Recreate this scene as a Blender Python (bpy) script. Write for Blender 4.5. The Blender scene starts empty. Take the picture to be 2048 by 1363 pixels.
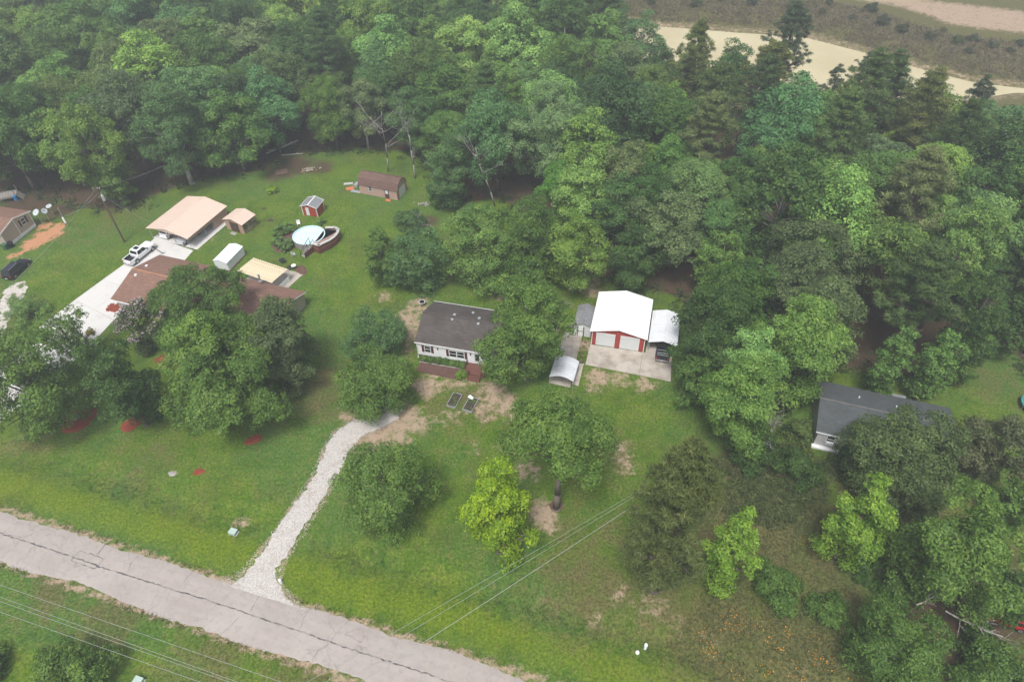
import bpy, math, random
import numpy as np
from mathutils import Matrix, Vector

random.seed(7)
rng = np.random.default_rng(11)
R = math.radians
scene = bpy.context.scene
C = scene.collection

# ------------------------------------------------------------------ camera
CAM_H, PITCH, ROLL, FPX = 72.0, R(45), R(-1.2), 1365.0      # 24 mm equivalent lens, drone at 72 m
AX = np.array([1.0, 0, 0]); AU = np.array([0, math.sin(PITCH), math.cos(PITCH)]); AW = np.array([0, math.cos(PITCH), -math.sin(PITCH)])
CR = math.cos(ROLL) * AX + math.sin(ROLL) * AU
CU = -math.sin(ROLL) * AX + math.cos(ROLL) * AU
cam = bpy.data.cameras.new('camera'); cam_ob = bpy.data.objects.new('camera', cam); C.objects.link(cam_ob)
cam.sensor_width = 36; cam.lens = FPX / 2048 * 36; cam.clip_end = 9000; cam.clip_start = 0.5
m = Matrix.Identity(4)
for i in range(3):
    m[i][0], m[i][1], m[i][2] = CR[i], CU[i], -AW[i]
m[2][3] = CAM_H
cam_ob.matrix_world = m
scene.camera = cam_ob

# ------------------------------------------------------------------ light: bright overcast
SUN_EL, SUN_AZ = R(64), R(198)
world = bpy.data.worlds.new('World'); scene.world = world; world.use_nodes = True
wn = world.node_tree.nodes; wl = world.node_tree.links; wn.clear()
sky = wn.new('ShaderNodeTexSky'); sky.sky_type = 'NISHITA'; sky.sun_disc = False
sky.sun_elevation = SUN_EL; sky.sun_rotation = SUN_AZ; sky.air_density = 1.0; sky.dust_density = 4.0; sky.ozone_density = 1.0
hs = wn.new('ShaderNodeHueSaturation'); hs.inputs['Saturation'].default_value = 0.45
bg = wn.new('ShaderNodeBackground'); bg.inputs['Strength'].default_value = 0.09
wo = wn.new('ShaderNodeOutputWorld')
wl.new(sky.outputs[0], hs.inputs['Color']); wl.new(hs.outputs[0], bg.inputs[0]); wl.new(bg.outputs[0], wo.inputs[0])
sl = bpy.data.lights.new('sun', 'SUN'); sl.energy = 1.5; sl.angle = R(14); sl.color = (1, 0.97, 0.92)
so = bpy.data.objects.new('sun', sl); C.objects.link(so)
sd = Vector((math.sin(SUN_AZ) * math.cos(SUN_EL), math.cos(SUN_AZ) * math.cos(SUN_EL), math.sin(SUN_EL)))
so.rotation_euler = sd.to_track_quat('Z', 'Y').to_euler(); so.location = (0, 0, 200)

vs = scene.view_settings
vs.view_transform = 'Standard'; vs.look = 'None'; vs.gamma = 1; vs.use_curve_mapping = False
vs.exposure = 1.12
cy = scene.cycles
cy.max_bounces = 4; cy.diffuse_bounces = 2; cy.glossy_bounces = 1; cy.transmission_bounces = 2; cy.volume_bounces = 0
cy.transparent_max_bounces = 8; cy.caustics_reflective = False; cy.caustics_refractive = False
cy.use_adaptive_sampling = True; cy.adaptive_threshold = 0.015
cy.use_denoising = True
try:
    cy.denoiser = 'OPENIMAGEDENOISE'; cy.denoising_input_passes = 'RGB_ALBEDO_NORMAL'
except Exception:
    pass

# ------------------------------------------------------------------ helpers
def ray(px, py):
    return AW + CR * ((px - 1024) / FPX) + CU * (-(py - 681.5) / FPX)
def G(px, py, z=0.0):
    """Where the sight line of a pixel of the photograph meets height z."""
    d = ray(px, py); t = (z - CAM_H) / d[2]
    return np.array([d[0] * t, d[1] * t, z])
def G2(px, py, z=0.0):
    return G(px, py, z)[:2]

def tag(o, label=None, cat=None, group=None, kind=None):
    if label: o['label'] = label
    if cat: o['category'] = cat
    if group: o['group'] = group
    if kind: o['kind'] = kind
    return o
def thing(name, label, cat, loc=(0, 0, 0), rz=0.0, group=None):
    o = bpy.data.objects.new(name, None); C.objects.link(o)
    o.empty_display_size = 0.5
    o.location = (loc[0], loc[1], loc[2] if len(loc) > 2 else 0); o.rotation_euler = (0, 0, rz)
    return tag(o, label, cat, group)
def link(name, me, parent=None):
    o = bpy.data.objects.new(name, me); C.objects.link(o)
    if parent is not None: o.parent = parent
    return o
def np_mesh(name, V, F, mat, smooth=False, tint=None):
    """V (n,3), F (m,k) -> mesh with faces of k corners."""
    V = np.asarray(V, np.float32); F = np.asarray(F, np.int32)
    me = bpy.data.meshes.new(name)
    mcount, k = F.shape
    me.vertices.add(len(V)); me.vertices.foreach_set('co', V.ravel())
    me.loops.add(mcount * k); me.loops.foreach_set('vertex_index', F.ravel())
    me.polygons.add(mcount)
    me.polygons.foreach_set('loop_start', np.arange(0, mcount * k, k, dtype=np.int32))
    if smooth: me.polygons.foreach_set('use_smooth', np.ones(mcount, bool))
    if tint is not None:
        a = me.attributes.new('tint', 'FLOAT', 'FACE'); a.data.foreach_set('value', np.asarray(tint, np.float32))
    me.update(calc_edges=True)
    me.materials.append(mat)
    return me

class MB:
    """Collects boxes, prisms and tubes into one mesh."""
    def __init__(s): s.v = []; s.f = []
    def add(s, vs_, fs):
        b = len(s.v); s.v += [tuple(map(float, q)) for q in vs_]; s.f += [tuple(b + i for i in f) for f in fs]; return s
    def box(s, x0, x1, y0, y1, z0, z1):
        return s.add([(x0, y0, z0), (x1, y0, z0), (x1, y1, z0), (x0, y1, z0), (x0, y0, z1), (x1, y0, z1), (x1, y1, z1), (x0, y1, z1)],
                     [(0, 3, 2, 1), (4, 5, 6, 7), (0, 1, 5, 4), (1, 2, 6, 5), (2, 3, 7, 6), (3, 0, 4, 7)])
    def obox(s, o, u, n, u0, u1, n0, n1, z0, z1):
        """box on a wall: o origin, u along the wall, n outwards."""
        P = lambda a, b, z: (o[0] + u[0] * a + n[0] * b, o[1] + u[1] * a + n[1] * b, o[2] + z)
        return s.add([P(u0, n0, z0), P(u1, n0, z0), P(u1, n1, z0), P(u0, n1, z0), P(u0, n0, z1), P(u1, n0, z1), P(u1, n1, z1), P(u0, n1, z1)],
                     [(0, 1, 2, 3), (4, 7, 6, 5), (0, 4, 5, 1), (1, 5, 6, 2), (2, 6, 7, 3), (3, 7, 4, 0)])
    def prism(s, poly, z0, z1):
        n = len(poly)
        return s.add([(p[0], p[1], z0) for p in poly] + [(p[0], p[1], z1) for p in poly],
                     [tuple(range(n - 1, -1, -1)), tuple(range(n, 2 * n))] + [(i, (i + 1) % n, n + (i + 1) % n, n + i) for i in range(n)])
    def extrude(s, prof, axis, a0, a1):
        """profile of (u, z) pairs swept along axis 'x' or 'y'."""
        n = len(prof)
        P = (lambda u, z, a: (a, u, z)) if axis == 'x' else (lambda u, z, a: (u, a, z))
        return s.add([P(u, z, a0) for u, z in prof] + [P(u, z, a1) for u, z in prof],
                     [tuple(range(n)), tuple(range(2 * n - 1, n - 1, -1))] + [(i, n + i, n + (i + 1) % n, (i + 1) % n) for i in range(n)])
    def tube(s, p0, p1, r0, r1=None, n=8, cap=True):
        r1 = r0 if r1 is None else r1
        p0 = np.array(p0, float); p1 = np.array(p1, float); d = p1 - p0; L = np.linalg.norm(d)
        if L < 1e-6: return s
        d /= L; a = np.array([0, 0, 1.0]) if abs(d[2]) < 0.9 else np.array([1.0, 0, 0])
        u = np.cross(d, a); u /= np.linalg.norm(u); w = np.cross(d, u)
        ring = [(math.cos(2 * math.pi * i / n), math.sin(2 * math.pi * i / n)) for i in range(n)]
        vv = [p0 + r0 * (c * u + q * w) for c, q in ring] + [p1 + r1 * (c * u + q * w) for c, q in ring]
        ff = [(i, (i + 1) % n, n + (i + 1) % n, n + i) for i in range(n)]
        if cap: ff += [tuple(range(n - 1, -1, -1)), tuple(range(n, 2 * n))]
        return s.add(vv, ff)
    def path(s, pts, r0, r1=None, n=6):
        r1 = r0 if r1 is None else r1
        k = len(pts) - 1
        for i in range(k):
            s.tube(pts[i], pts[i + 1], r0 + (r1 - r0) * i / k, r0 + (r1 - r0) * (i + 1) / k, n)
        return s
    def disc(s, c, r, n=20, z=None, rx=None):
        vv = [(c[0] + (rx or r) * math.cos(2 * math.pi * i / n), c[1] + r * math.sin(2 * math.pi * i / n), c[2]) for i in range(n)]
        return s.add(vv, [tuple(range(n))])
    def mesh(s, name, mat, smooth=False):
        me = bpy.data.meshes.new(name); me.from_pydata(s.v, [], s.f); me.update()
        if smooth: me.polygons.foreach_set('use_smooth', np.ones(len(me.polygons), bool))
        me.materials.append(mat); return me
    def build(s, name, mat, parent=None, smooth=False):
        return link(name, s.mesh(name, mat, smooth), parent)

# ------------------------------------------------------------------ materials
def newmat(name):
    mt = bpy.data.materials.new(name); mt.use_nodes = True
    nt = mt.node_tree; bs = nt.nodes['Principled BSDF']
    return mt, nt, bs
def ramp(nt, fac, stops):
    r_ = nt.nodes.new('ShaderNodeValToRGB'); e = r_.color_ramp.elements
    e[0].position, e[0].color = stops[0][0], (*stops[0][1], 1)
    e[1].position, e[1].color = stops[-1][0], (*stops[-1][1], 1)
    for p_, c_ in stops[1:-1]:
        q = e.new(p_); q.color = (*c_, 1)
    nt.links.new(fac, r_.inputs[0]); return r_.outputs[0]
def noise(nt, scale, detail=4.0, coord=None, rough=0.6):
    n_ = nt.nodes.new('ShaderNodeTexNoise'); n_.inputs['Scale'].default_value = scale; n_.inputs['Detail'].default_value = detail
    n_.inputs['Roughness'].default_value = rough
    if coord is not None: nt.links.new(coord, n_.inputs['Vector'])
    return n_.outputs['Fac']
def math_(nt, op, a, b=None, c=None):
    n_ = nt.nodes.new('ShaderNodeMath'); n_.operation = op
    for i, q in enumerate((a, b, c)):
        if q is None: continue
        if isinstance(q, (int, float)): n_.inputs[i].default_value = q
        else: nt.links.new(q, n_.inputs[i])
    return n_.outputs[0]
def mixc(nt, fac, a, b, mode='MIX'):
    n_ = nt.nodes.new('ShaderNodeMix'); n_.data_type = 'RGBA'; n_.blend_type = mode
    for i, q in ((0, fac), (6, a), (7, b)):
        if isinstance(q, (int, float)): n_.inputs[i].default_value = q
        elif isinstance(q, tuple): n_.inputs[i].default_value = (*q, 1) if len(q) == 3 else q
        else: nt.links.new(q, n_.inputs[i])
    return n_.outputs[2]
def sstep(nt, v, lo, hi):
    n_ = nt.nodes.new('ShaderNodeMapRange'); n_.interpolation_type = 'SMOOTHSTEP'
    n_.inputs[1].default_value = lo; n_.inputs[2].default_value = hi
    nt.links.new(v, n_.inputs[0]); return n_.outputs[0]
def bump(nt, bs, h, strength=0.3, dist=0.05):
    b_ = nt.nodes.new('ShaderNodeBump'); b_.inputs['Strength'].default_value = strength; b_.inputs['Distance'].default_value = dist
    nt.links.new(h, b_.inputs['Height']); nt.links.new(b_.outputs[0], bs.inputs['Normal'])
def objco(nt):
    return nt.nodes.new('ShaderNodeTexCoord').outputs['Object']

def mat(name, col, rough=0.6, var=0.15, scale=1.5, metal=0.0, fine=0.0, fscale=12, dirt=None, dscale=0.6, dlo=0.5, dhi=0.75, spec=0.4):
    mt, nt, bs = newmat(name); co = objco(nt)
    n1 = noise(nt, scale, 5, co)
    lo = tuple(c * (1 - var) for c in col); hi = tuple(min(1, c * (1 + var)) for c in col)
    c_ = ramp(nt, n1, [(0.3, lo), (0.7, hi)])
    if fine:
        n2 = noise(nt, fscale, 3, co)
        c_ = mixc(nt, fine, c_, ramp(nt, n2, [(0.3, tuple(c * 0.5 for c in col)), (0.7, tuple(min(1, c * 1.5) for c in col))]))
    if dirt:
        n3 = noise(nt, dscale, 6, co)
        c_ = mixc(nt, sstep(nt, n3, dlo, dhi), c_, dirt)
    nt.links.new(c_, bs.inputs['Base Color'])
    bs.inputs['Roughness'].default_value = rough; bs.inputs['Metallic'].default_value = metal
    bs.inputs['Specular IOR Level'].default_value = spec
    return mt

M = {}
M['white_paint'] = mat('white_paint', (0.80, 0.81, 0.82), 0.5, 0.03, dirt=(0.6, 0.6, 0.58), dlo=0.55, dhi=0.9)
M['white_metal'] = mat('white_metal', (0.78, 0.80, 0.82), 0.4, 0.04, 0.5, dirt=(0.62, 0.62, 0.6), dscale=0.35, dlo=0.6, dhi=0.95)
M['white_ribbed'] = mat('white_ribbed', (0.60, 0.62, 0.65), 0.45, 0.05, 0.8, dirt=(0.42, 0.42, 0.41), dscale=0.6, dlo=0.55, dhi=0.85)
M['white_siding'] = mat('white_siding', (0.80, 0.81, 0.83), 0.5, 0.04, 0.8)
M['red_metal'] = mat('red_metal', (0.36, 0.055, 0.045), 0.5, 0.12, 1.0)
M['red_shed'] = mat('red_shed', (0.33, 0.05, 0.03), 0.6, 0.15, 2.0)
M['tan_metal'] = mat('tan_metal', (0.60, 0.47, 0.39), 0.5, 0.05, 0.4, dirt=(0.5, 0.38, 0.31), dscale=0.4, dlo=0.5, dhi=0.9)
M['tan_wall'] = mat('tan_wall', (0.42, 0.28, 0.21), 0.6, 0.08)
M['camo_wall'] = mat('camo_wall', (0.26, 0.22, 0.14), 0.7, 0.5, 1.6, dirt=(0.10, 0.09, 0.05), dscale=1.2, dlo=0.45, dhi=0.6)
M['pink_siding'] = mat('pink_siding', (0.43, 0.29, 0.24), 0.6, 0.05)
M['beige_siding'] = mat('beige_siding', (0.40, 0.34, 0.28), 0.6, 0.05)
M['grey_siding'] = mat('grey_siding', (0.42, 0.42, 0.42), 0.6, 0.08)
M['brown_door'] = mat('brown_door', (0.075, 0.045, 0.04), 0.5, 0.15)
M['maroon'] = mat('maroon', (0.10, 0.028, 0.026), 0.5, 0.15)
M['door_white'] = mat('door_white', (0.66, 0.68, 0.69), 0.45, 0.03)
M['patio_cream'] = mat('patio_cream', (0.66, 0.57, 0.40), 0.5, 0.05, 1.0, dirt=(0.30, 0.19, 0.09), dscale=2.2, dlo=0.52, dhi=0.68)
M['galv'] = mat('galv', (0.42, 0.44, 0.46), 0.45, 0.12, 1.0, metal=0.4)
M['steel'] = mat('steel', (0.5, 0.5, 0.52), 0.35, 0.1, 1.0, metal=0.8)
M['dark'] = mat('dark', (0.018, 0.018, 0.02), 0.5, 0.2)
M['glass'] = mat('glass', (0.02, 0.025, 0.03), 0.05, 0.3, 0.5, spec=0.6)
M['glass_car'] = mat('glass_car', (0.012, 0.014, 0.017), 0.06, 0.2, 0.5, spec=0.6)
M['car_white'] = mat('car_white', (0.78, 0.79, 0.80), 0.2, 0.02)
M['car_black'] = mat('car_black', (0.012, 0.014, 0.022), 0.18, 0.1, spec=0.6)
M['car_silver'] = mat('car_silver', (0.50, 0.53, 0.56), 0.25, 0.04, metal=0.3)
M['car_red'] = mat('car_red', (0.32, 0.012, 0.015), 0.22, 0.1)
M['tyre'] = mat('tyre', (0.015, 0.015, 0.016), 0.8, 0.2)
M['rim'] = mat('rim', (0.42, 0.43, 0.45), 0.3, 0.1, metal=0.6)
M['lamp_red'] = mat('lamp_red', (0.35, 0.015, 0.012), 0.2, 0.1)
M['lamp_clear'] = mat('lamp_clear', (0.6, 0.62, 0.65), 0.1, 0.1)
M['pole_wood'] = mat('pole_wood', (0.10, 0.066, 0.045), 0.85, 0.3, 3)
M['grey_wood'] = mat('grey_wood', (0.27, 0.25, 0.23), 0.8, 0.25, 3, fine=0.3)
M['deck_brown'] = mat('deck_brown', (0.27, 0.18, 0.15), 0.75, 0.25, 2.0, fine=0.2)
M['deck_red'] = mat('deck_red', (0.13, 0.052, 0.038), 0.7, 0.3, 1.8, fine=0.2)
M['deck_grey'] = mat('deck_grey', (0.45, 0.44, 0.41), 0.7, 0.1, 2.0)
M['dish'] = mat('dish', (0.45, 0.5, 0.53), 0.5, 0.08)
M['blue'] = mat('blue', (0.02, 0.2, 0.5), 0.5, 0.1)
M['teal'] = mat('teal', (0.03, 0.22, 0.2), 0.5, 0.15)
M['util_green'] = mat('util_green', (0.36, 0.46, 0.41), 0.5, 0.06)
M['orange'] = mat('orange', (0.5, 0.16, 0.08), 0.6, 0.1)
M['bin_green'] = mat('bin_green', (0.03, 0.12, 0.06), 0.5, 0.15)
M['bark'] = mat('bark', (0.13, 0.105, 0.085), 0.9, 0.3, 3, fine=0.25)
M['bark_pale'] = mat('bark_pale', (0.36, 0.34, 0.31), 0.9, 0.25, 3, fine=0.2)
M['bark_dead'] = mat('bark_dead', (0.25, 0.235, 0.215), 0.9, 0.25, 3, fine=0.2)
M['bark_pine'] = mat('bark_pine', (0.085, 0.065, 0.052), 0.9, 0.3, 3, fine=0.25)
M['soil'] = mat('soil', (0.055, 0.04, 0.03), 0.95, 0.4, 5, fine=0.4)
M['stone'] = mat('stone', (0.30, 0.28, 0.26), 0.85, 0.25, 2)
M['rust_stone'] = mat('rust_stone', (0.16, 0.085, 0.07), 0.9, 0.2, 4)
M['log'] = mat('log', (0.26, 0.18, 0.12), 0.85, 0.35, 4)
M['wire'] = mat('wire', (0.30, 0.32, 0.31), 0.5, 0.05)
M['flower_pink'] = mat('flower_pink', (0.48, 0.34, 0.42), 0.7, 0.15)
M['flower_orange'] = mat('flower_orange', (0.62, 0.25, 0.015), 0.7, 0.2)
M['flower_white'] = mat('flower_white', (0.7, 0.7, 0.66), 0.7, 0.1)
M['pool_liner'] = mat('pool_liner', (0.50, 0.66, 0.70), 0.5, 0.05)

def mat_concrete(name, col, stain, lo=0.42, hi=0.75):
    mt, nt, bs = newmat(name); co = objco(nt)
    n1 = noise(nt, 0.35, 7, co, 0.65); n2 = noise(nt, 9, 4, co)
    c_ = ramp(nt, n2, [(0.3, tuple(c * 0.92 for c in col)), (0.7, tuple(c * 1.08 for c in col))])
    c_ = mixc(nt, sstep(nt, n1, lo, hi), c_, stain)
    nt.links.new(c_, bs.inputs['Base Color']); bs.inputs['Roughness'].default_value = 0.85
    bump(nt, bs, n2, 0.2, 0.02); return mt
M['concrete'] = mat_concrete('concrete', (0.55, 0.54, 0.52), (0.40, 0.38, 0.36), 0.5, 0.8)
M['concrete_warm'] = mat_concrete('concrete_warm', (0.43, 0.39, 0.34), (0.27, 0.23, 0.19), 0.4, 0.66)

def mat_shingle(name, col, streak, row=0.14):
    """asphalt shingles: rows of random tabs in the plane of the roof."""
    mt, nt, bs = newmat(name); co = objco(nt)
    sep = nt.nodes.new('ShaderNodeSeparateXYZ'); nt.links.new(co, sep.inputs[0])
    br = nt.nodes.new('ShaderNodeTexNoise'); br.inputs['Scale'].default_value = 1.0; br.inputs['Detail'].default_value = 2
    mp = nt.nodes.new('ShaderNodeMapping'); mp.inputs['Scale'].default_value = (1.2, 6.0, 6.0)
    nt.links.new(co, mp.inputs[0]); nt.links.new(mp.outputs[0], br.inputs['Vector'])
    n2 = noise(nt, 14, 3, co)
    n3 = noise(nt, 0.35, 6, co)
    c_ = ramp(nt, br.outputs['Fac'], [(0.3, tuple(c * 0.55 for c in col)), (0.5, col), (0.72, tuple(c * 1.6 for c in col))])
    c_ = mixc(nt, 0.45, c_, ramp(nt, n2, [(0.32, tuple(c * 0.5 for c in col)), (0.7, tuple(c * 1.5 for c in col))]))
    c_ = mixc(nt, math_(nt, 'MULTIPLY', sstep(nt, n3, 0.45, 0.72), 0.7), c_, streak)
    nt.links.new(c_, bs.inputs['Base Color']); bs.inputs['Roughness'].default_value = 0.9
    bump(nt, bs, br.outputs['Fac'], 0.4, 0.03); return mt
M['shingle_dark'] = mat_shingle('shingle_dark', (0.070, 0.060, 0.054), (0.035, 0.028, 0.026))
M['shingle_brown'] = mat_shingle('shingle_brown', (0.19, 0.105, 0.075), (0.15, 0.085, 0.065))
M['shingle_barn'] = mat_shingle('shingle_barn', (0.125, 0.075, 0.058), (0.085, 0.05, 0.04))
M['shingle_grey'] = mat_shingle('shingle_grey', (0.062, 0.072, 0.076), (0.05, 0.055, 0.055))
M['shingle_worn'] = mat_shingle('shingle_worn', (0.20, 0.21, 0.22), (0.12, 0.11, 0.11))

def mat_leaf(name, transl=0.3, rough=0.5, vary=0.45):
    """leaf colour = the tree's own colour (object colour), varied leaf by leaf."""
    mt, nt, bs = newmat(name)
    oi = nt.nodes.new('ShaderNodeObjectInfo')
    at = nt.nodes.new('ShaderNodeAttribute'); at.attribute_name = 'tint'
    k = math_(nt, 'ADD', math_(nt, 'MULTIPLY', at.outputs['Fac'], vary * 2), 1 - vary)
    cm = nt.nodes.new('ShaderNodeCombineColor')
    for i in range(3): nt.links.new(k, cm.inputs[i])
    c_ = mixc(nt, 1.0, oi.outputs['Color'], cm.outputs[0], 'MULTIPLY')
    hsv = nt.nodes.new('ShaderNodeHueSaturation')
    nt.links.new(math_(nt, 'ADD', math_(nt, 'MULTIPLY', at.outputs['Fac'], -0.035), 0.5175), hsv.inputs['Hue'])
    nt.links.new(c_, hsv.inputs['Color'])
    nt.links.new(hsv.outputs[0], bs.inputs['Base Color']); bs.inputs['Roughness'].default_value = rough
    bs.inputs['Specular IOR Level'].default_value = 0.25
    tr = nt.nodes.new('ShaderNodeBsdfTranslucent'); nt.links.new(hsv.outputs[0], tr.inputs['Color'])
    mx = nt.nodes.new('ShaderNodeMixShader'); mx.inputs[0].default_value = transl
    nt.links.new(bs.outputs[0], mx.inputs[1]); nt.links.new(tr.outputs[0], mx.inputs[2])
    nt.links.new(mx.outputs[0], nt.nodes['Material Output'].inputs[0])
    return mt
M['leaf'] = mat_leaf('leaf')
M['needle'] = mat_leaf('needle', 0.15, 0.6, 0.4)
M['weed'] = mat_leaf('weed', 0.25, 0.6, 0.5)

# ------------------------------------------------------------------ ground sheet with its bare patches
road_far = [G2(*p) for p in [(0, 1015.5), (137, 1059), (212, 1085), (376, 1136), (478, 1169), (560, 1190), (700, 1237), (847, 1283), (994, 1329), (1099, 1363)]]
road_near = [G2(*p) for p in [(0, 1121), (92, 1155), (205, 1193), (342, 1237), (444, 1275), (564, 1316), (700, 1360)]]
def fit_line(pts):
    P = np.array(pts); k, b = np.polyfit(P[:, 0], P[:, 1], 1); return k, b
kf, bf = fit_line(road_far); kn, bn = fit_line(road_near)
RK = (kf + kn) / 2
rdir = np.array([1, RK]) / math.hypot(1, RK); rnor = np.array([-rdir[1], rdir[0]])      # towards the houses
bf_ = np.mean([p[1] - RK * p[0] for p in road_far]); bn_ = np.mean([p[1] - RK * p[0] for p in road_near])
off_far = np.dot(np.array([0, bf_]), rnor); off_near = np.dot(np.array([0, bn_]), rnor)
ROAD_W = off_far - off_near

drive_pairs = [((446, 1168), (600, 1216)), ((466, 1160), (578, 1194)), ((490, 1142), (556, 1158)), ((505, 1120), (558, 1136)), ((535, 1085), (585, 1095)), ((570, 1035), (622, 1040)),
               ((605, 985), (655, 985)), ((635, 935), (682, 940)), ((652, 890), (700, 897)), ((672, 862), (722, 872)), ((704, 842), (752, 858)), ((742, 826), (782, 842)), ((778, 808), (808, 820))]
conc_pairs = [((311, 475), (387, 501)), ((262, 519), (352, 541)), ((205, 560), (292, 590)), ((150, 600), (228, 640)),
              ((95, 642), (182, 690)), ((20, 700), (108, 760)), ((-70, 770), (10, 838)), ((-190, 850), (-130, 940))]
pond_far = [(1230, 30), (1303, 43), (1448, 54), (1614, 66), (1738, 97), (1862, 132), (1945, 153), (2048, 166), (2140, 176), (2260, 180)]
pond_near = [(2260, 200), (2140, 200), (2048, 190), (1960, 203), (1850, 212), (1700, 210), (1500, 190), (1330, 160), (1240, 90)]
pond_poly = np.array([G2(*p) for p in pond_far + pond_near])
forest_near = [(-420, 430), (-100, 400), (60, 392), (130, 412), (205, 428), (262, 420), (300, 398), (400, 366), (480, 352), (545, 345), (560, 318), (690, 303), (740, 303), (800, 308),
               (852, 325), (872, 395), (930, 412), (1000, 405), (1070, 440), (1150, 512), (1205, 566), (1290, 583), (1350, 602), (1395, 660), (1420, 740),
               (1450, 850), (1540, 870), (1615, 780), (1690, 745), (1800, 765), (1890, 770), (1930, 700), (2000, 690), (2060, 760), (2300, 800)]
top_far = [(2400, 210), (2048, 200), (1900, 190), (1750, 185), (1640, 165), (1500, 140), (1420, 108), (1330, 100), (1270, 60)]
forest_poly = np.array([G2(*p) for p in forest_near] + [G2(*p) * (0.80 if p[0] > 1700 else 0.83) for p in top_far] + [(30, 178), (0, 262), (-260, 262), (-260, 130)])

def sd_poly(P, poly):
    """signed distance (negative inside)"""
    d = np.full(len(P), 1e9); inside = np.zeros(len(P), bool); n = len(poly)
    for i in range(n):
        a = poly[i]; b = poly[(i + 1) % n]; e = b - a; w = P - a
        t = np.clip((w @ e) / max(e @ e, 1e-9), 0, 1)
        q = w - t[:, None] * e; d = np.minimum(d, np.hypot(q[:, 0], q[:, 1]))
        c1 = (a[1] <= P[:, 1]) != (b[1] <= P[:, 1])
        with np.errstate(divide='ignore', invalid='ignore'):
            xi = a[0] + (P[:, 1] - a[1]) * e[0] / (e[1] if abs(e[1]) > 1e-9 else 1e-9)
        inside ^= c1 & (P[:, 0] < xi)
    return np.where(inside, -d, d)
def sd_line(P, pts):
    d = np.full(len(P), 1e9)
    for a, b in zip(pts[:-1], pts[1:]):
        e = b - a; w = P - a; t = np.clip((w @ e) / max(e @ e, 1e-9), 0, 1); q = w - t[:, None] * e
        d = np.minimum(d, np.hypot(q[:, 0], q[:, 1]))
    return d
drive_mid = [(G2(*a) + G2(*b)) / 2 for a, b in drive_pairs]
def smooth01(x): x = np.clip(x, 0, 1); return x * x * (3 - 2 * x)
def ground_z(P):
    P = np.atleast_2d(np.asarray(P, float))
    s = P @ rnor - off_far                    # metres from the far road edge towards the houses
    culv = smooth01((sd_line(P, [drive_mid[0] - rnor * 6] + drive_mid) - 2.2) / 3.0)
    z = -0.42 * np.exp(-((s - 6.6) / 1.5) ** 2) * culv * (np.abs(P @ rdir) < 400)
    s2 = -(P @ rnor - off_near)
    z += -0.35 * np.exp(-((s2 - 4.5) / 1.8) ** 2)
    sp = sd_poly(P, pond_poly)
    z += np.where(sp < 0, -1.6 * smooth01(-sp / 6.0), 0)
    far_y = P[:, 1] - np.interp(P[:, 0], [G2(*p)[0] for p in pond_far], [G2(*p)[1] for p in pond_far])
    berm = (P[:, 0] > 25) & (far_y > 0)
    z += np.where(berm, 1.6 * smooth01(far_y / 9.0), 0)
    return z
ext = [300, 420, 700, 1300, 2600, 5000]
xs = np.array([-e for e in ext[::-1]] + list(np.arange(-210, 210.1, 0.85)) + ext)
ys = np.array([-5000, -1500, -400, -100, -20] + list(np.arange(5, 275.1, 0.85)) + [300, 360, 500, 900, 2000, 5000])
gx, gy = np.meshgrid(xs, ys); GP = np.stack([gx.ravel(), gy.ravel()], 1)
nx, ny = len(xs), len(ys)
gz = ground_z(GP)
gz += 0.05 * np.sin(GP[:, 0] * 0.31 + 1) * np.cos(GP[:, 1] * 0.27)* (np.abs(GP[:,0])<205)
idx = np.arange(nx * ny).reshape(ny, nx)
GF = np.stack([idx[:-1, :-1].ravel(), idx[:-1, 1:].ravel(), idx[1:, 1:].ravel(), idx[1:, :-1].ravel()], 1)

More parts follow.
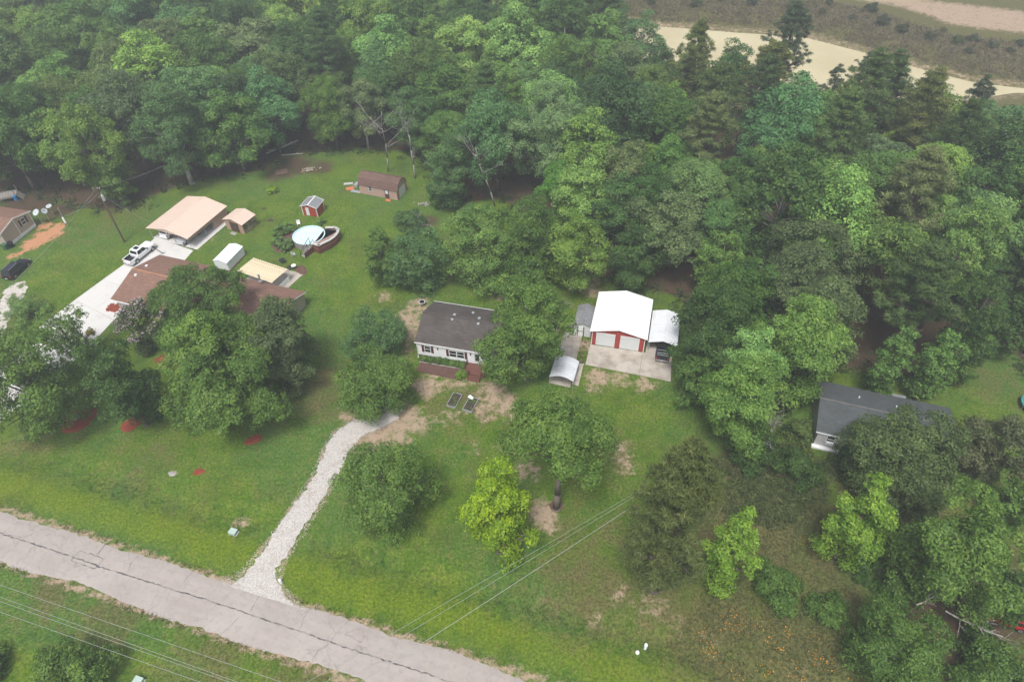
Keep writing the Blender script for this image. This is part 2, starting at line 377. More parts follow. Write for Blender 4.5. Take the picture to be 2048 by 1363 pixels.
def blobs(lst):
    v = np.zeros(len(GP))
    for px, py, r_, st in lst:
        c = G2(px, py); q = np.hypot(GP[:, 0] - c[0], GP[:, 1] - c[1]) / r_
        v = np.maximum(v, st * np.clip(1.25 - 0.75 * q, 0, 1))
    return v
soil = blobs([(815, 640, 2.6, 1), (818, 668, 2.6, 1), (838, 610, 2.2, .9), (770, 592, 1.8, .75), (800, 700, 2.2, .8), (805, 725, 2.0, .7), (870, 750, 2.0, .8), (850, 775, 2.6, .95),
              (880, 770, 2.2, .7), (920, 760, 3.0, .75), (985, 785, 2.6, .9), (1010, 805, 2.3, .95), (970, 820, 2.6, .75), (900, 835, 2.6, .6), (830, 845, 2.5, .9), (812, 825, 2.2, .9),
              (1030, 830, 2.4, .7), (800, 800, 2.4, .9), (1195, 755, 2.3, .9), (1240, 758, 2.0, .8), (1290, 768, 2.0, .85), (1185, 775, 1.8, .7), (1130, 800, 1.6, .7), (1020, 895, 2.2, .8), (950, 895, 1.6, .6),
              (1055, 940, 2.2, .75), (1085, 1025, 2.3, .95), (1095, 1045, 1.7, .9), (1245, 900, 2.0, .7), (1250, 930, 1.9, .75), (1215, 880, 1.6, .6), (1310, 1210, 2.2, .65), (1240, 1190, 1.8, .6), (1190, 1240, 1.6, .55),
              (1085, 1190, 1.5, .5), (1350, 1245, 1.6, .6), (1280, 1120, 1.6, .5), (1140, 945, 1.8, .6), (1520, 975, 1.8, .55), (1440, 1000, 2.0, .4), (1420, 1280, 2, .5), (1610, 1330, 2, .5),
              (480, 1042, 1.2, .75), (470, 1075, 0.9, .6), (1000, 590, 2.5, .65), (1050, 600, 2, .6), (1185, 580, 2.4, .8), (1190, 560, 2.2, .7), (1175, 620, 1.8, .8), (1172, 690, 1.6, .9),
              (1105, 655, 2.2, .8), (1120, 685, 2.4, .85), (700, 830, 2.3, .8), (790, 880, 2.4, .9), (740, 900, 2.2, .9), (775, 850, 3.2, 1), (805, 835, 2.6, 1), (745, 870, 2.6, 1), (1100, 690, 1.4, .8), (595, 545, 1.4, .7), (588, 556, 1.2, .6), (425, 480, 1.0, .6), (440, 470, .9, .6),
              (400, 497, 0.9, .6), (640, 410, 1.2, .5), (345, 945, 0.8, .6), (575, 1110, 1.2, .45), (1600, 640, 3, .4)])
track_poly = np.array([G2(*p) for p in [(1560, -30), (1655, 4), (1780, 25), (1850, 45), (1883, 60), (1950, 72), (2100, 88), (2100, 40), (1950, 22), (1830, 8), (1700, -12), (1640, -40)]])
soil = np.maximum(soil, smooth01(0.5 - sd_poly(GP, track_poly) / 8.0))
soil = np.maximum(soil, 0.62 * smooth01(0.5 - (sd_poly(GP, pond_poly) - 2) / 6.0))
_w = GP @ rnor - off_near
soil = np.maximum(soil, 0.95 * smooth01(1.15 - np.minimum(np.abs(_w), np.abs(_w - ROAD_W)) / 0.9))
_dp = np.array([G2(*a) for a, b in drive_pairs] + [G2(*b) for a, b in drive_pairs[::-1]])
soil = np.maximum(soil, 0.75 * smooth01(1.0 - np.abs(sd_poly(GP, _dp)) / 1.0))
clay = blobs([(85, 475, 2.4, 1), (105, 465, 2.2, 1), (65, 488, 2.0, 1), (115, 455, 1.6, .9), (50, 500, 1.4, .7), (25, 512, 1.2, .85), (1195, 545, 2.5, .6), (90, 452, 1.6, .9)])
sdf = sd_poly(GP, forest_poly)
wood = smooth01(0.5 - (sdf + 1.0) / 5.0)
wood = np.maximum(wood, blobs([(590, 330, 5, .8), (560, 345, 4, .8), (640, 335, 4, .7), (120, 420, 5, .7), (60, 400, 7, .9), (1560, 930, 6, .7), (1480, 930, 5, .7), (1720, 1010, 5, .6), (1900, 1250, 7, .8), (1960, 1180, 8, .8), (860, 440, 2.5, .7)]))
dry = blobs([(1500, 1050, 9, .9), (1560, 1000, 7, .8), (1600, 1150, 8, .75), (1450, 1280, 8, .8), (1600, 1300, 9, .8), (1300, 1150, 6, .55), (1250, 1080, 6, .5), (1900, 1100, 14, .7), (640, 800, 4, .7),
             (650, 760, 4, .75), (1180, 1180, 7, .7), (1350, 1230, 6, .7), (1130, 1060, 4, .5), (1230, 900, 4, .6), (300, 920, 6, .4), (60, 880, 5, .5), (720, 880, 4, .4), (150, 900, 5, .3), (230, 1250, 4, .6), (420, 1320, 5, .6), (100, 1190, 4, .6), (600, 1345, 5, .6), (1200, 960, 4, .5), (940, 800, 6, .6), (240, 430, 7, .5), (130, 480, 4, .4), (20, 620, 5, .5), (1990, 770, 5, .5), (930, 870, 4, .35)])
dry = np.maximum(dry, np.where((GP[:, 0] > 10) & (GP[:, 1] > 140), smooth01((0.5 + (-sd_poly(GP, forest_poly) * -1) / 10.0)), 0))
sr = GP @ rnor - off_far
bright = np.exp(-((sr - 3.2) / 2.6) ** 2) * 0.95 + 0.5 * np.exp(-((-(GP @ rnor - off_near) - 9) / 4.0) ** 2)
bright = np.maximum(bright, blobs([(640, 1200, 5, .7), (900, 1200, 4, .5), (20, 970, 5, .6)]))
ground_me = np_mesh('ground', np.stack([GP[:, 0], GP[:, 1], gz], 1), GF, bpy.data.materials.new('ground'), smooth=True)
for nm, arr in (('soil', soil), ('clay', clay), ('wood', wood), ('dry', dry), ('bright', bright)):
    a = ground_me.attributes.new(nm, 'FLOAT', 'POINT'); a.data.foreach_set('value', arr.astype(np.float32))

def mat_ground():
    mt = ground_me.materials[0]; mt.use_nodes = True; nt = mt.node_tree; bs = nt.nodes['Principled BSDF']
    co = objco(nt)
    def A(n_):
        q = nt.nodes.new('ShaderNodeAttribute'); q.attribute_name = n_; return q.outputs['Fac']
    nb = noise(nt, 0.05, 5, co); nm_ = noise(nt, 0.32, 6, co, 0.7); nf = noise(nt, 3.2, 5, co, 0.75); nff = noise(nt, 13.0, 3, co, 0.7)
    nl_ = noise(nt, 1.1, 6, co, 0.75)
    g = ramp(nt, nm_, [(0.32, (0.048, 0.102, 0.008)), (0.5, (0.080, 0.144, 0.013)), (0.68, (0.122, 0.170, 0.022))])
    g = mixc(nt, sstep(nt, nb, 0.42, 0.60), g, mixc(nt, 0.5, g, (0.060, 0.130, 0.036)))
    # mottled tufts, clover and thin brown spots
    g = mixc(nt, math_(nt, 'MULTIPLY', sstep(nt, nl_, 0.49, 0.68), 0.60), g, (0.140, 0.128, 0.048))
    g = mixc(nt, math_(nt, 'MULTIPLY', sstep(nt, nl_, 0.46, 0.34), 0.55), g, (0.042, 0.092, 0.014))
    g = mixc(nt, 1.0, g, ramp(nt, nf, [(0.30, (0.42, 0.45, 0.42)), (0.5, (1.0, 1.0, 1.0)), (0.70, (1.75, 1.60, 1.7))]), 'MULTIPLY')
    g = mixc(nt, 1.0, g, ramp(nt, nff, [(0.30, (0.62, 0.62, 0.62)), (0.5, (1.0, 1.0, 1.0)), (0.70, (1.45, 1.4, 1.45))]), 'MULTIPLY')
    g = mixc(nt, math_(nt, 'MULTIPLY', sstep(nt, noise(nt, 0.14, 5, co, 0.65), 0.48, 0.68), 0.35), g, mixc(nt, sstep(nt, nf, 0.3, 0.7), (0.058, 0.064, 0.018), (0.140, 0.134, 0.050)))
    bm = math_(nt, 'MULTIPLY', sstep(nt, math_(nt, 'ADD', A('bright'), math_(nt, 'MULTIPLY', math_(nt, 'SUBTRACT', nm_, 0.5), 1.6)), 0.12, 1.1), 0.62)
    g = mixc(nt, bm, g, mixc(nt, sstep(nt, nf, 0.3, 0.7), (0.062, 0.112, 0.004), (0.190, 0.240, 0.012)))
    d = mixc(nt, sstep(nt, nf, 0.32, 0.68), (0.052, 0.048, 0.016), (0.165, 0.138, 0.066))
    g = mixc(nt, math_(nt, 'MULTIPLY', sstep(nt, math_(nt, 'ADD', A('dry'), math_(nt, 'MULTIPLY', math_(nt, 'SUBTRACT', nm_, 0.5), 1.8)), 0.18, 0.9), 0.85), g, d)
    # leaf litter of the wood
    w = mixc(nt, nf, (0.040, 0.026, 0.016), (0.125, 0.082, 0.055))
    w = mixc(nt, sstep(nt, noise(nt, 0.8, 5, co), 0.5, 0.65), w, (0.045, 0.060, 0.020))
    g = mixc(nt, sstep(nt, math_(nt, 'ADD', A('wood'), math_(nt, 'MULTIPLY', math_(nt, 'SUBTRACT', nm_, 0.5), 0.9)), 0.35, 0.75), g, w)
    # bare sandy soil, ragged against the grass
    s_ = mixc(nt, nf, (0.27, 0.185, 0.125), (0.50, 0.385, 0.295))
    s_ = mixc(nt, sstep(nt, noise(nt, 1.4, 5, co), 0.52, 0.7), s_, (0.20, 0.135, 0.085))
    ragged = math_(nt, 'ADD', math_(nt, 'MULTIPLY', math_(nt, 'SUBTRACT', noise(nt, 0.9, 8, co, 0.75), 0.5), 2.2), math_(nt, 'MULTIPLY', math_(nt, 'SUBTRACT', nff, 0.5), 0.6))
    g = mixc(nt, math_(nt, 'MULTIPLY', sstep(nt, math_(nt, 'ADD', A('soil'), ragged), 0.45, 0.95), 0.92), g, s_)
    c_ = mixc(nt, nf, (0.33, 0.15, 0.075), (0.58, 0.31, 0.18))
    g = mixc(nt, sstep(nt, math_(nt, 'ADD', A('clay'), ragged), 0.5, 0.75), g, c_)
    nt.links.new(g, bs.inputs['Base Color']); bs.inputs['Roughness'].default_value = 0.95; bs.inputs['Specular IOR Level'].default_value = 0.1
    bump(nt, bs, math_(nt, 'ADD', nf, math_(nt, 'MULTIPLY', nff, 0.6)), 0.7, 0.12)
mat_ground()
tag(link('ground', ground_me), kind='structure')

# ------------------------------------------------------------------ sheets laid on the ground
def ragged_strip(name, pairs, mt, z=0.03, jit=0.15, step=0.35, cross=6, seed=1, ragged_ends=False, crown=0.0):
    """a sheet between two edges, given as (left, right) points, with uneven borders."""
    r_ = np.random.default_rng(seed)
    L = np.array([p[0] for p in pairs], float); Q = np.array([p[1] for p in pairs], float)
    mid = (L + Q) / 2; s = np.concatenate([[0], np.cumsum(np.hypot(*(mid[1:] - mid[:-1]).T))])
    n = max(2, int(s[-1] / step)); t = np.linspace(0, s[-1], n)
    I = lambda A_: np.stack([np.interp(t, s, A_[:, 0]), np.interp(t, s, A_[:, 1])], 1)
    l, q = I(L), I(Q); d = q - l; wd = np.hypot(d[:, 0], d[:, 1])[:, None]; d /= wd
    def wob():
        a = r_.normal(0, 1, n); b = np.convolve(r_.normal(0, 1, n + 12), np.ones(13) / 13, 'valid') * 2.4
        return (jit * (0.55 * a + b))[:, None]
    l = l - d * wob(); q = q + d * wob()
    V = []
    for k in range(cross + 1):
        f = k / cross; P = l * (1 - f) + q * f
        zz = ground_z(P) + z + crown * (1 - (2 * f - 1) ** 2)
        if k in (0, cross): zz = zz - z - 0.03
        V.append(np.column_stack([P, zz]))
    V = np.stack(V, 1).reshape(-1, 3)
    ii = np.arange(n * (cross + 1)).reshape(n, cross + 1)
    F = np.stack([ii[:-1, :-1].ravel(), ii[:-1, 1:].ravel(), ii[1:, 1:].ravel(), ii[1:, :-1].ravel()], 1)
    me = np_mesh(name, V, F, mt, smooth=True)
    return me
def mat_road():
    mt, nt, bs = newmat('asphalt_worn'); co = objco(nt)
    mp = nt.nodes.new('ShaderNodeMapping'); mp.inputs['Rotation'].default_value = (0, 0, -math.atan(RK)); nt.links.new(co, mp.inputs[0]); rc = mp.outputs[0]
    n1 = noise(nt, 0.22, 6, rc); n2 = noise(nt, 20, 3, rc); n3 = noise(nt, 1.3, 6, rc, 0.7)
    st = nt.nodes.new('ShaderNodeMapping'); st.inputs['Scale'].default_value = (0.05, 1.1, 1); nt.links.new(rc, st.inputs[0])
    n4 = noise(nt, 1.0, 5, st.outputs[0])
    c_ = ramp(nt, n1, [(0.35, (0.295, 0.256, 0.232)), (0.65, (0.362, 0.322, 0.294))])
    c_ = mixc(nt, math_(nt, 'MULTIPLY', sstep(nt, n4, 0.45, 0.68), 0.6), c_, (0.375, 0.325, 0.30))
    c_ = mixc(nt, math_(nt, 'MULTIPLY', sstep(nt, n3, 0.46, 0.68), 0.6), c_, (0.235, 0.212, 0.198))
    c_ = mixc(nt, 0.25, c_, ramp(nt, n2, [(0.3, (0.22, 0.20, 0.19)), (0.7, (0.47, 0.43, 0.41))]))
    # fine cracks: borders of warped cells
    wv = nt.nodes.new('ShaderNodeTexNoise'); wv.inputs['Scale'].default_value = 0.9; wv.inputs['Detail'].default_value = 5; nt.links.new(rc, wv.inputs['Vector'])
    ad = nt.nodes.new('ShaderNodeVectorMath'); ad.operation = 'MULTIPLY_ADD'; ad.inputs[1].default_value = (1.8, 1.8, 0); nt.links.new(wv.outputs['Color'], ad.inputs[0]); nt.links.new(rc, ad.inputs[2])
    vo = nt.nodes.new('ShaderNodeTexVoronoi'); vo.feature = 'DISTANCE_TO_EDGE'; vo.inputs['Scale'].default_value = 0.42; nt.links.new(ad.outputs[0], vo.inputs['Vector'])
    crk = math_(nt, 'SUBTRACT', 1.0, sstep(nt, vo.outputs[0], 0.0, 0.022))
    crk = math_(nt, 'MULTIPLY', crk, sstep(nt, noise(nt, 0.16, 4, rc), 0.43, 0.6))
    c_ = mixc(nt, math_(nt, 'MULTIPLY', crk, 0.45), c_, (0.12, 0.105, 0.10))
    # oil and tyre stains
    c_ = mixc(nt, math_(nt, 'MULTIPLY', sstep(nt, noise(nt, 0.55, 7, rc, 0.75), 0.60, 0.72), 0.6), c_, (0.17, 0.15, 0.14))
    nt.links.new(c_, bs.inputs['Base Color']); bs.inputs['Roughness'].default_value = 0.9
    bump(nt, bs, n2, 0.25, 0.02); return mt
M['road'] = mat_road()
def on_road(u, w):                            # u along the road, w metres from its near edge
    return rdir * u + rnor * (off_near + w)
rp = [(on_road(u, ROAD_W), on_road(u, 0)) for u in np.linspace(-420, 420, 60)]
road_ob = tag(link('road', ragged_strip('road', rp, M['road'], z=0.05, jit=0.13, step=0.5, cross=8, seed=3, crown=0.06)), kind='structure')
def tar_line(pts, w, name, seed):
    """a sealed crack as a thin uneven strip lying on the asphalt"""
    P = np.array(pts, float); s = np.concatenate([[0], np.cumsum(np.hypot(*(P[1:] - P[:-1]).T))]); n = max(3, int(s[-1] / 0.35)); t = np.linspace(0, s[-1], n)
    r_ = np.random.default_rng(seed)
    c = np.stack([np.interp(t, s, P[:, 0]), np.interp(t, s, P[:, 1])], 1); d = np.gradient(c, axis=0); d /= np.hypot(d[:, 0], d[:, 1])[:, None]; nn_ = np.stack([-d[:, 1], d[:, 0]], 1)
    c = c + nn_ * r_.normal(0, 0.04, n)[:, None]; ww = (w * r_.uniform(0.35, 1.2, n))[:, None]
    def hz(p):
        f = (p @ rnor - off_near) / ROAD_W; return 0.062 + 0.06 * (1 - (2 * f - 1) ** 2)
    a = c - nn_ * ww; b = c + nn_ * ww
    V = np.concatenate([np.column_stack([a, hz(a)]), np.column_stack([b, hz(b)])]); i = np.arange(n - 1)
    me = np_mesh(name, V, np.stack([i, i + 1, n + i + 1, n + i], 1), M['tar']); return link(name, me, road_ob)
M['tar'] = mat('tar', (0.085, 0.08, 0.085), 0.7, 0.4, 2.5, dirt=(0.25, 0.225, 0.215), dscale=1.2, dlo=0.45, dhi=0.6)
cp = [(0, 1066), (147, 1114), (205, 1134.6), (301, 1165), (424, 1203), (554, 1247), (700, 1297), (902, 1363)]
mc = np.mean([np.dot(G2(*p), rnor) - off_near for p in cp])
tar_line([on_road(-200, mc)] + [G2(*p) for p in cp] + [on_road(120, mc)], 0.085, 'crack_seal', 1)
bx_ = [G2(*p) for p in [(160.6, 1101), (208.5, 1117.5), (191.4, 1138), (142, 1121)]]
tar_line(bx_ + [bx_[0]], 0.055, 'crack_seal', 2)
tar_line([G2(213, 1087), G2(192, 1111)], 0.05, 'crack_seal', 4)
for q, (a, b) in enumerate([((524, 1187), (500, 1226)), ((388, 1140), (356, 1180)), ((275, 1110), (250, 1150)), ((700, 1240), (660, 1283)), ((620, 1215), (598, 1258)), ((480, 1235), (440, 1272))]):
    A_, B_ = G2(*a), G2(*b); rr_ = np.random.default_rng(40 + q)
    tar_line([A_ + (B_ - A_) * t + rr_.normal(0, 0.12, 2) for t in np.linspace(0, 1, 6)], 0.022, 'crack_seal', 10 + q)

def mat_gravel(name, col, dk, grass=0.0):
    mt, nt, bs = newmat(name); co = objco(nt)
    vo = nt.nodes.new('ShaderNodeTexVoronoi'); vo.inputs['Scale'].default_value = 15.0; nt.links.new(co, vo.inputs['Vector'])
    sp = nt.nodes.new('ShaderNodeSeparateColor'); nt.links.new(vo.outputs['Color'], sp.inputs[0])
    n1 = noise(nt, 0.7, 7, co, 0.75); n2 = noise(nt, 2.6, 5, co, 0.7)
    c_ = ramp(nt, sp.outputs[0], [(0.0, tuple(c * 0.62 for c in col)), (0.5, col), (1.0, tuple(min(1, c * 1.28) for c in col))])
    c_ = mixc(nt, math_(nt, 'MULTIPLY', sstep(nt, n1, 0.50, 0.70), 0.85), c_, dk)
    c_ = mixc(nt, math_(nt, 'MULTIPLY', sstep(nt, n2, 0.58, 0.72), 0.6), c_, tuple(c * 0.55 for c in dk))
    if grass: c_ = mixc(nt, sstep(nt, noise(nt, 0.45, 6, co, 0.7), 0.62 - grass, 0.70 - grass), c_, (0.10, 0.135, 0.045))
    nt.links.new(c_, bs.inputs['Base Color']); bs.inputs['Roughness'].default_value = 0.95
    bump(nt, bs, vo.outputs['Distance'], 0.6, 0.05); return mt
M['gravel'] = mat_gravel('gravel', (0.46, 0.435, 0.41), (0.33, 0.27, 0.23))
M['gravel_far'] = mat_gravel('gravel_far', (0.50, 0.47, 0.43), (0.33, 0.28, 0.21), 0.12)
tag(link('gravel_driveway', ragged_strip('gravel_driveway', [(G2(*a), G2(*b)) for a, b in drive_pairs], M['gravel'], z=0.075, jit=0.22, step=0.3, cross=8, seed=5)), kind='structure')
gd2 = [((-70, 700), (-30, 740)), ((-20, 640), (18, 648)), ((-4, 600), (44, 596)), ((8, 578), (56, 570)), ((22, 568), (50, 562))]
tag(link('gravel_path', ragged_strip('gravel_path', [(G2(*a), G2(*b)) for a, b in gd2], M['gravel_far'], z=0.04, jit=0.3, step=0.3, cross=6, seed=6)), kind='structure')
def scatter_stones(name, pairs, n, col, seed, s0=0.05, s1=0.13, spread=1.25):
    r_ = np.random.default_rng(seed); L = np.array([G2(*p[0]) for p in pairs]); Q = np.array([G2(*p[1]) for p in pairs]); k = len(L) - 1
    i = r_.integers(0, k, n); t = r_.random(n)[:, None]; f = np.where(r_.random(n) < 0.72, np.where(r_.random(n) < 0.5, r_.normal(-0.03, 0.07, n), r_.normal(1.03, 0.07, n)), r_.random(n))[:, None]
    a = L[i] * (1 - t) + L[i + 1] * t; b = Q[i] * (1 - t) + Q[i + 1] * t; P = a * (1 - f) + b * f
    z = ground_z(P) + 0.05; s = r_.uniform(s0, s1, n)
    base = np.array([[1, 0, 0], [0, 1, 0], [-1, 0, 0], [0, -1, 0], [0, 0, 0.8], [0, 0, -0.8]], float)
    F0 = np.array([[0, 1, 4], [1, 2, 4], [2, 3, 4], [3, 0, 4], [1, 0, 5], [2, 1, 5], [3, 2, 5], [0, 3, 5]])
    V = base[None] * s[:, None, None] * r_.uniform(0.6, 1.3, (n, 6, 1)); V[..., :2] += P[:, None, :]; V[..., 2] += z[:, None]
    F = (F0[None] + 6 * np.arange(n)[:, None, None]).reshape(-1, 3)
    return tag(link(name, np_mesh(name, V.reshape(-1, 3), F, col)), 'loose pale gravel stones along the driveway edges', 'gravel', kind='stuff')
M['gravel_stone'] = mat('gravel_stone', (0.52, 0.49, 0.46), 0.9, 0.3, 1.5)
scatter_stones('gravel_stones', drive_pairs, 2600, M['gravel_stone'], 3, 0.025, 0.065)

def slab_row(root, pairs, mt, z1=0.07, gap=0.02, sub=1):
    """concrete slabs between successive (left, right) edges, each a slab with open joints"""
    for (a0, b0), (a1, b1) in zip(pairs[:-1], pairs[1:]):
        for k in range(sub):
            q = [a0 + (b0 - a0) * k / sub, a0 + (b0 - a0) * (k + 1) / sub, a1 + (b1 - a1) * (k + 1) / sub, a1 + (b1 - a1) * k / sub]
            c = sum(q) / 4; q = [p + (c - p) / np.linalg.norm(c - p) * gap for p in q]
            ar = sum(q[i][0] * q[(i + 1) % 4][1] - q[(i + 1) % 4][0] * q[i][1] for i in range(4))
            if ar < 0: q = q[::-1]
            MB().prism([tuple(p) for p in q], -0.12, z1 + random.uniform(-0.006, 0.006)).build('slab', mt, root)
cd = bpy.data.objects.new('concrete_driveway', None); C.objects.link(cd); tag(cd, kind='structure')
slab_row(cd, [(G2(*a), G2(*b)) for a, b in conc_pairs], M['concrete'], sub=2)
# flat mulch and litter patches under the near-left trees
def mat_mulch(name, col):
    mt, nt, bs = newmat(name); co = objco(nt); n1 = noise(nt, 5, 5, co, 0.75); n2 = noise(nt, 22, 3, co)
    c_ = ramp(nt, n1, [(0.3, tuple(c * 0.45 for c in col)), (0.5, col), (0.72, tuple(c * 1.5 for c in col))])
    nt.links.new(c_, bs.inputs['Base Color']); bs.inputs['Roughness'].default_value = 0.95; bump(nt, bs, math_(nt, 'ADD', n1, n2), 0.8, 0.08); return mt
M['mulch_red'] = mat_mulch('mulch_red', (0.22, 0.042, 0.018))
M['mulch_brown'] = mat_mulch('mulch_brown', (0.115, 0.060, 0.045))
def bed(px, py, rx, ry, label, mt=None, rot=0.0, seed=0, name='mulch_bed', h=0.1):
    c = G2(px, py); r_ = np.random.default_rng(seed + int(px)); n = 26
    an = np.linspace(0, 2 * math.pi, n, endpoint=False); k = 1 + 0.06 * r_.normal(0, 1, n) + 0.08 * np.sin(3 * an + px)
    V = []; F = []
    for s, zz in ((1.0, -0.03), (0.85, h * 0.7), (0.45, h)):
        for a_, kk in zip(an, k):
            x, y = rx * s * kk * math.cos(a_), ry * s * kk * math.sin(a_)
            V.append((x * math.cos(rot) - y * math.sin(rot), x * math.sin(rot) + y * math.cos(rot), zz + 0.015 * r_.normal()))
    for rr_ in range(2):
        for i in range(n): F.append((rr_ * n + i, rr_ * n + (i + 1) % n, (rr_ + 1) * n + (i + 1) % n, (rr_ + 1) * n + i))
    mb = MB().add(V, F + [tuple(range(2 * n, 3 * n))]); o = mb.build(name, mt or M['mulch_red'], None, True)
    o.location = (c[0], c[1], float(ground_z([c])[0])); return tag(o, label, 'mulch bed')
bed(150, 838, 2.6, 2.2, 'red mulch ring around the leaning tree at the left, grey stone in it', h=0.12)
bed(265, 848, 1.7, 1.2, 'red mulch patch at the foot of the second tree from the left', rot=0.4)
bed(507, 879, 1.2, 0.75, 'small red mulch patch at the right foot of the big oak', rot=0.5)
bed(398, 943, 0.85, 0.55, 'lone oval red mulch spot in the open front lawn', rot=0.2)
bed(355, 722, 3.4, 1.6, 'wide dark red mulch bed between the trees before the brown-roofed house', rot=-0.3)
bed(226, 616, 1.1, 1.5, 'red mulch bed at the driveway corner of the brown-roofed house', rot=0.9)
bed(345, 946, 0.6, 0.45, 'grey ash spot in the front lawn beside the lone red mulch spot', mt=M['stone'], h=0.03)
bed(603, 540, 0.9, 1.5, 'red-brown mulch strip beside the cream patio cover', mt=M['mulch_brown'], rot=0.5)
bed(1112, 1012, 0.9, 0.8, 'rusty leaf litter around the trunk of the lawn oak', mt=M['mulch_brown'], h=0.06)
bed(574, 485, 2.2, 3.4, 'dark mulch bed under the broad-leaved plants beside the pool', mt=M['mulch_brown'], rot=-0.3)
bed(541, 441, 0.65, 0.5, 'dark round burnt spot on the lawn behind the tan shed, nearer the pool', mt=M['soil'], h=0.03)
bed(528, 417, 0.6, 0.45, 'dark round burnt spot on the lawn behind the tan shed, farther from the pool', mt=M['soil'], h=0.03)

# ------------------------------------------------------------------ pond
def mat_water():
    mt, nt, bs = newmat('pond_water'); co = objco(nt)
    c_ = ramp(nt, noise(nt, 0.05, 4, co), [(0.35, (0.46, 0.39, 0.21)), (0.65, (0.54, 0.47, 0.28))])
    nt.links.new(c_, bs.inputs['Base Color']); bs.inputs['Roughness'].default_value = 0.03; bs.inputs['Specular IOR Level'].default_value = 0.9
    bump(nt, bs, noise(nt, 1.6, 3, co), 0.03, 0.03); return mt
c0 = pond_poly.mean(0)
big = [c0 + (p - c0) * 1.0 for p in pond_poly]
MB().add([(p[0], p[1], -0.45) for p in big][::-1], [tuple(range(len(big)))]).build('pond_water', mat_water())
tag(bpy.data.objects['pond_water'], kind='structure')
#@@BUILD

# ------------------------------------------------------------------ buildings
def frame_from(p0, p1):
    """root location and turn for a front running from p0 to p1 (world xy)"""
    d = p1 - p0; return math.atan2(d[1], d[0]), float(np.hypot(*d))
FRONT = ((0, 0, 0), (1, 0), (0, -1))
def gable_wall(L, D, wh, rise, axis, base=0.0, inset=0.0):
    mb = MB()
    if axis == 'x': mb.extrude([(0, base), (D, base), (D, wh), (D / 2, wh + rise), (0, wh)], 'x', 0, L)
    else: mb.extrude([(0, base), (L, base), (L, wh), (L / 2, wh + rise), (0, wh)], 'y', 0, D)
    return mb
def gable_roof(L, D, wh, rise, axis, oh=0.3, ohe=0.3, th=0.10, lift=0.02):
    """roof shell: span across the ridge, overhang oh at the eaves and ohe at the gables"""
    S = D if axis == 'x' else L; A_ = L if axis == 'x' else D
    s = rise / (S / 2); z = wh + lift
    up = [(-oh, z - oh * s + th), (S / 2, z + rise + th), (S + oh, z - oh * s + th)]
    lo = [(S + oh, z - oh * s), (S / 2, z + rise), (-oh, z - oh * s)]
    return MB().extrude(up + lo, axis, -ohe, A_ + ohe)
def roof_ribs(L, D, wh, rise, axis, oh, ohe, pitch, th=0.10, w=0.05, hgt=0.035, sides=(0, 1), lift=0.02):
    """raised ribs running down the slopes of a metal roof"""
    S = D if axis == 'x' else L; A_ = L if axis == 'x' else D; s = rise / (S / 2); z = wh + lift + th; mb = MB()
    n = int((A_ + 2 * ohe) / pitch)
    for k in range(n + 1):
        a = -ohe + (A_ + 2 * ohe) * k / n; a = min(max(a, -ohe + w), A_ + ohe - w)
        for sd_ in sides:
            u0, z0 = (-oh, z - oh * s) if sd_ == 0 else (S + oh, z - oh * s); u1, z1 = S / 2, z + rise
            P = (lambda u, a_, zz: (a_, u, zz)) if axis == 'x' else (lambda u, a_, zz: (u, a_, zz))
            q = [P(u0, a - w, z0), P(u0, a + w, z0), P(u1, a + w, z1), P(u1, a - w, z1)]
            t_ = [P(u0, a - w * .5, z0 + hgt), P(u0, a + w * .5, z0 + hgt), P(u1, a + w * .5, z1 + hgt), P(u1, a - w * .5, z1 + hgt)]
            mb.add(q + t_, [(4, 5, 6, 7), (0, 1, 5, 4), (1, 2, 6, 5), (2, 3, 7, 6), (3, 0, 4, 7)])
    return mb
def window(root, fr_, u, z, w, h, frame='white_paint', split=True, mull=False, shutters=None):
    o, ud, nd = fr_
    f = MB(); t = 0.07
    f.obox(o, ud, nd, u, u + w, 0.004, 0.05, z, z + t).obox(o, ud, nd, u, u + w, 0.004, 0.05, z + h - t, z + h)
    f.obox(o, ud, nd, u, u + t, 0.004, 0.05, z + t, z + h - t).obox(o, ud, nd, u + w - t, u + w, 0.004, 0.05, z + t, z + h - t)
    if split: f.obox(o, ud, nd, u + t, u + w - t, 0.004, 0.042, z + h / 2 - 0.03, z + h / 2 + 0.03)
    if mull: f.obox(o, ud, nd, u + w / 2 - 0.06, u + w / 2 + 0.06, 0.004, 0.046, z + t, z + h - t)
    fo = f.build('window', M[frame], root)
    cols = [(u + t, u + w / 2 - 0.06), (u + w / 2 + 0.06, u + w - t)] if mull else [(u + t, u + w - t)]
    rows = [(z + t, z + h / 2 - 0.03), (z + h / 2 + 0.03, z + h - t)] if split else [(z + t, z + h - t)]
    for a, b in cols:
        for c, d in rows: MB().obox(o, ud, nd, a, b, 0.003, 0.02, c, d).build('pane', M['glass'], fo)
    if shutters:
        for a, b in ((u - 0.42, u - 0.05), (u + w + 0.05, u + w + 0.42)):
            s_ = MB().obox(o, ud, nd, a, b, 0.004, 0.04, z - 0.02, z + h + 0.02)
            for k in range(5): s_.obox(o, ud, nd, a + 0.05, b - 0.05, 0.04, 0.05, z + 0.1 + k * (h - 0.1) / 5, z + 0.02 + (k + 1) * (h - 0.1) / 5)
            s_.build('shutter', M[shutters], root)
    return fo
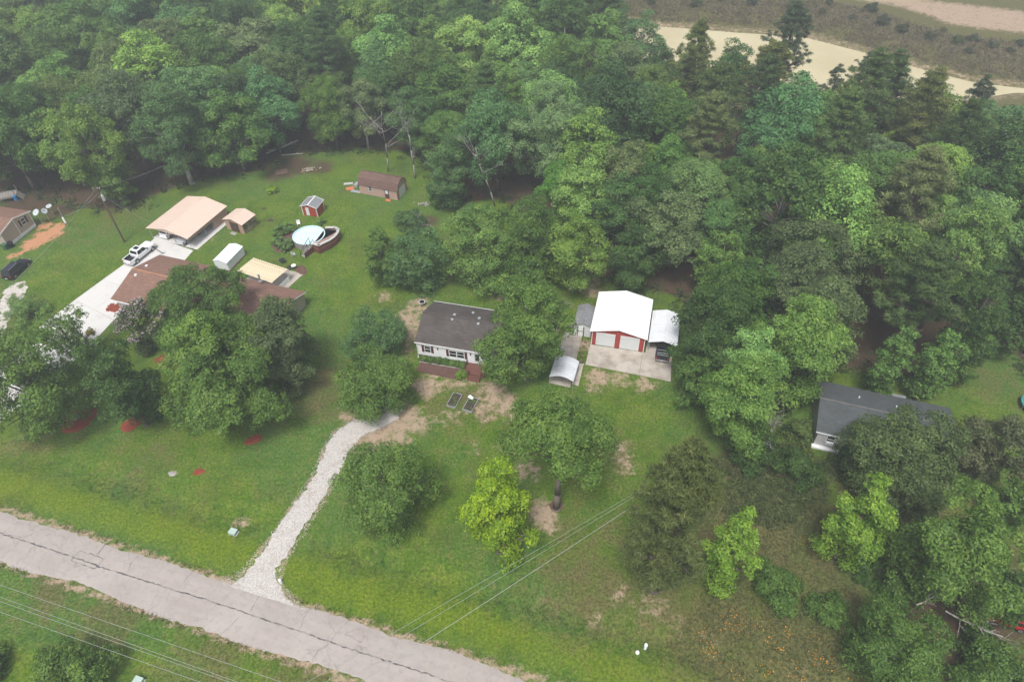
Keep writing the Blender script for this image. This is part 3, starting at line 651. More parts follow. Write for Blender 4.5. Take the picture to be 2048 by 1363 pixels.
def siding(fr_, u0, u1, z0, z1, step=0.16, dep=0.018, holes=()):
    """lapped boards standing proud of a wall, cut around openings (u0,u1,z0,z1)"""
    mb = MB(); o, ud, nd = fr_; z = z0
    while z < z1 - 0.02:
        zt = min(z + step - 0.012, z1); cuts = sorted([(a, b) for a, b, c, d in holes if c < zt and d > z]); a = u0
        for p, q in cuts + [(u1, u1)]:
            if p > a + 0.02: mb.obox(o, ud, nd, a, p, 0.0, dep, z, zt)
            a = max(a, q)
        z += step
    return mb
def rollup(root, fr_, u, w, h, mt='door_white', rows=5):
    o, ud, nd = fr_; d = MB().obox(o, ud, nd, u, u + w, 0.002, 0.012, 0.03, h)
    do = d.build('garage_door', M[mt], root)
    for k in range(rows):
        MB().obox(o, ud, nd, u + 0.03, u + w - 0.03, 0.012, 0.035, 0.05 + k * (h - 0.05) / rows, 0.05 + (k + 1) * (h - 0.05) / rows - 0.025).build('door_panel', M[mt], do)
    MB().obox(o, ud, nd, u + w / 2 - 0.08, u + w / 2 + 0.08, 0.035, 0.06, 0.25, 0.29).build('handle', M['galv'], do)
    return do

# --- white house
p0, p1 = G2(838, 711), G2(983, 735.5); rz, _ = frame_from(p0, p1)
WH = thing('white_house', 'white house with dark shingle roof and maroon shutters', 'house', p0, rz)
L, D, wh, rise = 14.2, 8.6, 2.95, 1.75
MB().box(0, L, 0, D, -0.1, 0.38).build('foundation', M['rust_stone'], WH)
gable_wall(L, D, wh, rise, 'x', 0.38).build('wall', M['white_siding'], WH)
rf = gable_roof(L, D, wh, rise, 'x', 0.2, 0.3, 0.09).build('roof', M['shingle_dark'], WH)
s_ = rise / (D / 2)
for a, t in ((-0.202, -1), (D + 0.202, 1)):
    MB().box(-0.3, L + 0.3, min(a, a + t * 0.06), max(a, a + t * 0.06), wh - 0.2 * s_ - 0.06, wh - 0.2 * s_ + 0.12).build('gutter', M['white_paint'], WH)
MB().box(-0.3, L + 0.3, D / 2 - 0.16, D / 2 + 0.16, wh + rise + 0.09, wh + rise + 0.135).build('ridge_cap', M['shingle_dark'], rf)
for x, f in ((4.3, 0.44), (4.3, 0.57), (8.2, 0.44), (8.0, 0.58), (6.6, 0.76)):
    z = wh + rise - abs(f - 0.5) * 2 * rise + 0.1; MB().box(x - 0.19, x + 0.19, D * f - 0.19, D * f + 0.19, z - 0.03, z + 0.16).build('roof_vent', M['galv'], rf)
hl = [(0.6, 2.45, 1.0, 2.45), (4.3, 7.5, 0.92, 2.4), (8.35, 9.55, 0.38, 2.6), (10.5, 12.0, 1.1, 2.5)]
siding(FRONT, 0.0, L, 0.40, 2.86, 0.2, 0.02, hl).build('siding', M['white_siding'], WH)
window(WH, FRONT, 1.05, 1.05, 0.95, 1.35, shutters='maroon')
window(WH, FRONT, 4.75, 0.98, 2.3, 1.35, mull=True, shutters='maroon')
window(WH, FRONT, 10.6, 1.15, 1.2, 1.3)
dr = MB().obox(*FRONT, 8.5, 9.4, 0.003, 0.05, 0.42, 2.5).build('door', M['door_white'], WH)
MB().obox(*FRONT, 8.65, 9.25, 0.05, 0.06, 1.0, 2.35).build('pane', M['glass'], dr); MB().obox(*FRONT, 9.28, 9.36, 0.05, 0.1, 1.35, 1.43).build('handle', M['galv'], dr)
MB().obox(*FRONT, 8.38, 8.5, 0.003, 0.06, 0.42, 2.6).obox(*FRONT, 9.4, 9.52, 0.003, 0.06, 0.42, 2.6).obox(*FRONT, 8.5, 9.4, 0.003, 0.06, 2.5, 2.6).build('door_frame', M['white_paint'], WH)
for x in (3.1, 8.0, 9.8): MB().obox(*FRONT, x - 0.08, x + 0.08, 0.02, 0.16, 2.1, 2.35).build('porch_light', M['dark'], WH)
MB().tube((-0.05, -0.08, 0.2), (-0.05, -0.08, 2.7), 0.045).tube((-0.05, -0.08, 0.2), (0.05, -0.5, 0.08), 0.045).build('downspout', M['white_paint'], WH)
LFT = ((0, D, 0), (0, -1), (-1, 0))
window(WH, LFT, 2.0, 1.15, 0.95, 1.25); window(WH, LFT, 5.4, 1.15, 0.95, 1.25)
siding(LFT, 0, D, 0.4, 2.9, 0.2, 0.02, [(1.95, 3.0, 1.1, 2.45), (5.35, 6.4, 1.1, 2.45)]).build('siding', M['white_siding'], WH)
# walkway, planting strip and porch before the white house
cw, sw_ = math.cos(rz), math.sin(rz)
WH0 = np.array(p0)
def WL(x, y): return np.array([WH0[0] + x * cw - y * sw_, WH0[1] + x * sw_ + y * cw])
tag(MB().prism([tuple(WL(*q)) for q in [(0.6, -3.0), (7.6, -3.3), (7.6, -1.25), (0.6, -1.25)]], -0.05, 0.045).build('front_walk', M['mulch_brown']), 'red-brown mulched walk before the white house', 'walk')
tag(MB().prism([tuple(WL(*q)) for q in [(0.4, -1.2), (7.4, -1.2), (7.4, -0.03), (0.4, -0.03)]], -0.05, 0.09).build('flower_bed', M['soil']), 'planting strip along the front wall of the white house', 'flower bed')
fb = thing('bed_edging', 'pale edging stones along the planting strip of the white house', 'edging', WL(0, 0), rz)
for k in range(22): MB().box(0.5 + k * 0.315, 0.5 + k * 0.315 + 0.27, -1.25 + random.uniform(-.02, .02), -1.12, 0.0, 0.14 + random.uniform(-.02, .03)).build('stone', M['stone'], fb)
PT = thing('porch', 'dark red wooden porch with rails and steps at the white house door', 'porch', WL(7.4, -0.05), rz)
for k in range(10): MB().box(0.0, 3.2, -2.1 + k * 0.21, -2.1 + k * 0.21 + 0.195, 0.30, 0.36).build('deck_board', M['deck_red'], PT)
MB().box(0.05, 3.15, -2.05, -0.05, 0.0, 0.29).build('deck_skirt', M['deck_red'], PT)
for k in range(3): MB().box(0.9, 2.6, -2.45 - 0.3 * k, -2.12 - 0.3 * k, 0.0, 0.27 - 0.09 * k).build('step', M['deck_red'], PT)
def rail(root, a, b, z0, z1, mt, name='railing', posts=2, bal=0.25):
    mb = MB(); a = np.array(a, float); b = np.array(b, float); L_ = np.linalg.norm(b - a)
    mb.tube((*a, z1), (*b, z1), 0.045, n=5); mb.tube((*a, z0 + 0.12), (*b, z0 + 0.12), 0.03, n=4)
    n = max(2, int(L_ / bal))
    for k in range(n + 1):
        q = a + (b - a) * k / n; mb.tube((*q, z0), (*q, z1), 0.045 if k in (0, n) else 0.018, n=4)
    return mb.build(name, mt, root)
rail(PT, (0.05, -2.05), (0.05, -0.1), 0.36, 1.2, M['maroon']); rail(PT, (0.05, -2.05), (0.85, -2.05), 0.36, 1.2, M['maroon']); rail(PT, (2.65, -2.05), (3.15, -2.05), 0.36, 1.2, M['maroon']); rail(PT, (3.15, -2.05), (3.15, -0.1), 0.36, 1.2, M['maroon'])
for x in (0.85, 2.65): MB().tube((x, -2.1, 1.2), (x, -3.0, 0.85), 0.045, n=5).tube((x, -3.0, 0.0), (x, -3.0, 0.85), 0.045, n=5).build('handrail', M['maroon'], PT)

# --- red garage with white roof
p0, p1 = G2(1181.8, 687.5), G2(1286.6, 704.0); rz, L = frame_from(p0, p1)
GA = thing('red_garage', 'red metal garage with white roof and two white roll-up doors', 'garage', p0, rz)
D, wh, rise = 8.3, 2.85, 0.95
gable_wall(L, D, wh, rise, 'y').build('wall', M['red_metal'], GA)
def red_sheet():
    mb = MB(); z = 0.05
    holes = [(0.66, 3.42, 0, 2.62), (4.18, 6.94, 0, 2.62)]
    while z < wh + rise - 0.15:
        half = L / 2 if z < wh else (wh + rise - z) / rise * L / 2
        a0, a1 = L / 2 - half + 0.12, L / 2 + half - 0.12; a = a0
        for c, d, e, f in holes + [(a1, a1, -1, 99)]:
            if z < f and c > a + 0.03: mb.obox(*FRONT, a, min(c, a1), 0.0, 0.025, z, z + 0.13)
            if z < f: a = max(a, d)
        z += 0.23
    return mb
red_sheet().build('wall_ribs', M['red_metal'], GA)
gr = gable_roof(L, D, wh, rise, 'y', 0.28, 0.3, 0.06).build('roof', M['white_metal'], GA)
roof_ribs(L, D, wh, rise, 'y', 0.28, 0.3, 0.5, 0.06, 0.03, 0.018).build('roof_ribs', M['white_metal'], gr)['kind'] = 'stuff'
MB().extrude([(L / 2 - 0.18, wh + rise + 0.055), (L / 2, wh + rise + 0.11), (L / 2 + 0.18, wh + rise + 0.055)], 'y', -0.31, D + 0.31).build('ridge_cap', M['white_metal'], gr)
for u, w in ((0.72, 2.64), (4.24, 2.64)): rollup(GA, FRONT, u, w, 2.55)
for u in (0.66, 3.36, 4.18, 6.88): MB().obox(*FRONT, u, u + 0.06, 0.002, 0.04, 0.0, 2.56).build('door_trim', M['white_metal'], GA)
for u in (0.66, 4.18): MB().obox(*FRONT, u, u + 2.76, 0.002, 0.04, 2.56, 2.63).build('door_trim', M['white_metal'], GA)
for u in (0.0, L - 0.1): MB().obox(*FRONT, u, u + 0.1, 0.002, 0.045, 0.0, wh).build('corner_trim', M['white_metal'], GA)
AP = bpy.data.objects.new('garage_apron', None); C.objects.link(AP); tag(AP, kind='structure')
A0, A1, A2, A3 = G2(1180.5, 689), G2(1285.8, 704.8), G2(1277.8, 750.2), G2(1170.3, 729)
slab_row(AP, [(A0, A1), (A3, A2)], M['concrete_warm'])
B1 = A1 + (A1 - A0) / np.linalg.norm(A1 - A0) * 4.2; B2 = G2(1341, 763)
slab_row(AP, [(A1, B1), (A2, B2)], M['concrete_warm'])
bk = (A0 - A3) / np.linalg.norm(A0 - A3)
slab_row(AP, [(A1 + bk * 7.0 + (A1 - A0) / np.linalg.norm(A1 - A0) * 0.35, B1 + bk * 7.0), (A1 + (A1 - A0) / np.linalg.norm(A1 - A0) * 0.35 + bk * 0.03, B1 + bk * 0.03)], M['concrete_warm'])

# --- carport with white roof beside the garage
def carport(name, label, p, rz, L, D, wh, rise, mt, oh=0.1, ohe=0.12, pitch=0.45, posts=3, ribw=0.075, arch=False):
    r0 = thing(name, label, 'carport', p, rz)
    if arch:
        n = 9
        for side in range(2):                # two curved halves meeting at the ridge
            up = []
            for k in range(n):
                t = k / (n - 1); x = (side + t) * (L / 2); q = x / L * 2 - 1; up.append((x, wh + rise * (1 - abs(q) ** 1.8)))
            sh = [(a, z + 0.05) for a, z in up] + [(a, z) for a, z in up[::-1]]
            ro = MB().extrude(sh, 'y', -ohe, D + ohe).build('roof', mt, r0)
            for k in range(9):
                y = -ohe + 0.1 + (D + 2 * ohe - 0.2) * k / 8; mb = MB()
                for j in range(n - 1): mb.tube((up[j][0], y, up[j][1] + 0.055), (up[j + 1][0], y, up[j + 1][1] + 0.055), 0.035, n=4)
                mb.build('rib', mt, ro)
    else:
        ro = gable_roof(L, D, wh, rise, 'y', oh, ohe, 0.05).build('roof', mt, r0)
        rb = roof_ribs(L, D, wh, rise, 'y', oh, ohe, pitch, 0.05, ribw, 0.07)
        rb.build('roof_ribs', mt, ro)['kind'] = 'stuff'
    for x in (0.06, L - 0.06):
        for k in range(posts): MB().tube((x, 0.1 + (D - 0.2) * k / (posts - 1), -0.05), (x, 0.1 + (D - 0.2) * k / (posts - 1), wh + 0.03), 0.04, n=6).build('post', M['galv'], r0)
    for k in range(posts):
        y = 0.1 + (D - 0.2) * k / (posts - 1)
        if not arch: MB().tube((0.06, y, wh), (L / 2, y, wh + rise - 0.03), 0.03, n=5).tube((L / 2, y, wh + rise - 0.03), (L - 0.06, y, wh), 0.03, n=5).build('rafter', M['galv'], r0)
    return r0
q0 = G2(1298.5, 682, 2.2); gdir = np.array([math.cos(rz), math.sin(rz)]); gback = np.array([-gdir[1], gdir[0]])
carport('carport', 'white ribbed-roof carport sheltering the black pickup beside the garage', q0, rz, 3.9, 6.6, 2.1, 0.55, M['white_ribbed'])
c0_ = G2(1098.5, 752, 2.1); ang_s = math.atan2(*(G2(1146, 761.5, 2.1) - c0_)[::-1])
carport('small_carport', 'small white curved-roof shelter on the concrete walk', c0_, ang_s, 3.4, 3.8, 2.0, 0.6, M['white_ribbed'], arch=True, ohe=0.05, posts=2)
# concrete walk from the shed under the small shelter
CW = bpy.data.objects.new('concrete_walk', None); C.objects.link(CW); tag(CW, kind='structure')
wk = [((1122, 672), (1164, 670)), ((1114, 700), (1156, 702)), ((1106, 730), (1150, 738)), ((1120, 760), (1165, 728)), ]
slab_row(CW, [(G2(1128, 664), G2(1165, 668)), (G2(1120, 690), G2(1159, 694)), (G2(1112, 716), G2(1152, 722)), (G2(1102, 745), G2(1146, 752)), (G2(1097, 765), G2(1140, 775))], M['concrete_warm'])
slab_row(CW, [(G2(1150, 727), G2(1168, 727)), (G2(1147, 745), G2(1163, 746)), (G2(1143, 768), G2(1157, 772))], M['concrete_warm'])
for k, (px, py) in enumerate([(1171, 684), (1167, 693), (1166, 703), (1164.5, 712), (1162, 722)]):
    g = G2(px, py); r_ = np.random.default_rng(k); n = 9
    o = MB().prism([((0.27 + 0.05 * r_.normal()) * math.cos(a), (0.24 + 0.04 * r_.normal()) * math.sin(a)) for a in np.linspace(0, 2 * math.pi, n, endpoint=False)], -0.03, 0.08).build('stepping_stone', M['rust_stone'])
    o.location = (g[0], g[1], 0); tag(o, f"{['first', 'second', 'third', 'fourth', 'last'][k]} brown stepping stone from the shed, between walk and garage apron", 'stepping stone')
# grey shed between house and garage
e0 = G2(1149, 648, 2.2); SH = thing('garden_shed', 'small shed with worn grey roof between white house and garage', 'shed', e0, rz)
L, D, wh, rise = 2.5, 4.3, 2.1, 0.5
gable_wall(L, D, wh, rise, 'y').build('wall', M['door_white'], SH)
gable_roof(L, D, wh, rise, 'y', 0.12, 0.12, 0.07).build('roof', M['shingle_worn'], SH)
MB().obox(*FRONT, 0.62, 1.32, 0.003, 0.04, 0.08, 1.9).build('door', M['white_paint'], SH); MB().obox(*FRONT, 1.36, 1.5, 0.003, 0.05, 0.05, 1.95).build('door_post', M['brown_door'], SH)
MB().obox(*FRONT, 0.5, 0.6, 0.003, 0.05, 0.05, 1.95).build('door_post', M['brown_door'], SH)
MB().obox(*FRONT, 0.62, 1.32, 0.04, 0.055, 0.95, 1.05).build('cross_brace', M['brown_door'], SH)

# --- tan carport of the left neighbour
e0, e1 = G2(306, 478), G2(384, 499); rz, L = frame_from(e0, e1)
TC = thing('tan_carport', 'large tan metal carport over a white SUV and a silver car', 'carport', e0, rz)
D, wh, rise = 10.2, 2.45, 0.85
tr_ = gable_roof(L, D, wh, rise, 'y', 0.25, 0.25, 0.06).build('roof', M['tan_metal'], TC)
roof_ribs(L, D, wh, rise, 'y', 0.25, 0.25, 0.45, 0.06, 0.04, 0.025).build('roof_ribs', M['tan_metal'], tr_)['kind'] = 'stuff'
for x in (0.08, L - 0.08):
    for k in range(6): MB().tube((x, 0.1 + (D - 0.2) * k / 5, 0), (x, 0.1 + (D - 0.2) * k / 5, wh + 0.02), 0.045, n=6).build('post', M['galv'], TC)
MB().extrude([(0.1, wh), (L - 0.1, wh), (L / 2, wh + rise - 0.02)], 'y', 0.02, 0.06).build('gable_panel', M['tan_metal'], TC)
MB().extrude([(0.1, 0.05), (L - 0.1, 0.05), (L - 0.1, wh), (L / 2, wh + rise - 0.02), (0.1, wh)], 'y', D - 0.06, D - 0.02).build('back_panel', M['tan_metal'], TC)
MB().box(L - 0.06, L - 0.03, 0.15, D - 0.15, wh - 0.75, wh + 0.0).build('side_panel', M['tan_wall'], TC)
MB().box(L - 0.06, L - 0.03, D * 0.62, D - 0.15, 0.05, wh - 0.76).build('side_panel', M['tan_wall'], TC)
MB().box(L - 0.14, L - 0.08, D * 0.62, D - 0.15, 0.05, 0.7).build('white_board', M['white_paint'], TC)
pl = bpy.data.objects.new('carport_slab', None); C.objects.link(pl); tag(pl, kind='structure'); pl.location = (*e0, 0); pl.rotation_euler = (0, 0, rz)
for k in range(2):
    for j in range(3): MB().box(-0.2 + k * (L + 1.1) / 2 + 0.01, -0.2 + (k + 1) * (L + 1.1) / 2 - 0.01, 0.25 + j * 3.4 + 0.01, 0.25 + (j + 1) * 3.4 - 0.01, -0.1, 0.06 + random.uniform(-.004, .004)).build('slab', M['concrete'], pl)
def T2(x, y): return np.array([e0[0] + x * math.cos(rz) - y * math.sin(rz), e0[1] + x * math.sin(rz) + y * math.cos(rz)])
# --- tan shed with brown double doors
s0, s1 = G2(455, 457.5), G2(494, 470); rzs, L = frame_from(s0, s1); L = 4.1
TS = thing('tan_shed', 'tan shed with brown double doors beside the tan carport', 'shed', s0, rzs)
D, wh, rise = 3.2, 2.15, 0.6
gable_wall(L, D, wh, rise, 'y').build('wall', M['tan_wall'], TS)
MB().box(L + 0.003, L + 0.02, 0.12, D - 0.05, 0.05, wh - 0.02).build('side_panel', M['camo_wall'], TS)
r1 = gable_roof(L, D, wh, rise, 'y', 0.22, 0.25, 0.06).build('roof', M['tan_metal'], TS)
roof_ribs(L, D, wh, rise, 'y', 0.22, 0.25, 0.6, 0.06, 0.03, 0.02).build('roof_ribs', M['tan_metal'], r1)['kind'] = 'stuff'
for u in (1.25, 2.12): 
    d_ = MB().obox(*FRONT, u, u + 0.84, 0.003, 0.04, 0.08, 1.95).build('door', M['brown_door'], TS); MB().obox(*FRONT, u + (0.72 if u < 2 else 0.06), u + (0.78 if u < 2 else 0.12), 0.04, 0.07, 1.0, 1.1).build('handle', M['galv'], d_)
for u in (1.13, 2.98): MB().obox(*FRONT, u, u + 0.1, 0.003, 0.05, 0.0, 2.05).build('door_post', M['brown_door'], TS)
tag(MB().box(-0.6, 0.6, -0.35, 0.35, 0, 0.06).build('doorstep', M['stone']), 'pale stone doorstep before the tan shed doors', 'step'); o = bpy.data.objects['doorstep']; g = G2(467, 467); o.location = (*g, 0); o.rotation_euler = (0, 0, rzs)
# --- small red shed with white trim
s0, s1 = G2(607, 429.5), G2(638, 434.5); rzs, L = frame_from(s0, s1); L = 3.0
RS = thing('red_shed', 'small red shed with white trim and grey roof on the back lawn', 'shed', s0, rzs)
D, wh, rise = 2.6, 1.95, 0.5
gable_wall(L, D, wh, rise, 'y').build('wall', M['red_shed'], RS)
r1 = gable_roof(L, D, wh, rise, 'y', 0.16, 0.16, 0.06).build('roof', M['shingle_worn'], RS)
S_ = rise / (L / 2)
for y in (-0.2, D + 0.16):
    MB().extrude([(-0.18, wh - 0.16 * S_), (L / 2, wh + rise + 0.02), (L + 0.18, wh - 0.16 * S_), (L + 0.18, wh - 0.16 * S_ + 0.12), (L / 2, wh + rise + 0.15), (-0.18, wh - 0.16 * S_ + 0.12)], 'y', y, y + 0.04).build('barge_board', M['white_paint'], RS)
MB().extrude([(L / 2 - 0.1, wh + rise + 0.07), (L / 2, wh + rise + 0.12), (L / 2 + 0.1, wh + rise + 0.07)], 'y', -0.16, D + 0.16).build('ridge_cap', M['white_paint'], r1)
for x in (-0.19, L + 0.15): MB().box(x, x + 0.04, -0.16, D + 0.16, wh - 0.16 * S_ - 0.02, wh - 0.16 * S_ + 0.09).build('fascia', M['white_paint'], RS)
for x, y in ((-0.02, -0.025), (L - 0.1, -0.025), (L - 0.1, D - 0.095), (-0.02, D - 0.095)): MB().box(x, x + 0.12, y, y + 0.12, 0, wh).build('corner_post', M['white_paint'], RS)
MB().obox(*FRONT, 0.75, 1.4, 0.003, 0.035, 0.1, 1.75).build('door', M['door_white'], RS)
# --- barn shed with gambrel roof
s0, s1 = G2(720.5, 386), G2(797, 401); rzs, L = frame_from(s0, s1); D = 3.7; wh = 2.05
BS = thing('barn_shed', 'pinkish barn shed with brown curved gambrel roof at the wood edge', 'shed', s0, rzs)
prof = [(0, wh), (0.55, wh + 1.05), (D / 2, wh + 1.65), (D - 0.55, wh + 1.05), (D, wh)]
MB().extrude([(0, 0), (D, 0)] + prof[::-1], 'x', 0, L).build('wall', M['pink_siding'], BS)
o_ = [(-0.15, wh - 0.12), (0.5, wh + 1.13), (D / 2, wh + 1.76), (D - 0.5, wh + 1.13), (D + 0.15, wh - 0.12)]
MB().extrude(o_ + [(D + 0.1, wh - 0.17), (D - 0.55, wh + 1.07), (D / 2, wh + 1.68), (0.55, wh + 1.07), (-0.1, wh - 0.17)], 'x', -0.12, L + 0.12).build('roof', M['shingle_barn'], BS)
window(BS, FRONT, 2.0, 0.95, 0.8, 0.95, frame='door_white'); 
d_ = MB().obox(*FRONT, 5.4, 6.3, 0.003, 0.04, 0.08, 1.9).build('door', M['brown_door'], BS); MB().obox(*FRONT, 5.56, 6.14, 0.04, 0.05, 1.0, 1.75).build('pane', M['lamp_clear'], d_)
MB().obox(*FRONT, 4.6, 4.75, 0.003, 0.14, 1.75, 1.9).build('wall_lamp', M['lamp_clear'], BS)
RT = ((L, 0, 0), (0, 1), (1, 0)); rollup(BS, RT, 0.7, 2.3, 2.0, rows=4)
for u in (-0.02, D - 0.08): MB().obox(*RT, u, u + 0.1, 0.002, 0.03, 0, wh).build('corner_trim', M['brown_door'], BS)
MB().obox(*FRONT, L - 0.1, L - 0.002, 0.003, 0.03, 0, wh).build('corner_trim', M['brown_door'], BS)
tag(MB().box(-0.5, 0.5, -0.3, 0.3, 0, 0.12).build('step_stone', M['orange']), 'reddish step under the barn shed door', 'step'); o = bpy.data.objects['step_stone']; g = G2(776, 401); o.location = (*g, 0); o.rotation_euler = (0, 0, rzs)
# --- white low shed
s0, s1 = G2(426, 520, 1.75), G2(451, 526, 1.75); rzs = math.atan2(*(G2(484, 492, 1.75) - G2(451, 526, 1.75))[::-1]) - math.pi / 2
WS = thing('white_shed', 'low all-white metal shed behind the brown-roofed house', 'shed', s0, rzs); L, D, wh, rise = 2.6, 4.7, 1.65, 0.35
gable_wall(L, D, wh, rise, 'y').build('wall', M['white_metal'], WS)
gable_roof(L, D, wh, rise, 'y', 0.06, 0.08, 0.05).build('roof', M['white_metal'], WS)
mb = MB()
for k in range(12): mb.obox((L, 0, 0), (0, 1), (1, 0), 0.15 + k * 0.37, 0.15 + k * 0.37 + 0.2, 0.0, 0.025, 0.15, 1.5)
mb.build('wall_ribs', M['white_metal'], WS); MB().box(-0.06, L + 0.2, -0.1, D + 0.1, -0.05, 0.1).build('base', M['pole_wood'], WS)
for y in (0.9, 3.6): MB().box(L + 0.026, L + 0.05, y, y + 0.16, 1.25, 1.38).build('vent', M['galv'], WS)

# --- brown-roofed ranch house (L shape), mostly behind trees
a0 = G2(229, 595, 2.6); ax_ = G2(321, 512, 2.6); rzn = math.atan2(*(ax_ - a0)[::-1]) - math.pi / 2
NB = thing('brown_roofed_house', 'ranch house with brown shingle roof half hidden by the front grove', 'house', a0, rzn)
Ln, Dn, wh, rise = 27.5, 10.8, 2.55, 1.45
xr, yr = 4.6, 5.5
gable_wall(9.0, Dn, wh, rise, 'x').build('wall', M['beige_siding'], NB)
rn = gable_roof(9.0, Dn, wh, rise, 'x', 0.45, 0.45, 0.1).build('roof', M['shingle_brown'], NB)
MB().box(-0.45, 9.45, Dn / 2 - 0.14, Dn / 2 + 0.14, wh + rise + 0.105, wh + rise + 0.15).build('ridge_cap', mat('ridge_tan', (0.34, 0.17, 0.10), 0.9, 0.15), rn)
# long wing to the right
e_r = G2(605, 585, 2.6); loc = e_r - a0; xl = loc[0] * math.cos(-rzn) - loc[1] * math.sin(-rzn); yl = loc[0] * math.sin(-rzn) + loc[1] * math.cos(-rzn)
wd = 7.0
m2 = MB().extrude([(yl - wd, 0), (yl, 0), (yl, wh), (yl - wd / 2, wh + 1.2), (yl - wd, wh)], 'x', 9.02, xl); m2.build('wing_wall', M['beige_siding'], NB)
s2 = 1.2 / (wd / 2)
MB().extrude([(yl - wd - 0.4, wh - 0.4 * s2 + 0.12), (yl - wd / 2, wh + 1.32), (yl + 0.4, wh - 0.4 * s2 + 0.12), (yl + 0.4, wh - 0.4 * s2 + 0.02), (yl - wd / 2, wh + 1.22), (yl - wd - 0.4, wh - 0.4 * s2 + 0.02)], 'x', 8.0, xl + 0.4).build('wing_roof', M['shingle_brown'], NB)
MB().extrude([(yl - wd - 0.4, wh - 0.4 * s2 - 0.02), (yl - wd / 2, wh + 1.2), (yl + 0.4, wh - 0.4 * s2 - 0.02), (yl + 0.4, wh - 0.4 * s2 + 0.14), (yl - wd / 2, wh + 1.35), (yl - wd - 0.4, wh - 0.4 * s2 + 0.14)], 'x', xl + 0.405, xl + 0.44).build('barge_board', M['white_paint'], NB)
MB().box(-0.45, 9.4, -0.50, -0.452, wh - 0.28, wh - 0.02).build('gutter', M['white_paint'], NB)
LF2 = ((0, 0, 0), (1, 0), (0, -1)); window(NB, LF2, 0.8, 0.9, 1.6, 1.3); window(NB, LF2, 4.2, 0.9, 1.6, 1.3)
MB().box(-0.02, 0.1, -0.03, 0.1, 0, wh - 0.1).build('corner_trim', M['tan_wall'], NB)
def local(px, py, z):
    q = G2(px, py, z) - a0; return q[0] * math.cos(-rzn) - q[1] * math.sin(-rzn), q[0] * math.sin(-rzn) + q[1] * math.cos(-rzn)
for px, py in ((294, 533), (273, 553)):
    x, y = local(px, py, 3.6); z = wh + rise * (1 - abs(y - Dn / 2) / (Dn / 2)) + 0.1; MB().box(x - 0.18, x + 0.18, y - 0.18, y + 0.18, z - 0.05, z + 0.2).build('roof_vent', M['white_paint'], rn)
x, y = local(521, 562, 3.3); MB().tube((x, y, 2.8), (x, y, 4.4), 0.13, n=10).tube((x, y, 4.45), (x, y, 4.62), 0.2, n=10).tube((x, y, 3.3), (x, y, 3.42), 0.32, n=10).build('chimney_pipe', M['galv'], rn)
# --- cream patio cover of the same house
c = [G2(*p, 2.5) for p in [(474, 541), (543, 565), (580, 535), (512, 515)]]
rzp = math.atan2(*(c[1] - c[0])[::-1]); Lp = float(np.linalg.norm(c[1] - c[0])); Dp = float(np.linalg.norm(c[3] - c[0])) * 0.98
PC = thing('patio_cover', 'cream corrugated patio cover behind the brown-roofed house', 'patio cover', c[0], rzp)
np_ = 15; pm = MB().box(0.02, Lp / np_ - 0.04, 0, Dp, 0, 0.03).box(0.0, 0.05, 0, Dp, 0.03, 0.075).mesh('panel', M['patio_cream'])
for k in range(np_): o = link('panel', pm, PC); o.location = (k * Lp / np_, 0, 2.42); o.rotation_euler = (R(-1.5), 0, 0)
for x in (0.1, Lp / 2, Lp - 0.1): MB().tube((x, Dp - 0.15, 0), (x, Dp - 0.15, 2.36), 0.05, n=6).build('post', M['white_paint'], PC)
for y in (0.2, Dp - 0.15): MB().box(0, Lp, y - 0.05, y + 0.05, 2.24, 2.34).build('beam', M['white_paint'], PC)
MB().box(Lp - 0.12, Lp - 0.06, 0.4, Dp - 0.3, 0.1, 0.9).build('side_panel', M['white_paint'], PC)
tag(MB().box(0, Lp + 0.8, 0, Dp + 2.0, -0.05, 0.05).build('patio_slab', M['concrete_warm']), kind='structure'); o = bpy.data.objects['patio_slab']; o.location = (*c[0], 0); o.rotation_euler = (0, 0, rzp)

# --- mobile home at the left edge
m0 = G2(35, 482); m1 = G2(73, 451.5); rzm = math.atan2(*(m1 - m0)[::-1])      # along its end wall
wdm = 6.8; mdir = (m1 - m0) / np.linalg.norm(m1 - m0); orig = m1 - mdir * wdm
MH = thing('mobile_home', 'beige mobile home with white skirting at the left edge', 'house', orig, rzm)
wh, rise, LM = 3.05, 0.85, 16
MB().extrude([(0, 0.6), (wdm, 0.6), (wdm, wh), (wdm / 2, wh + rise), (0, wh)], 'y', 0, LM).build('wall', M['beige_siding'], MH)
MB().extrude([(-0.3, wh - 0.07 + 0.1), (wdm / 2, wh + rise + 0.1), (wdm + 0.3, wh - 0.07 + 0.1), (wdm + 0.3, wh - 0.07), (wdm / 2, wh + rise), (-0.3, wh - 0.07)], 'y', -0.25, LM).build('roof', M['shingle_brown'], MH)
MB().extrude([(-0.34, wh - 0.16), (wdm / 2, wh + rise - 0.08), (wdm + 0.34, wh - 0.16), (wdm + 0.34, wh + 0.06), (wdm / 2, wh + rise + 0.13), (-0.34, wh + 0.06)], 'y', -0.30, -0.255).build('barge_board', M['white_paint'], MH)
mb = MB()
for k in range(14): mb.box(0.01 + k * wdm / 14, (k + 1) * wdm / 14 - 0.02, -0.06, -0.02, 0.0, 0.62)
mb.build('skirting', M['white_paint'], MH)
for u in (0.0, wdm * 0.5 - 0.06, wdm - 0.12): MB().box(u, u + 0.12, -0.03, -0.002, 0.6, wh + (0.82 if 0.3 < u < 5 else 0)).build('corner_trim', M['white_paint'], MH)
siding(FRONT, 0.15, wdm * 0.5 - 0.1, 0.64, wh, 0.2, 0.015).build('siding', M['beige_siding'], MH); siding(FRONT, wdm * 0.5 + 0.1, wdm - 0.15, 0.64, wh, 0.2, 0.015, [(4.1, 5.9, 1.5, 2.9)]).build('siding', M['beige_siding'], MH)
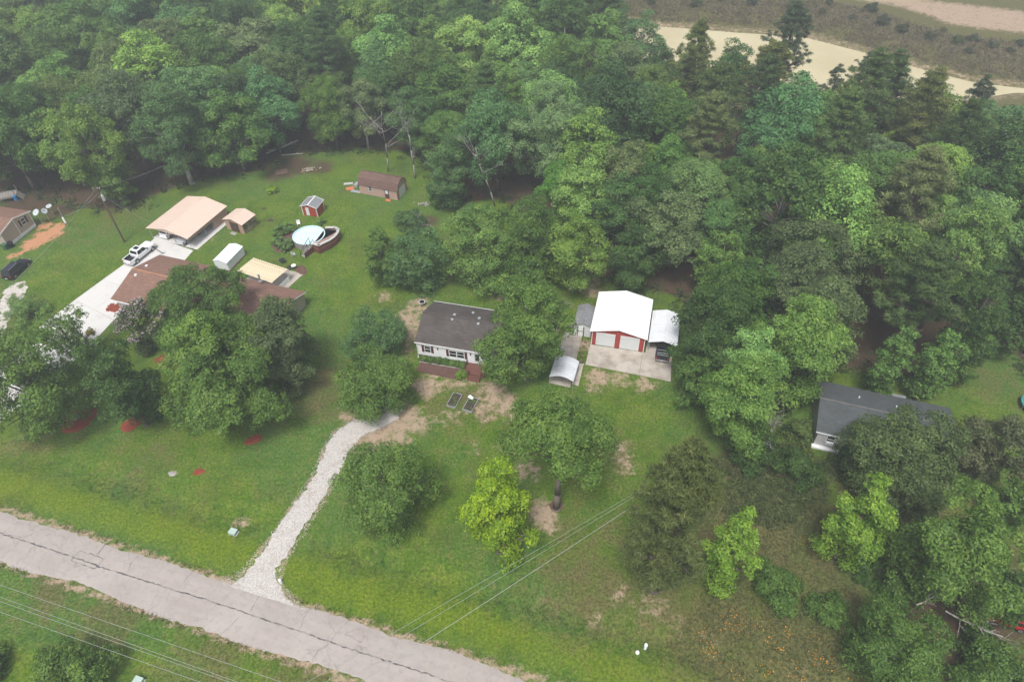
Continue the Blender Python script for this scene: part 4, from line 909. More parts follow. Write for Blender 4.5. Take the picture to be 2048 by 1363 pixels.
window(MH, FRONT, 4.55, 1.6, 0.95, 1.25, shutters='dark')
# --- house with grey roof at right
h0 = G2(1625, 889); h1 = G2(1682, 903); rzh = R(-19.0)
RH = thing('grey_roofed_house', 'house with dark grey shingle roof among trees at right', 'house', h0, rzh)
L, D, wh, rise = 15.5, 8.8, 2.75, 1.35
MB().box(0, L, 0, D, -0.1, 0.35).build('foundation', M['stone'], RH)
gable_wall(L, D, wh, rise, 'x', 0.35).build('wall', M['grey_siding'], RH)
r2 = gable_roof(L, D, wh, rise, 'x', 0.15, 0.35, 0.1).build('roof', M['shingle_grey'], RH)
MB().box(-0.35, L + 0.35, D / 2 - 0.15, D / 2 + 0.15, wh + rise + 0.105, wh + rise + 0.15).build('ridge_cap', mat('ridge_grey', (0.11, 0.11, 0.105), 0.9, 0.3, 1.5), r2)
MB().box(-0.35, L + 0.35, -0.2, -0.152, wh - 0.1, wh + 0.1).build('gutter', M['white_paint'], RH)
MB().box(-0.2, 4.2, -0.55, -0.01, 0.0, 0.3).build('porch_floor', M['white_paint'], RH)
window(RH, FRONT, 1.15, 1.2, 1.0, 1.25, shutters='grey_siding'); window(RH, FRONT, 4.3, 1.2, 1.2, 1.25, shutters='grey_siding'); window(RH, FRONT, 8.3, 1.2, 1.2, 1.25)
MB().box(1.25, 2.1, -0.35, -0.06, 1.05, 1.45).build('window_unit', M['white_paint'], RH)
for x, f in ((4.6, 0.74), (9.0, 0.7)): z = wh + rise * (1 - abs(f - .5) * 2) + 0.1; MB().tube((x, D * f, z - 0.05), (x, D * f, z + 0.3), 0.08, n=8).build('vent_pipe', M['white_paint'], r2)
MB().box(9.4, 10.9, D, D + 1.2, 0, 2.0).build('rear_porch', M['grey_siding'], RH); MB().box(9.3, 11.0, D + 0.02, D + 1.35, 2.05, 2.12).build('rear_porch_roof', M['shingle_worn'], RH)
tag(MB().prism([(0.6 * math.cos(a), 0.45 * math.sin(a)) for a in np.linspace(0, 6.283, 9)[:-1]], 0, 0.5).build('boulder', M['stone']), 'grey stone in the red mulch ring at the left', 'stone'); o = bpy.data.objects['boulder']; o.location = G(152, 836); o.location.z = 0.05

# ------------------------------------------------------------------ pool with deck
pc = (G2(586, 470, 1.3) + G2(649, 470, 1.3)) / 2; PR = 2.75; PZ = 1.3
PO = thing('pool', 'round above-ground pool with pale blue water on the back lawn', 'pool', pc, 0)
def ring(r0, r1, z0, z1, n=40):
    mb = MB(); a = [2 * math.pi * i / n for i in range(n)]
    V = [(r * math.cos(t), r * math.sin(t), z) for r, z in ((r0, z0), (r1, z0), (r1, z1), (r0, z1)) for t in a]
    F = [(k * n + i, k * n + (i + 1) % n, ((k + 1) % 4) * n + (i + 1) % n, ((k + 1) % 4) * n + i) for k in range(4) for i in range(n)]
    return mb.add(V, F)
ring(PR - 0.05, PR, -0.02, PZ - 0.005).build('wall', M['grey_wood'], PO)
ring(PR - 0.12, PR + 0.08, PZ, PZ + 0.05).build('rim', M['pool_liner'], PO)
ring(PR - 0.09, PR - 0.055, 0.3, PZ - 0.005).build('liner', M['pool_liner'], PO)
MB().disc((0, 0, 0.25), PR - 0.06, 40).build('floor', M['pool_liner'], PO)
def mat_pool():
    mt, nt, bs = newmat('pool_water'); co = objco(nt); c_ = ramp(nt, noise(nt, 1.0, 3, co), [(0.3, (0.50, 0.76, 0.80)), (0.7, (0.62, 0.82, 0.85))]); nt.links.new(c_, bs.inputs['Base Color']); bs.inputs['Roughness'].default_value = 0.04
    bs.inputs['Specular IOR Level'].default_value = 0.7; bump(nt, bs, noise(nt, 5, 2, co), 0.05, 0.02); return mt
MB().disc((0, 0, PZ - 0.10), PR - 0.09, 40).build('water', mat_pool(), PO)
for k in range(14):
    a = 2 * math.pi * (k + .5) / 14; MB().tube((PR * math.cos(a) * 1.012, PR * math.sin(a) * 1.012, 0), (PR * math.cos(a) * 1.012, PR * math.sin(a) * 1.012, PZ), 0.05, n=5).build('upright', M['galv'], PO)
DK = thing('pool_deck', 'raised brown pool deck with red-brown skirting and grey bench rim', 'deck', pc, 0)
dz = 1.32
def wl_(px, py, z): q = G2(px, py, z) - pc; return q
outer = [wl_(*p) for p in [(651, 453, 1.7), (671, 453, 1.7), (678, 457, 1.7), (677, 464, 1.7), (671, 472, 1.7), (660, 480, 1.7), (647, 486, 1.7), (637, 491.5, 1.7), (625, 487, 1.7)]]
inner = [np.array([(PR + 0.1) * math.cos(t), (PR + 0.1) * math.sin(t)]) for t in np.linspace(math.atan2(outer[-1][1], outer[-1][0]), math.atan2(outer[0][1], outer[0][0]), 12)]
poly = [tuple(q) for q in outer] + [tuple(q) for q in inner[::-1]]
ar = sum(poly[i][0] * poly[(i + 1) % len(poly)][1] - poly[(i + 1) % len(poly)][0] * poly[i][1] for i in range(len(poly)))
if ar < 0: poly = poly[::-1]
MB().prism(poly, dz - 0.08, dz).build('deck_floor', M['deck_brown'], DK)
for a, b in zip(outer[:-1], outer[1:]):
    d = (b - a) / np.linalg.norm(b - a); nn_ = np.array([-d[1], d[0]]); 
    if nn_ @ (a + b) < 0: nn_ = -nn_
    L_ = float(np.linalg.norm(b - a)); k = max(1, int(L_ / 0.15))
    o = ((*a, 0)); mb = MB()
    for i in range(k): mb.obox(o, d, nn_, i * L_ / k + 0.004, (i + 1) * L_ / k - 0.004, 0.0, 0.03 + 0.006 * random.random(), 0.0, 1.62)
    mb.build('skirt_boards', M['deck_red'], DK)['kind'] = 'stuff'
    MB().obox(o, d, nn_, 0.0, L_, -0.42, 0.08, 1.63, 1.70).build('bench_rim', M['deck_grey'], DK)
    MB().obox(o, d, nn_, 0.0, L_, 0.037, 0.06, 0.95, 1.0).build('trim_strip', M['orange'], DK)
st = wl_(624, 487, 1.2); sb = wl_(607, 514, 0.0); dv = (sb - st); Ls = float(np.linalg.norm(dv)); dv = dv / Ls; nv = np.array([-dv[1], dv[0]])
ST = thing('pool_stairs', 'dark steep stairs with black rails up to the pool', 'stairs', pc, 0)
for k in range(6):
    f0, f1 = k / 6, (k + 1) / 6; zt = dz * (1 - f0) - 0.05
    MB().obox((*st, 0), dv, nv, f0 * Ls + 0.02, f1 * Ls + 0.05, -0.45, 0.45, zt - 0.05, zt).build('tread', M['grey_wood'], ST)
for s in (-0.48, 0.48):
    mb = MB(); P0 = st + nv * s; P1 = sb + nv * s
    mb.tube((*P0, dz + 0.95), (*P1, 0.9), 0.05, n=5).tube((*P0, dz - 0.15), (*P1, 0.0), 0.06, n=5); mb.build('stringer_rail', M['dark'], ST)
    for t in (0, 0.33, 0.66, 1): q = P0 + (P1 - P0) * t; MB().tube((*q, 0), (*q, dz * (1 - t) + 0.95), 0.045, n=5).build('rail_post', M['dark'], ST)
for k in range(4): a = 0.9 + k * 0.0; 
MB().obox((*(st + nv * 0.55), 0), dv, nv, 0, Ls, 0.0, 0.05, 0.0, 1.1).build('side_boards', M['deck_red'], ST)

# ------------------------------------------------------------------ raised garden beds
for k, (pp, lab) in enumerate([([(893, 813), (911, 818), (924.5, 793), (905.5, 787)], 'left raised planter of dark soil before the white house'), ([(925, 821), (944, 827), (957, 801), (938, 795)], 'right raised planter of dark soil before the white house')]):
    q = [G2(*p) for p in pp]; rzb = math.atan2(*(q[1] - q[0])[::-1]); Lb, Db = 1.35, 2.45
    rb = thing('raised_bed', lab, 'planter', q[0], rzb, 'raised planters before the white house')
    for b in ((0, Lb, 0, 0.06), (0, Lb, Db - 0.06, Db), (0, 0.06, 0.061, Db - 0.061), (Lb - 0.06, Lb, 0.061, Db - 0.061)): MB().box(*b, -0.03, 0.42).build('board', M['galv'], rb)
    MB().box(0.06, Lb - 0.06, 0.06, Db - 0.06, 0, 0.36).build('soil', M['soil'], rb)
    r_ = np.random.default_rng(k + 60)
    for j in range(9):
        x, y = r_.uniform(0.2, Lb - 0.2), r_.uniform(0.2, Db - 0.2); n = 26
        d = np.stack([r_.normal(0, 1, n), r_.normal(0, 1, n), abs(r_.normal(0.6, .5, n))], 1); d /= np.linalg.norm(d, axis=1)[:, None]
        P = np.array([x, y, 0.38]) + d * r_.uniform(0.06, 0.28, n)[:, None]
        N = r_.normal(0, .5, (n, 3)) + np.array([0, 0, 1.0]); N /= np.linalg.norm(N, axis=1)[:, None]
        u = np.cross(N, d); u /= np.linalg.norm(u, axis=1)[:, None]; w = np.cross(N, u)
        V = np.stack([P - u * .07, P - w * .05, P + u * .09, P + w * .05], 1).reshape(-1, 3)
        o = link('seedling', np_mesh('seedling', V, np.arange(4 * n).reshape(n, 4), M['leaf'], tint=r_.random(n)), rb); o.color = (0.12, 0.18, 0.05, 1)
tag(MB().box(0, .5, 0, .8, 0, .02).build('paper_sheet', M['white_paint']), 'white sheet lying in the right raised planter', 'sheet'); o = bpy.data.objects['paper_sheet']; o.location = G(944, 799, 0.38); o.rotation_euler = (0.05, 0.03, 0.9)

# ------------------------------------------------------------------ utility things
up = G2(249, 484)
UPO = thing('utility_pole', 'wooden utility pole with grey transformer by the concrete driveway', 'utility pole', up)
UPH = 11.3; mb = MB().tube((0, 0, -0.2), (-0.15, 0.15, UPH), 0.17, 0.11, 10); mb.build('pole', M['pole_wood'], UPO)
MB().tube((0.32, -0.1, UPH - 2.6), (0.32, -0.1, UPH - 1.65), 0.24, n=14).tube((0.32, -0.1, UPH - 1.65), (0.32, -0.1, UPH - 1.45), 0.24, 0.1, 14).build('transformer', M['galv'], UPO)
for dx in (-0.12, 0.12): MB().tube((0.32 + dx, -0.1, UPH - 1.5), (0.32 + dx, -0.1, UPH - 1.15), 0.045, n=6).build('bushing', M['stone'], UPO)
MB().box(-0.75, 0.45, 0.05, 0.15, UPH - 0.55, UPH - 0.43).build('crossarm', M['pole_wood'], UPO)
for x in (-0.7, 0.0, 0.4): MB().tube((x, 0.1, UPH - 0.43), (x, 0.1, UPH - 0.2), 0.05, n=6).build('insulator', M['lamp_clear'], UPO)
def wire(label, a, b, sag, r=0.02, group=None):
    a = np.array(a, float); b = np.array(b, float); n = 28
    pts = [a + (b - a) * t - np.array([0, 0, sag * 4 * t * (1 - t)]) for t in np.linspace(0, 1, n)]
    o = MB().path(pts, r, n=4).build('power_line', M['wire']); return tag(o, label, 'power line', group)
pt = np.array([up[0] - 0.15, up[1] + 0.15, UPH])
wire('wire from the utility pole down to the meter post', pt + (0, 0, -1.2), G(131, 432, 3.4), 0.5, 0.016)
e = G(-60, 640, 8.0); wire('wire from the utility pole to the lower left', pt + (0, 0, -0.3), e, 1.0, 0.018)
wire('wire from the utility pole to the tan carport', pt + (0, 0, -1.5), (*T2(4, 0.2), 3.2), 0.5, 0.014)
wire('wire from the utility pole into the wood', pt + (0, 0, -0.3), G(330, 330, 9.0), 0.4, 0.014)
# service lines crossing the front lawn
for (a, b, lab) in [((720, 1302), (1268, 986), 'upper of the three wires crossing the front lawn'), ((806, 1270), (1280, 985), 'middle of the three wires crossing the front lawn'), ((830, 1294), (1255, 1018), 'lowest, thickest of the three wires crossing the front lawn')]:
    za, zb = 9.0, 8.4; A_ = G(*a, za); B_ = G(*b, zb); A2 = A_ + (A_ - B_) * 0.55; A2[2] = 9.6
    mid = (A2 + B_) / 2
    wire(lab, A2, B_ + (B_ - A_) * 0.03, 0.25, 0.024 if 'thick' in lab else 0.015)
for (a, b, lab) in [((0, 1168), (560, 1361), 'uppermost of the four lines over the near verge'), ((0, 1192), (478, 1363), 'second of the four lines over the near verge'), ((0, 1201), (461, 1363), 'third of the four lines over the near verge'), ((0, 1222), (403, 1363), 'lowest of the four lines over the near verge')]:
    A_ = G(*a, 9.0); B_ = G(*b, 9.0); d = B_ - A_; wire(lab, A_ - d * 0.8, B_ + d * 0.8, 0.15, 0.016)
# transformer pads, posts, dishes
for (px, py, lab) in [(467, 1064, 'pale green utility box on the lawn by the gravel driveway'), (278, 1362, 'pale green utility box at the bottom edge beyond the road')]:
    g = G2(px, py); ub = thing('utility_box', lab, 'utility box', (*g, float(ground_z([g])[0])), math.atan(RK))
    MB().box(-0.5, 0.5, -0.4, 0.4, 0, 0.06).build('pad', M['concrete'], ub); MB().box(-0.42, 0.42, -0.34, 0.34, 0.06, 0.5).build('cabinet', M['util_green'], ub); MB().box(-0.45, 0.45, -0.37, 0.37, 0.5, 0.55).build('lid', M['util_green'], ub)
def post_thing(name, label, cat, px, py, r, h, mt, cap=None):
    g = G2(px, py); t = thing(name, label, cat, (*g, float(ground_z([g])[0]))); MB().tube((0, 0, -0.05), (0, 0, h), r, n=10).build('post', mt, t)
    MB().tube((0, 0, h), (0, 0, h + r * 0.9), r * 1.12, r * 0.6, 10).build('cap', cap or mt, t); return t
post_thing('marker_post', 'white marker post beside the mouth of the gravel driveway', 'post', 563, 1165, 0.16, 0.75, M['white_paint'])
post_thing('marker_post', 'tall white marker post near the road at lower right', 'post', 1291, 1293, 0.17, 1.0, M['white_paint'])
post_thing('marker_stub', 'short white stub beside the tall white marker post', 'post', 1275, 1303, 0.19, 0.2, M['white_paint'])
def dish(px, py, h, r, lab, tilt, az):
    g = G2(px, py); t = thing('satellite_dish', lab, 'satellite dish', g)
    MB().tube((0, 0, -0.05), (0, 0, h), 0.05, n=6).build('mast', M['galv'], t)
    mb = MB(); n, k = 18, 4; V = [(0, 0, 0)]; F = []
    for j in range(1, k + 1):
        for i in range(n): a = 2 * math.pi * i / n; rr_ = r * j / k; V.append((rr_ * math.cos(a), rr_ * math.sin(a), 0.25 * r * (j / k) ** 2))
    for i in range(n): F.append((0, 1 + i, 1 + (i + 1) % n))
    for j in range(k - 1):
        for i in range(n): F.append((1 + j * n + i, 1 + (j + 1) * n + i, 1 + (j + 1) * n + (i + 1) % n, 1 + j * n + (i + 1) % n))
    o = mb.add(V, F).build('reflector', M['dish'], t, True); so_ = o.modifiers.new('thick', 'SOLIDIFY'); so_.thickness = 0.04
    o.location = (0, 0, h); o.rotation_euler = (tilt, 0, az)
    f = MB().tube((0, 0, 0.1), (0, 0, r * 0.8), 0.03, n=5).build('feed_horn', M['dark'], o)
dish(87, 449, 2.6, 0.62, 'round satellite dish on a mast, nearest the mobile home', R(35), R(-20))
dish(101, 443, 2.3, 0.5, 'thin satellite dish seen nearly edge-on, middle of the three', R(65), R(60))
dish(108, 430, 1.9, 0.5, 'satellite dish tipped flat, farthest from the mobile home', R(12), R(0))
mp_ = G2(135, 449); t = thing('meter_post', 'wooden meter post with white box by the satellite dishes', 'meter post', mp_)
MB().tube((0, 0, -0.1), (-0.05, 0.05, 3.6), 0.11, 0.09, 8).build('post', M['grey_wood'], t); MB().box(-0.16, 0.16, -0.26, -0.11, 0.5, 1.7).build('meter_box', M['white_paint'], t); MB().tube((0.0, -0.16, 1.7), (0, -0.14, 3.4), 0.03, n=6).build('conduit', M['galv'], t)
# wheelie bins by the mobile home
for (px, py, mt, lab) in [(14, 498, 'bin_green', 'green wheeled bin against the mobile home'), (24, 494, 'dark', 'black wheeled bin beside the green one')]:
    g = G2(px, py); t = thing('wheeled_bin', lab, 'bin', g, rzm)
    mb = MB(); mb.add([(-.28, -.3, .05), (.28, -.3, .05), (.28, .25, .05), (-.28, .25, .05), (-.34, -.38, 1.0), (.34, -.38, 1.0), (.34, .36, 1.0), (-.34, .36, 1.0)], [(0, 3, 2, 1), (4, 5, 6, 7), (0, 1, 5, 4), (1, 2, 6, 5), (2, 3, 7, 6), (3, 0, 4, 7)]); mb.build('body', M[mt], t)
    MB().box(-.37, .37, -.42, .4, 1.0, 1.07).build('lid', M[mt], t)
    for x in (-.3, .3): MB().tube((x - .03, .3, .12), (x + .03, .3, .12), .12, n=10).build('wheel', M['tyre'], t)
# weathered play tower / lean-to with blue slide at upper left
g = G2(30, 403); t = thing('wooden_lean_to', 'weathered wooden lean-to with a grey ramp behind the mobile home', 'lean-to', g, R(20))
for x, y in ((-2.6, 0), (0.6, 0), (-2.6, 2.2), (0.6, 2.2)): MB().box(x - .06, x + .06, y - .06, y + .06, 0, 2.3).build('post', M['grey_wood'], t)
for z in (0.9, 2.25): MB().box(-2.7, 0.7, -0.08, -0.02, z, z + .14).build('rail', M['grey_wood'], t)
for k in range(7): MB().box(-2.6 + k * .47, -2.6 + k * .47 + .42, 0.0, 2.3, 1.1, 1.15).build('floor_board', M['grey_wood'], t)
MB().add([(.7, .1, 1.1), (1.5, .1, 0.05), (1.5, 1.9, 0.05), (.7, 1.9, 1.1), (.7, .1, 1.18), (1.58, .1, .05), (1.58, 1.9, .05), (.7, 1.9, 1.18)], [(0, 1, 2, 3), (4, 7, 6, 5), (0, 4, 5, 1), (1, 5, 6, 2), (2, 6, 7, 3), (3, 7, 4, 0)]).build('ramp', M['grey_wood'], t)
g = G2(33, 399); t = thing('blue_barrel', 'bright blue plastic barrel on the lean-to', 'barrel', (*G2(33, 400, 1.15), 1.15)); MB().tube((0, 0, 0), (0, 0, .85), .3, n=14).build('drum', M['blue'], t); MB().tube((0, 0, .85), (0, 0, .9), .27, n=14).build('lid', M['blue'], t)

# ------------------------------------------------------------------ vehicles (x forward)
def vehicle(name, label, loc, rz, kind, paint, Lc, Wc, Hc, belt, hood, extras=()):
    t = thing(name, label, 'pickup' if kind == 'pickup' else 'car', loc, rz); hw = Wc / 2; f = Lc / 2
    def loft(st_):
        mb = MB(); k = 10; V = []
        for x, w, zl, zh in st_:
            V += [(x, -w * .9, zl), (x, -w, zl + .16), (x, -w, (zl + zh) / 2), (x, -w * .985, zh - .14), (x, -w * .90, zh), (x, w * .90, zh), (x, w * .985, zh - .14), (x, w, (zl + zh) / 2), (x, w, zl + .16), (x, w * .9, zl)]
        F = [(s * k + i, s * k + (i + 1) % k, (s + 1) * k + (i + 1) % k, (s + 1) * k + i) for s in range(len(st_) - 1) for i in range(k)]
        F += [tuple(range(k))[::-1], tuple(range((len(st_) - 1) * k, len(st_) * k))]
        return mb.add(V, F)
    wr_ = 0.40 if kind == 'pickup' else 0.34
    if kind == 'pickup':
        c0, c1 = -0.36, 1.05                 # cabin back and windscreen foot
        bx0, bx1 = -f + 0.08, c0 - 0.85
        body = loft([(c0 - .9, hw * .98, .42, belt), (c1, hw, .42, belt), (c1 + .35, hw, .42, hood + .03), (f - .35, hw * .97, .42, hood), (f - .06, hw * .9, .45, hood - .12), (f, hw * .84, .5, hood - .3)])
        bo = body.build('body', paint, t)
        bed = MB().box(-f, -f + .09, -hw * .95, hw * .95, .55, belt - .02); bed.build('tailgate', paint, t)
        for s in (-1, 1):
            MB().box(-f + .02, c0 - .91, min(s * hw * .97, s * (hw * .97 - .13)), max(s * hw * .97, s * (hw * .97 - .13)), .42, belt).build('bed_side', paint, t)
        MB().box(-f + .09, c0 - .905, -hw * .84, hw * .84, .62, .70).build('bed_floor', M['dark'], t)
        for s in (-1, 1): MB().box(-f + .1, c0 - .91, min(s * hw * .84, s * (hw * .84 - .02)), max(s * hw * .84, s * (hw * .84 - .02)), .70, belt - .05).build('bed_liner', M['dark'], t)
        cab = [(c0 - .85, c1 + .1), (c0 - .62, c1 - .62)]
    else:
        body = loft([(-f, hw * .86, .42, belt - .1), (-f + .15, hw * .95, .36, belt + (.02 if kind == 'suv' else -.02)), (-f + 1.0, hw, .34, belt), (f - 1.7, hw, .34, belt), (f - 1.35, hw, .34, hood + .03), (f - .35, hw * .95, .36, hood - .06), (f - .08, hw * .88, .42, hood - .2), (f, hw * .8, .46, hood - .32)])
        bo = body.build('body', paint, t)
        cab = [(-f + .08, f - 1.35), (-f + .38, f - 2.15)] if kind == 'suv' else [(-f + .75, f - 1.3), (-f + 1.5, f - 2.1)]
    zb, zt = belt - .01, Hc; w0, w1 = hw * .92, hw * .74
    (a0_, a1_), (b0, b1) = cab
    V = [(a0_, -w0, zb), (a1_, -w0, zb), (a1_, w0, zb), (a0_, w0, zb), (b0, -w1, zt - .05), (b1, -w1, zt - .05), (b1, w1, zt - .05), (b0, w1, zt - .05), (b0 + .15, -w1 * .8, zt), (b1 - .2, -w1 * .8, zt), (b1 - .2, w1 * .8, zt), (b0 + .15, w1 * .8, zt)]
    MB().add(V, [(0, 1, 5, 4), (1, 2, 6, 5), (2, 3, 7, 6), (3, 0, 4, 7), (4, 5, 9, 8), (5, 6, 10, 9), (6, 7, 11, 10), (7, 4, 8, 11), (8, 9, 10, 11)]).build('cabin', paint, t)
    Vn = [np.array(q) for q in V]
    def pane(q, name, s=(.06, .94, .12, .9), parts=1):
        A_, B_, C_, D_ = [Vn[i] for i in q]; nrm = np.cross(B_ - A_, D_ - A_); nrm /= np.linalg.norm(nrm); cen = sum(Vn[:8]) / 8
        if nrm @ ((A_ + C_) / 2 - cen) < 0: nrm = -nrm
        P = lambda u, v: (A_ * (1 - u) + B_ * u) * (1 - v) + (D_ * (1 - u) + C_ * u) * v
        for k in range(parts):
            u0 = s[0] + (s[1] - s[0]) * k / parts + (.012 if k else 0); u1 = s[0] + (s[1] - s[0]) * (k + 1) / parts - (.012 if k < parts - 1 else 0)
            lo = [P(u0, s[2]), P(u1, s[2]), P(u1, s[3]), P(u0, s[3])]
            MB().add([p + nrm * .004 for p in lo] + [p + nrm * .016 for p in lo], [(0, 1, 2, 3), (4, 5, 6, 7), (0, 1, 5, 4), (1, 2, 6, 5), (2, 3, 7, 6), (3, 0, 4, 7)]).build(name, M['glass_car'], t)
    pane((0, 1, 5, 4), 'side_window', parts=2 if kind != 'suv' else 3); pane((3, 2, 6, 7), 'side_window', parts=2 if kind != 'suv' else 3); pane((1, 2, 6, 5), 'windscreen'); pane((0, 3, 7, 4), 'rear_window', (.08, .92, .2, .9))
    if 'sunroof' in extras: MB().box(b0 + .35, b1 - .3, -w1 * .62, w1 * .62, zt + .003, zt + .012).build('sunroof', M['glass_car'], t)
    if 'rack' in extras:
        for s in (-1, 1): MB().tube((b0 + .15, s * w1 * .82, zt + .03), (b1 - .25, s * w1 * .82, zt + .03), .03, n=5).build('roof_rail', M['steel'], t)
    if 'bedrack' in extras:
        for x in (c0 - 1.2, c0 - 1.8, -f + .35): MB().tube((x, -hw * .8, belt + .05), (x, hw * .8, belt + .05), .035, n=5).build('bed_bar', M['galv'], t)
    for sx in (1, -1):
        for s in (-1, 1):
            x = (f - .95 if sx > 0 else -f + (1.15 if kind == 'pickup' else .85)); y = s * (hw - .02)
            MB().tube((x, y - s * .26, wr_ + .06), (x, y + s * .004, wr_ + .06), wr_ * 1.17, n=18).build('wheel_arch', M['dark'], t)
            wo = MB().tube((x, y - s * .22, wr_), (x, y + s * .03, wr_), wr_, n=20).build('wheel', M['tyre'], t)
            MB().tube((x, y + s * .03, wr_), (x, y + s * .042, wr_), wr_ * .66, n=14).build('rim', M['rim'], wo)
            MB().tube((x, y + s * .042, wr_), (x, y + s * .05, wr_), wr_ * .18, n=8).build('hub', M['dark'], wo)
    for s in (-1, 1):
        MB().box(f - .22, f - .03, min(s * hw * .55, s * hw * .86), max(s * hw * .55, s * hw * .86), hood - .36, hood - .19).build('headlight', M['lamp_clear'], t)
        MB().box(-f - .012, -f + .15, min(s * hw * .74, s * hw * .955), max(s * hw * .74, s * hw * .955), belt - .42, belt - .1).build('taillight', M['lamp_red'], t)
        MB().box(cab[0][1] - .3, cab[0][1] - .12, min(s * w0 * 1.03, s * (w0 + .24)), max(s * w0 * 1.03, s * (w0 + .24)), belt + .02, belt + .2).build('mirror', paint if kind != 'pickup' else M['dark'], t)
    MB().box(-f - .1, -f - .001, -hw * .9, hw * .9, .40, .60).build('rear_bumper', M['steel'] if kind == 'pickup' else paint, t)
    MB().box(f - .06, f + .06, -hw * .82, hw * .82, .36, .58).build('front_bumper', M['steel'] if kind == 'pickup' else paint, t)
    MB().box(f - .01, f + .015, -hw * .5, hw * .5, .6, hood - .36).build('grille', M['dark'], t)
    MB().box(-f - .115, -f - .101, -.2, .2, .44, .56).build('number_plate', M['white_paint'], t)
    return t
def head(a, b): d = G2(*b) - G2(*a); return math.atan2(d[1], d[0])
hd = head((275, 529), (309, 501)); a, b = G2(275, 529), G2(309, 501); c = (a + b) / 2; sidev = np.array([-math.sin(hd), math.cos(hd)])
vehicle('pickup_truck', 'white crew-cab pickup with dark open bed on the concrete driveway', (*(c + sidev * 0.98), 0.07), hd, 'pickup', M['car_white'], 5.85, 2.02, 1.93, 1.18, 1.15, ('sunroof',))
hd = head((33, 557), (61, 531)); a, b = G2(33, 557), G2(61, 531); c = (a + b) / 2; sidev = np.array([-math.sin(hd), math.cos(hd)])
vehicle('suv', 'black SUV with grey roof sheen parked on the left lawn', (*(c + sidev * 0.95), 0.03), hd, 'suv', M['car_black'], 4.95, 1.95, 1.78, 1.08, 1.02, ('rack',))
crz = rz_c = math.atan2(*(e1 - e0)[::-1]) + math.pi / 2
vehicle('suv', 'white SUV backed under the left half of the tan carport', (*T2(2.1, 3.0), 0.07), crz, 'suv', M['car_white'], 4.85, 1.95, 1.8, 1.08, 1.02)
vehicle('sedan', 'silver car under the right half of the tan carport', (*T2(6.1, 2.55), 0.07), crz, 'sedan', M['car_silver'], 4.8, 1.85, 1.45, 0.95, 0.92)
g = (G2(1307, 713) + G2(1340, 719)) / 2
garz = math.atan2(*(A1 - A0)[::-1]) + math.pi / 2
vehicle('pickup_truck', 'black pickup with bright bumper under the white carport', (*(g + gback * 1.9), 0.07), garz, 'pickup', M['car_black'], 5.8, 2.0, 1.93, 1.18, 1.15, ('bedrack',))
vehicle('hatchback', 'red car half hidden beneath the trees at the lower right edge', (*G2(2008, 1240), 0.0), R(160), 'suv', M['car_red'], 4.2, 1.8, 1.55, 0.98, 0.94)

# ------------------------------------------------------------------ small yard things
def chairlike(px, py, lab, mt, rz_=0.0, s=1.0):
    t = thing('garden_chair', lab, 'chair', G2(px, py), rz_); t.scale = (s, s, s)
    MB().box(-.3, .3, -.28, .28, .36, .42).build('seat', mt, t); MB().box(-.3, .3, .24, .3, .42, .95).build('backrest', mt, t)
    for x in (-.27, .23):
        for y in (-.26, .22): MB().box(x, x + .05, y, y + .05, 0, .36).build('leg', mt, t)
        MB().box(x - .01, x + .06, -.28, .24, .58, .62).build('armrest', mt, t)
chairlike(598, 450, 'white garden chair behind the pool', M['white_paint'], 0.4)
chairlike(588, 512, 'pale chair at the foot of the pool stairs', M['dish'], 2.2)
def table(px, py, lab, mt, r=0.5):
    t = thing('round_table', lab, 'table', G2(px, py)); MB().tube((0, 0, .68), (0, 0, .73), r, n=18).build('tabletop', mt, t); MB().tube((0, 0, 0), (0, 0, .68), .05, n=8).build('leg', M['dark'], t); MB().tube((0, 0, 0), (0, 0, .04), r * .5, n=12).build('base', M['dark'], t)
table(589, 537, 'small white round table beside the cream patio cover', M['white_paint'], 0.4); table(566, 526, 'black round table on the patio by the pool stairs', M['dark'], 0.55)
t = thing('kettle_grill', 'black grill on the patio beside the white round table', 'grill', G2(580, 541)); MB().tube((0, 0, .5), (0, 0, .8), .2, .36, 12).tube((0, 0, .8), (0, 0, 1.05), .36, .1, 12).build('bowl', M['dark'], t)
for a in (0, 2.1, 4.2): MB().tube((.15 * math.cos(a), .15 * math.sin(a), .55), (.32 * math.cos(a), .32 * math.sin(a), 0), .02, n=5).build('leg', M['galv'], t)
t = thing('basketball_hoop', 'leaning hoop post with round base by the white pickup', 'hoop', G2(326, 507), R(0)); MB().tube((0, 0, 0), (0, 0, .12), .42, .36, 14).build('base', M['galv'], t)
MB().tube((0, 0, .1), (-1.4, .3, 1.2), .06, n=6).build('pole', M['dark'], t)
t = thing('white_basin', 'white basin on a stand behind the left corner of the white house', 'basin', G2(845, 612)); MB().tube((0, 0, .6), (0, 0, .95), .3, .5, 14).build('bowl', M['white_paint'], t); MB().tube((0, 0, .9), (0, 0, .955), .44, n=14).build('water', M['glass'], t)
for a in (0, 2.1, 4.2): MB().tube((.2 * math.cos(a), .2 * math.sin(a), .65), (.35 * math.cos(a), .35 * math.sin(a), 0), .03, n=5).build('leg', M['dark'], t)
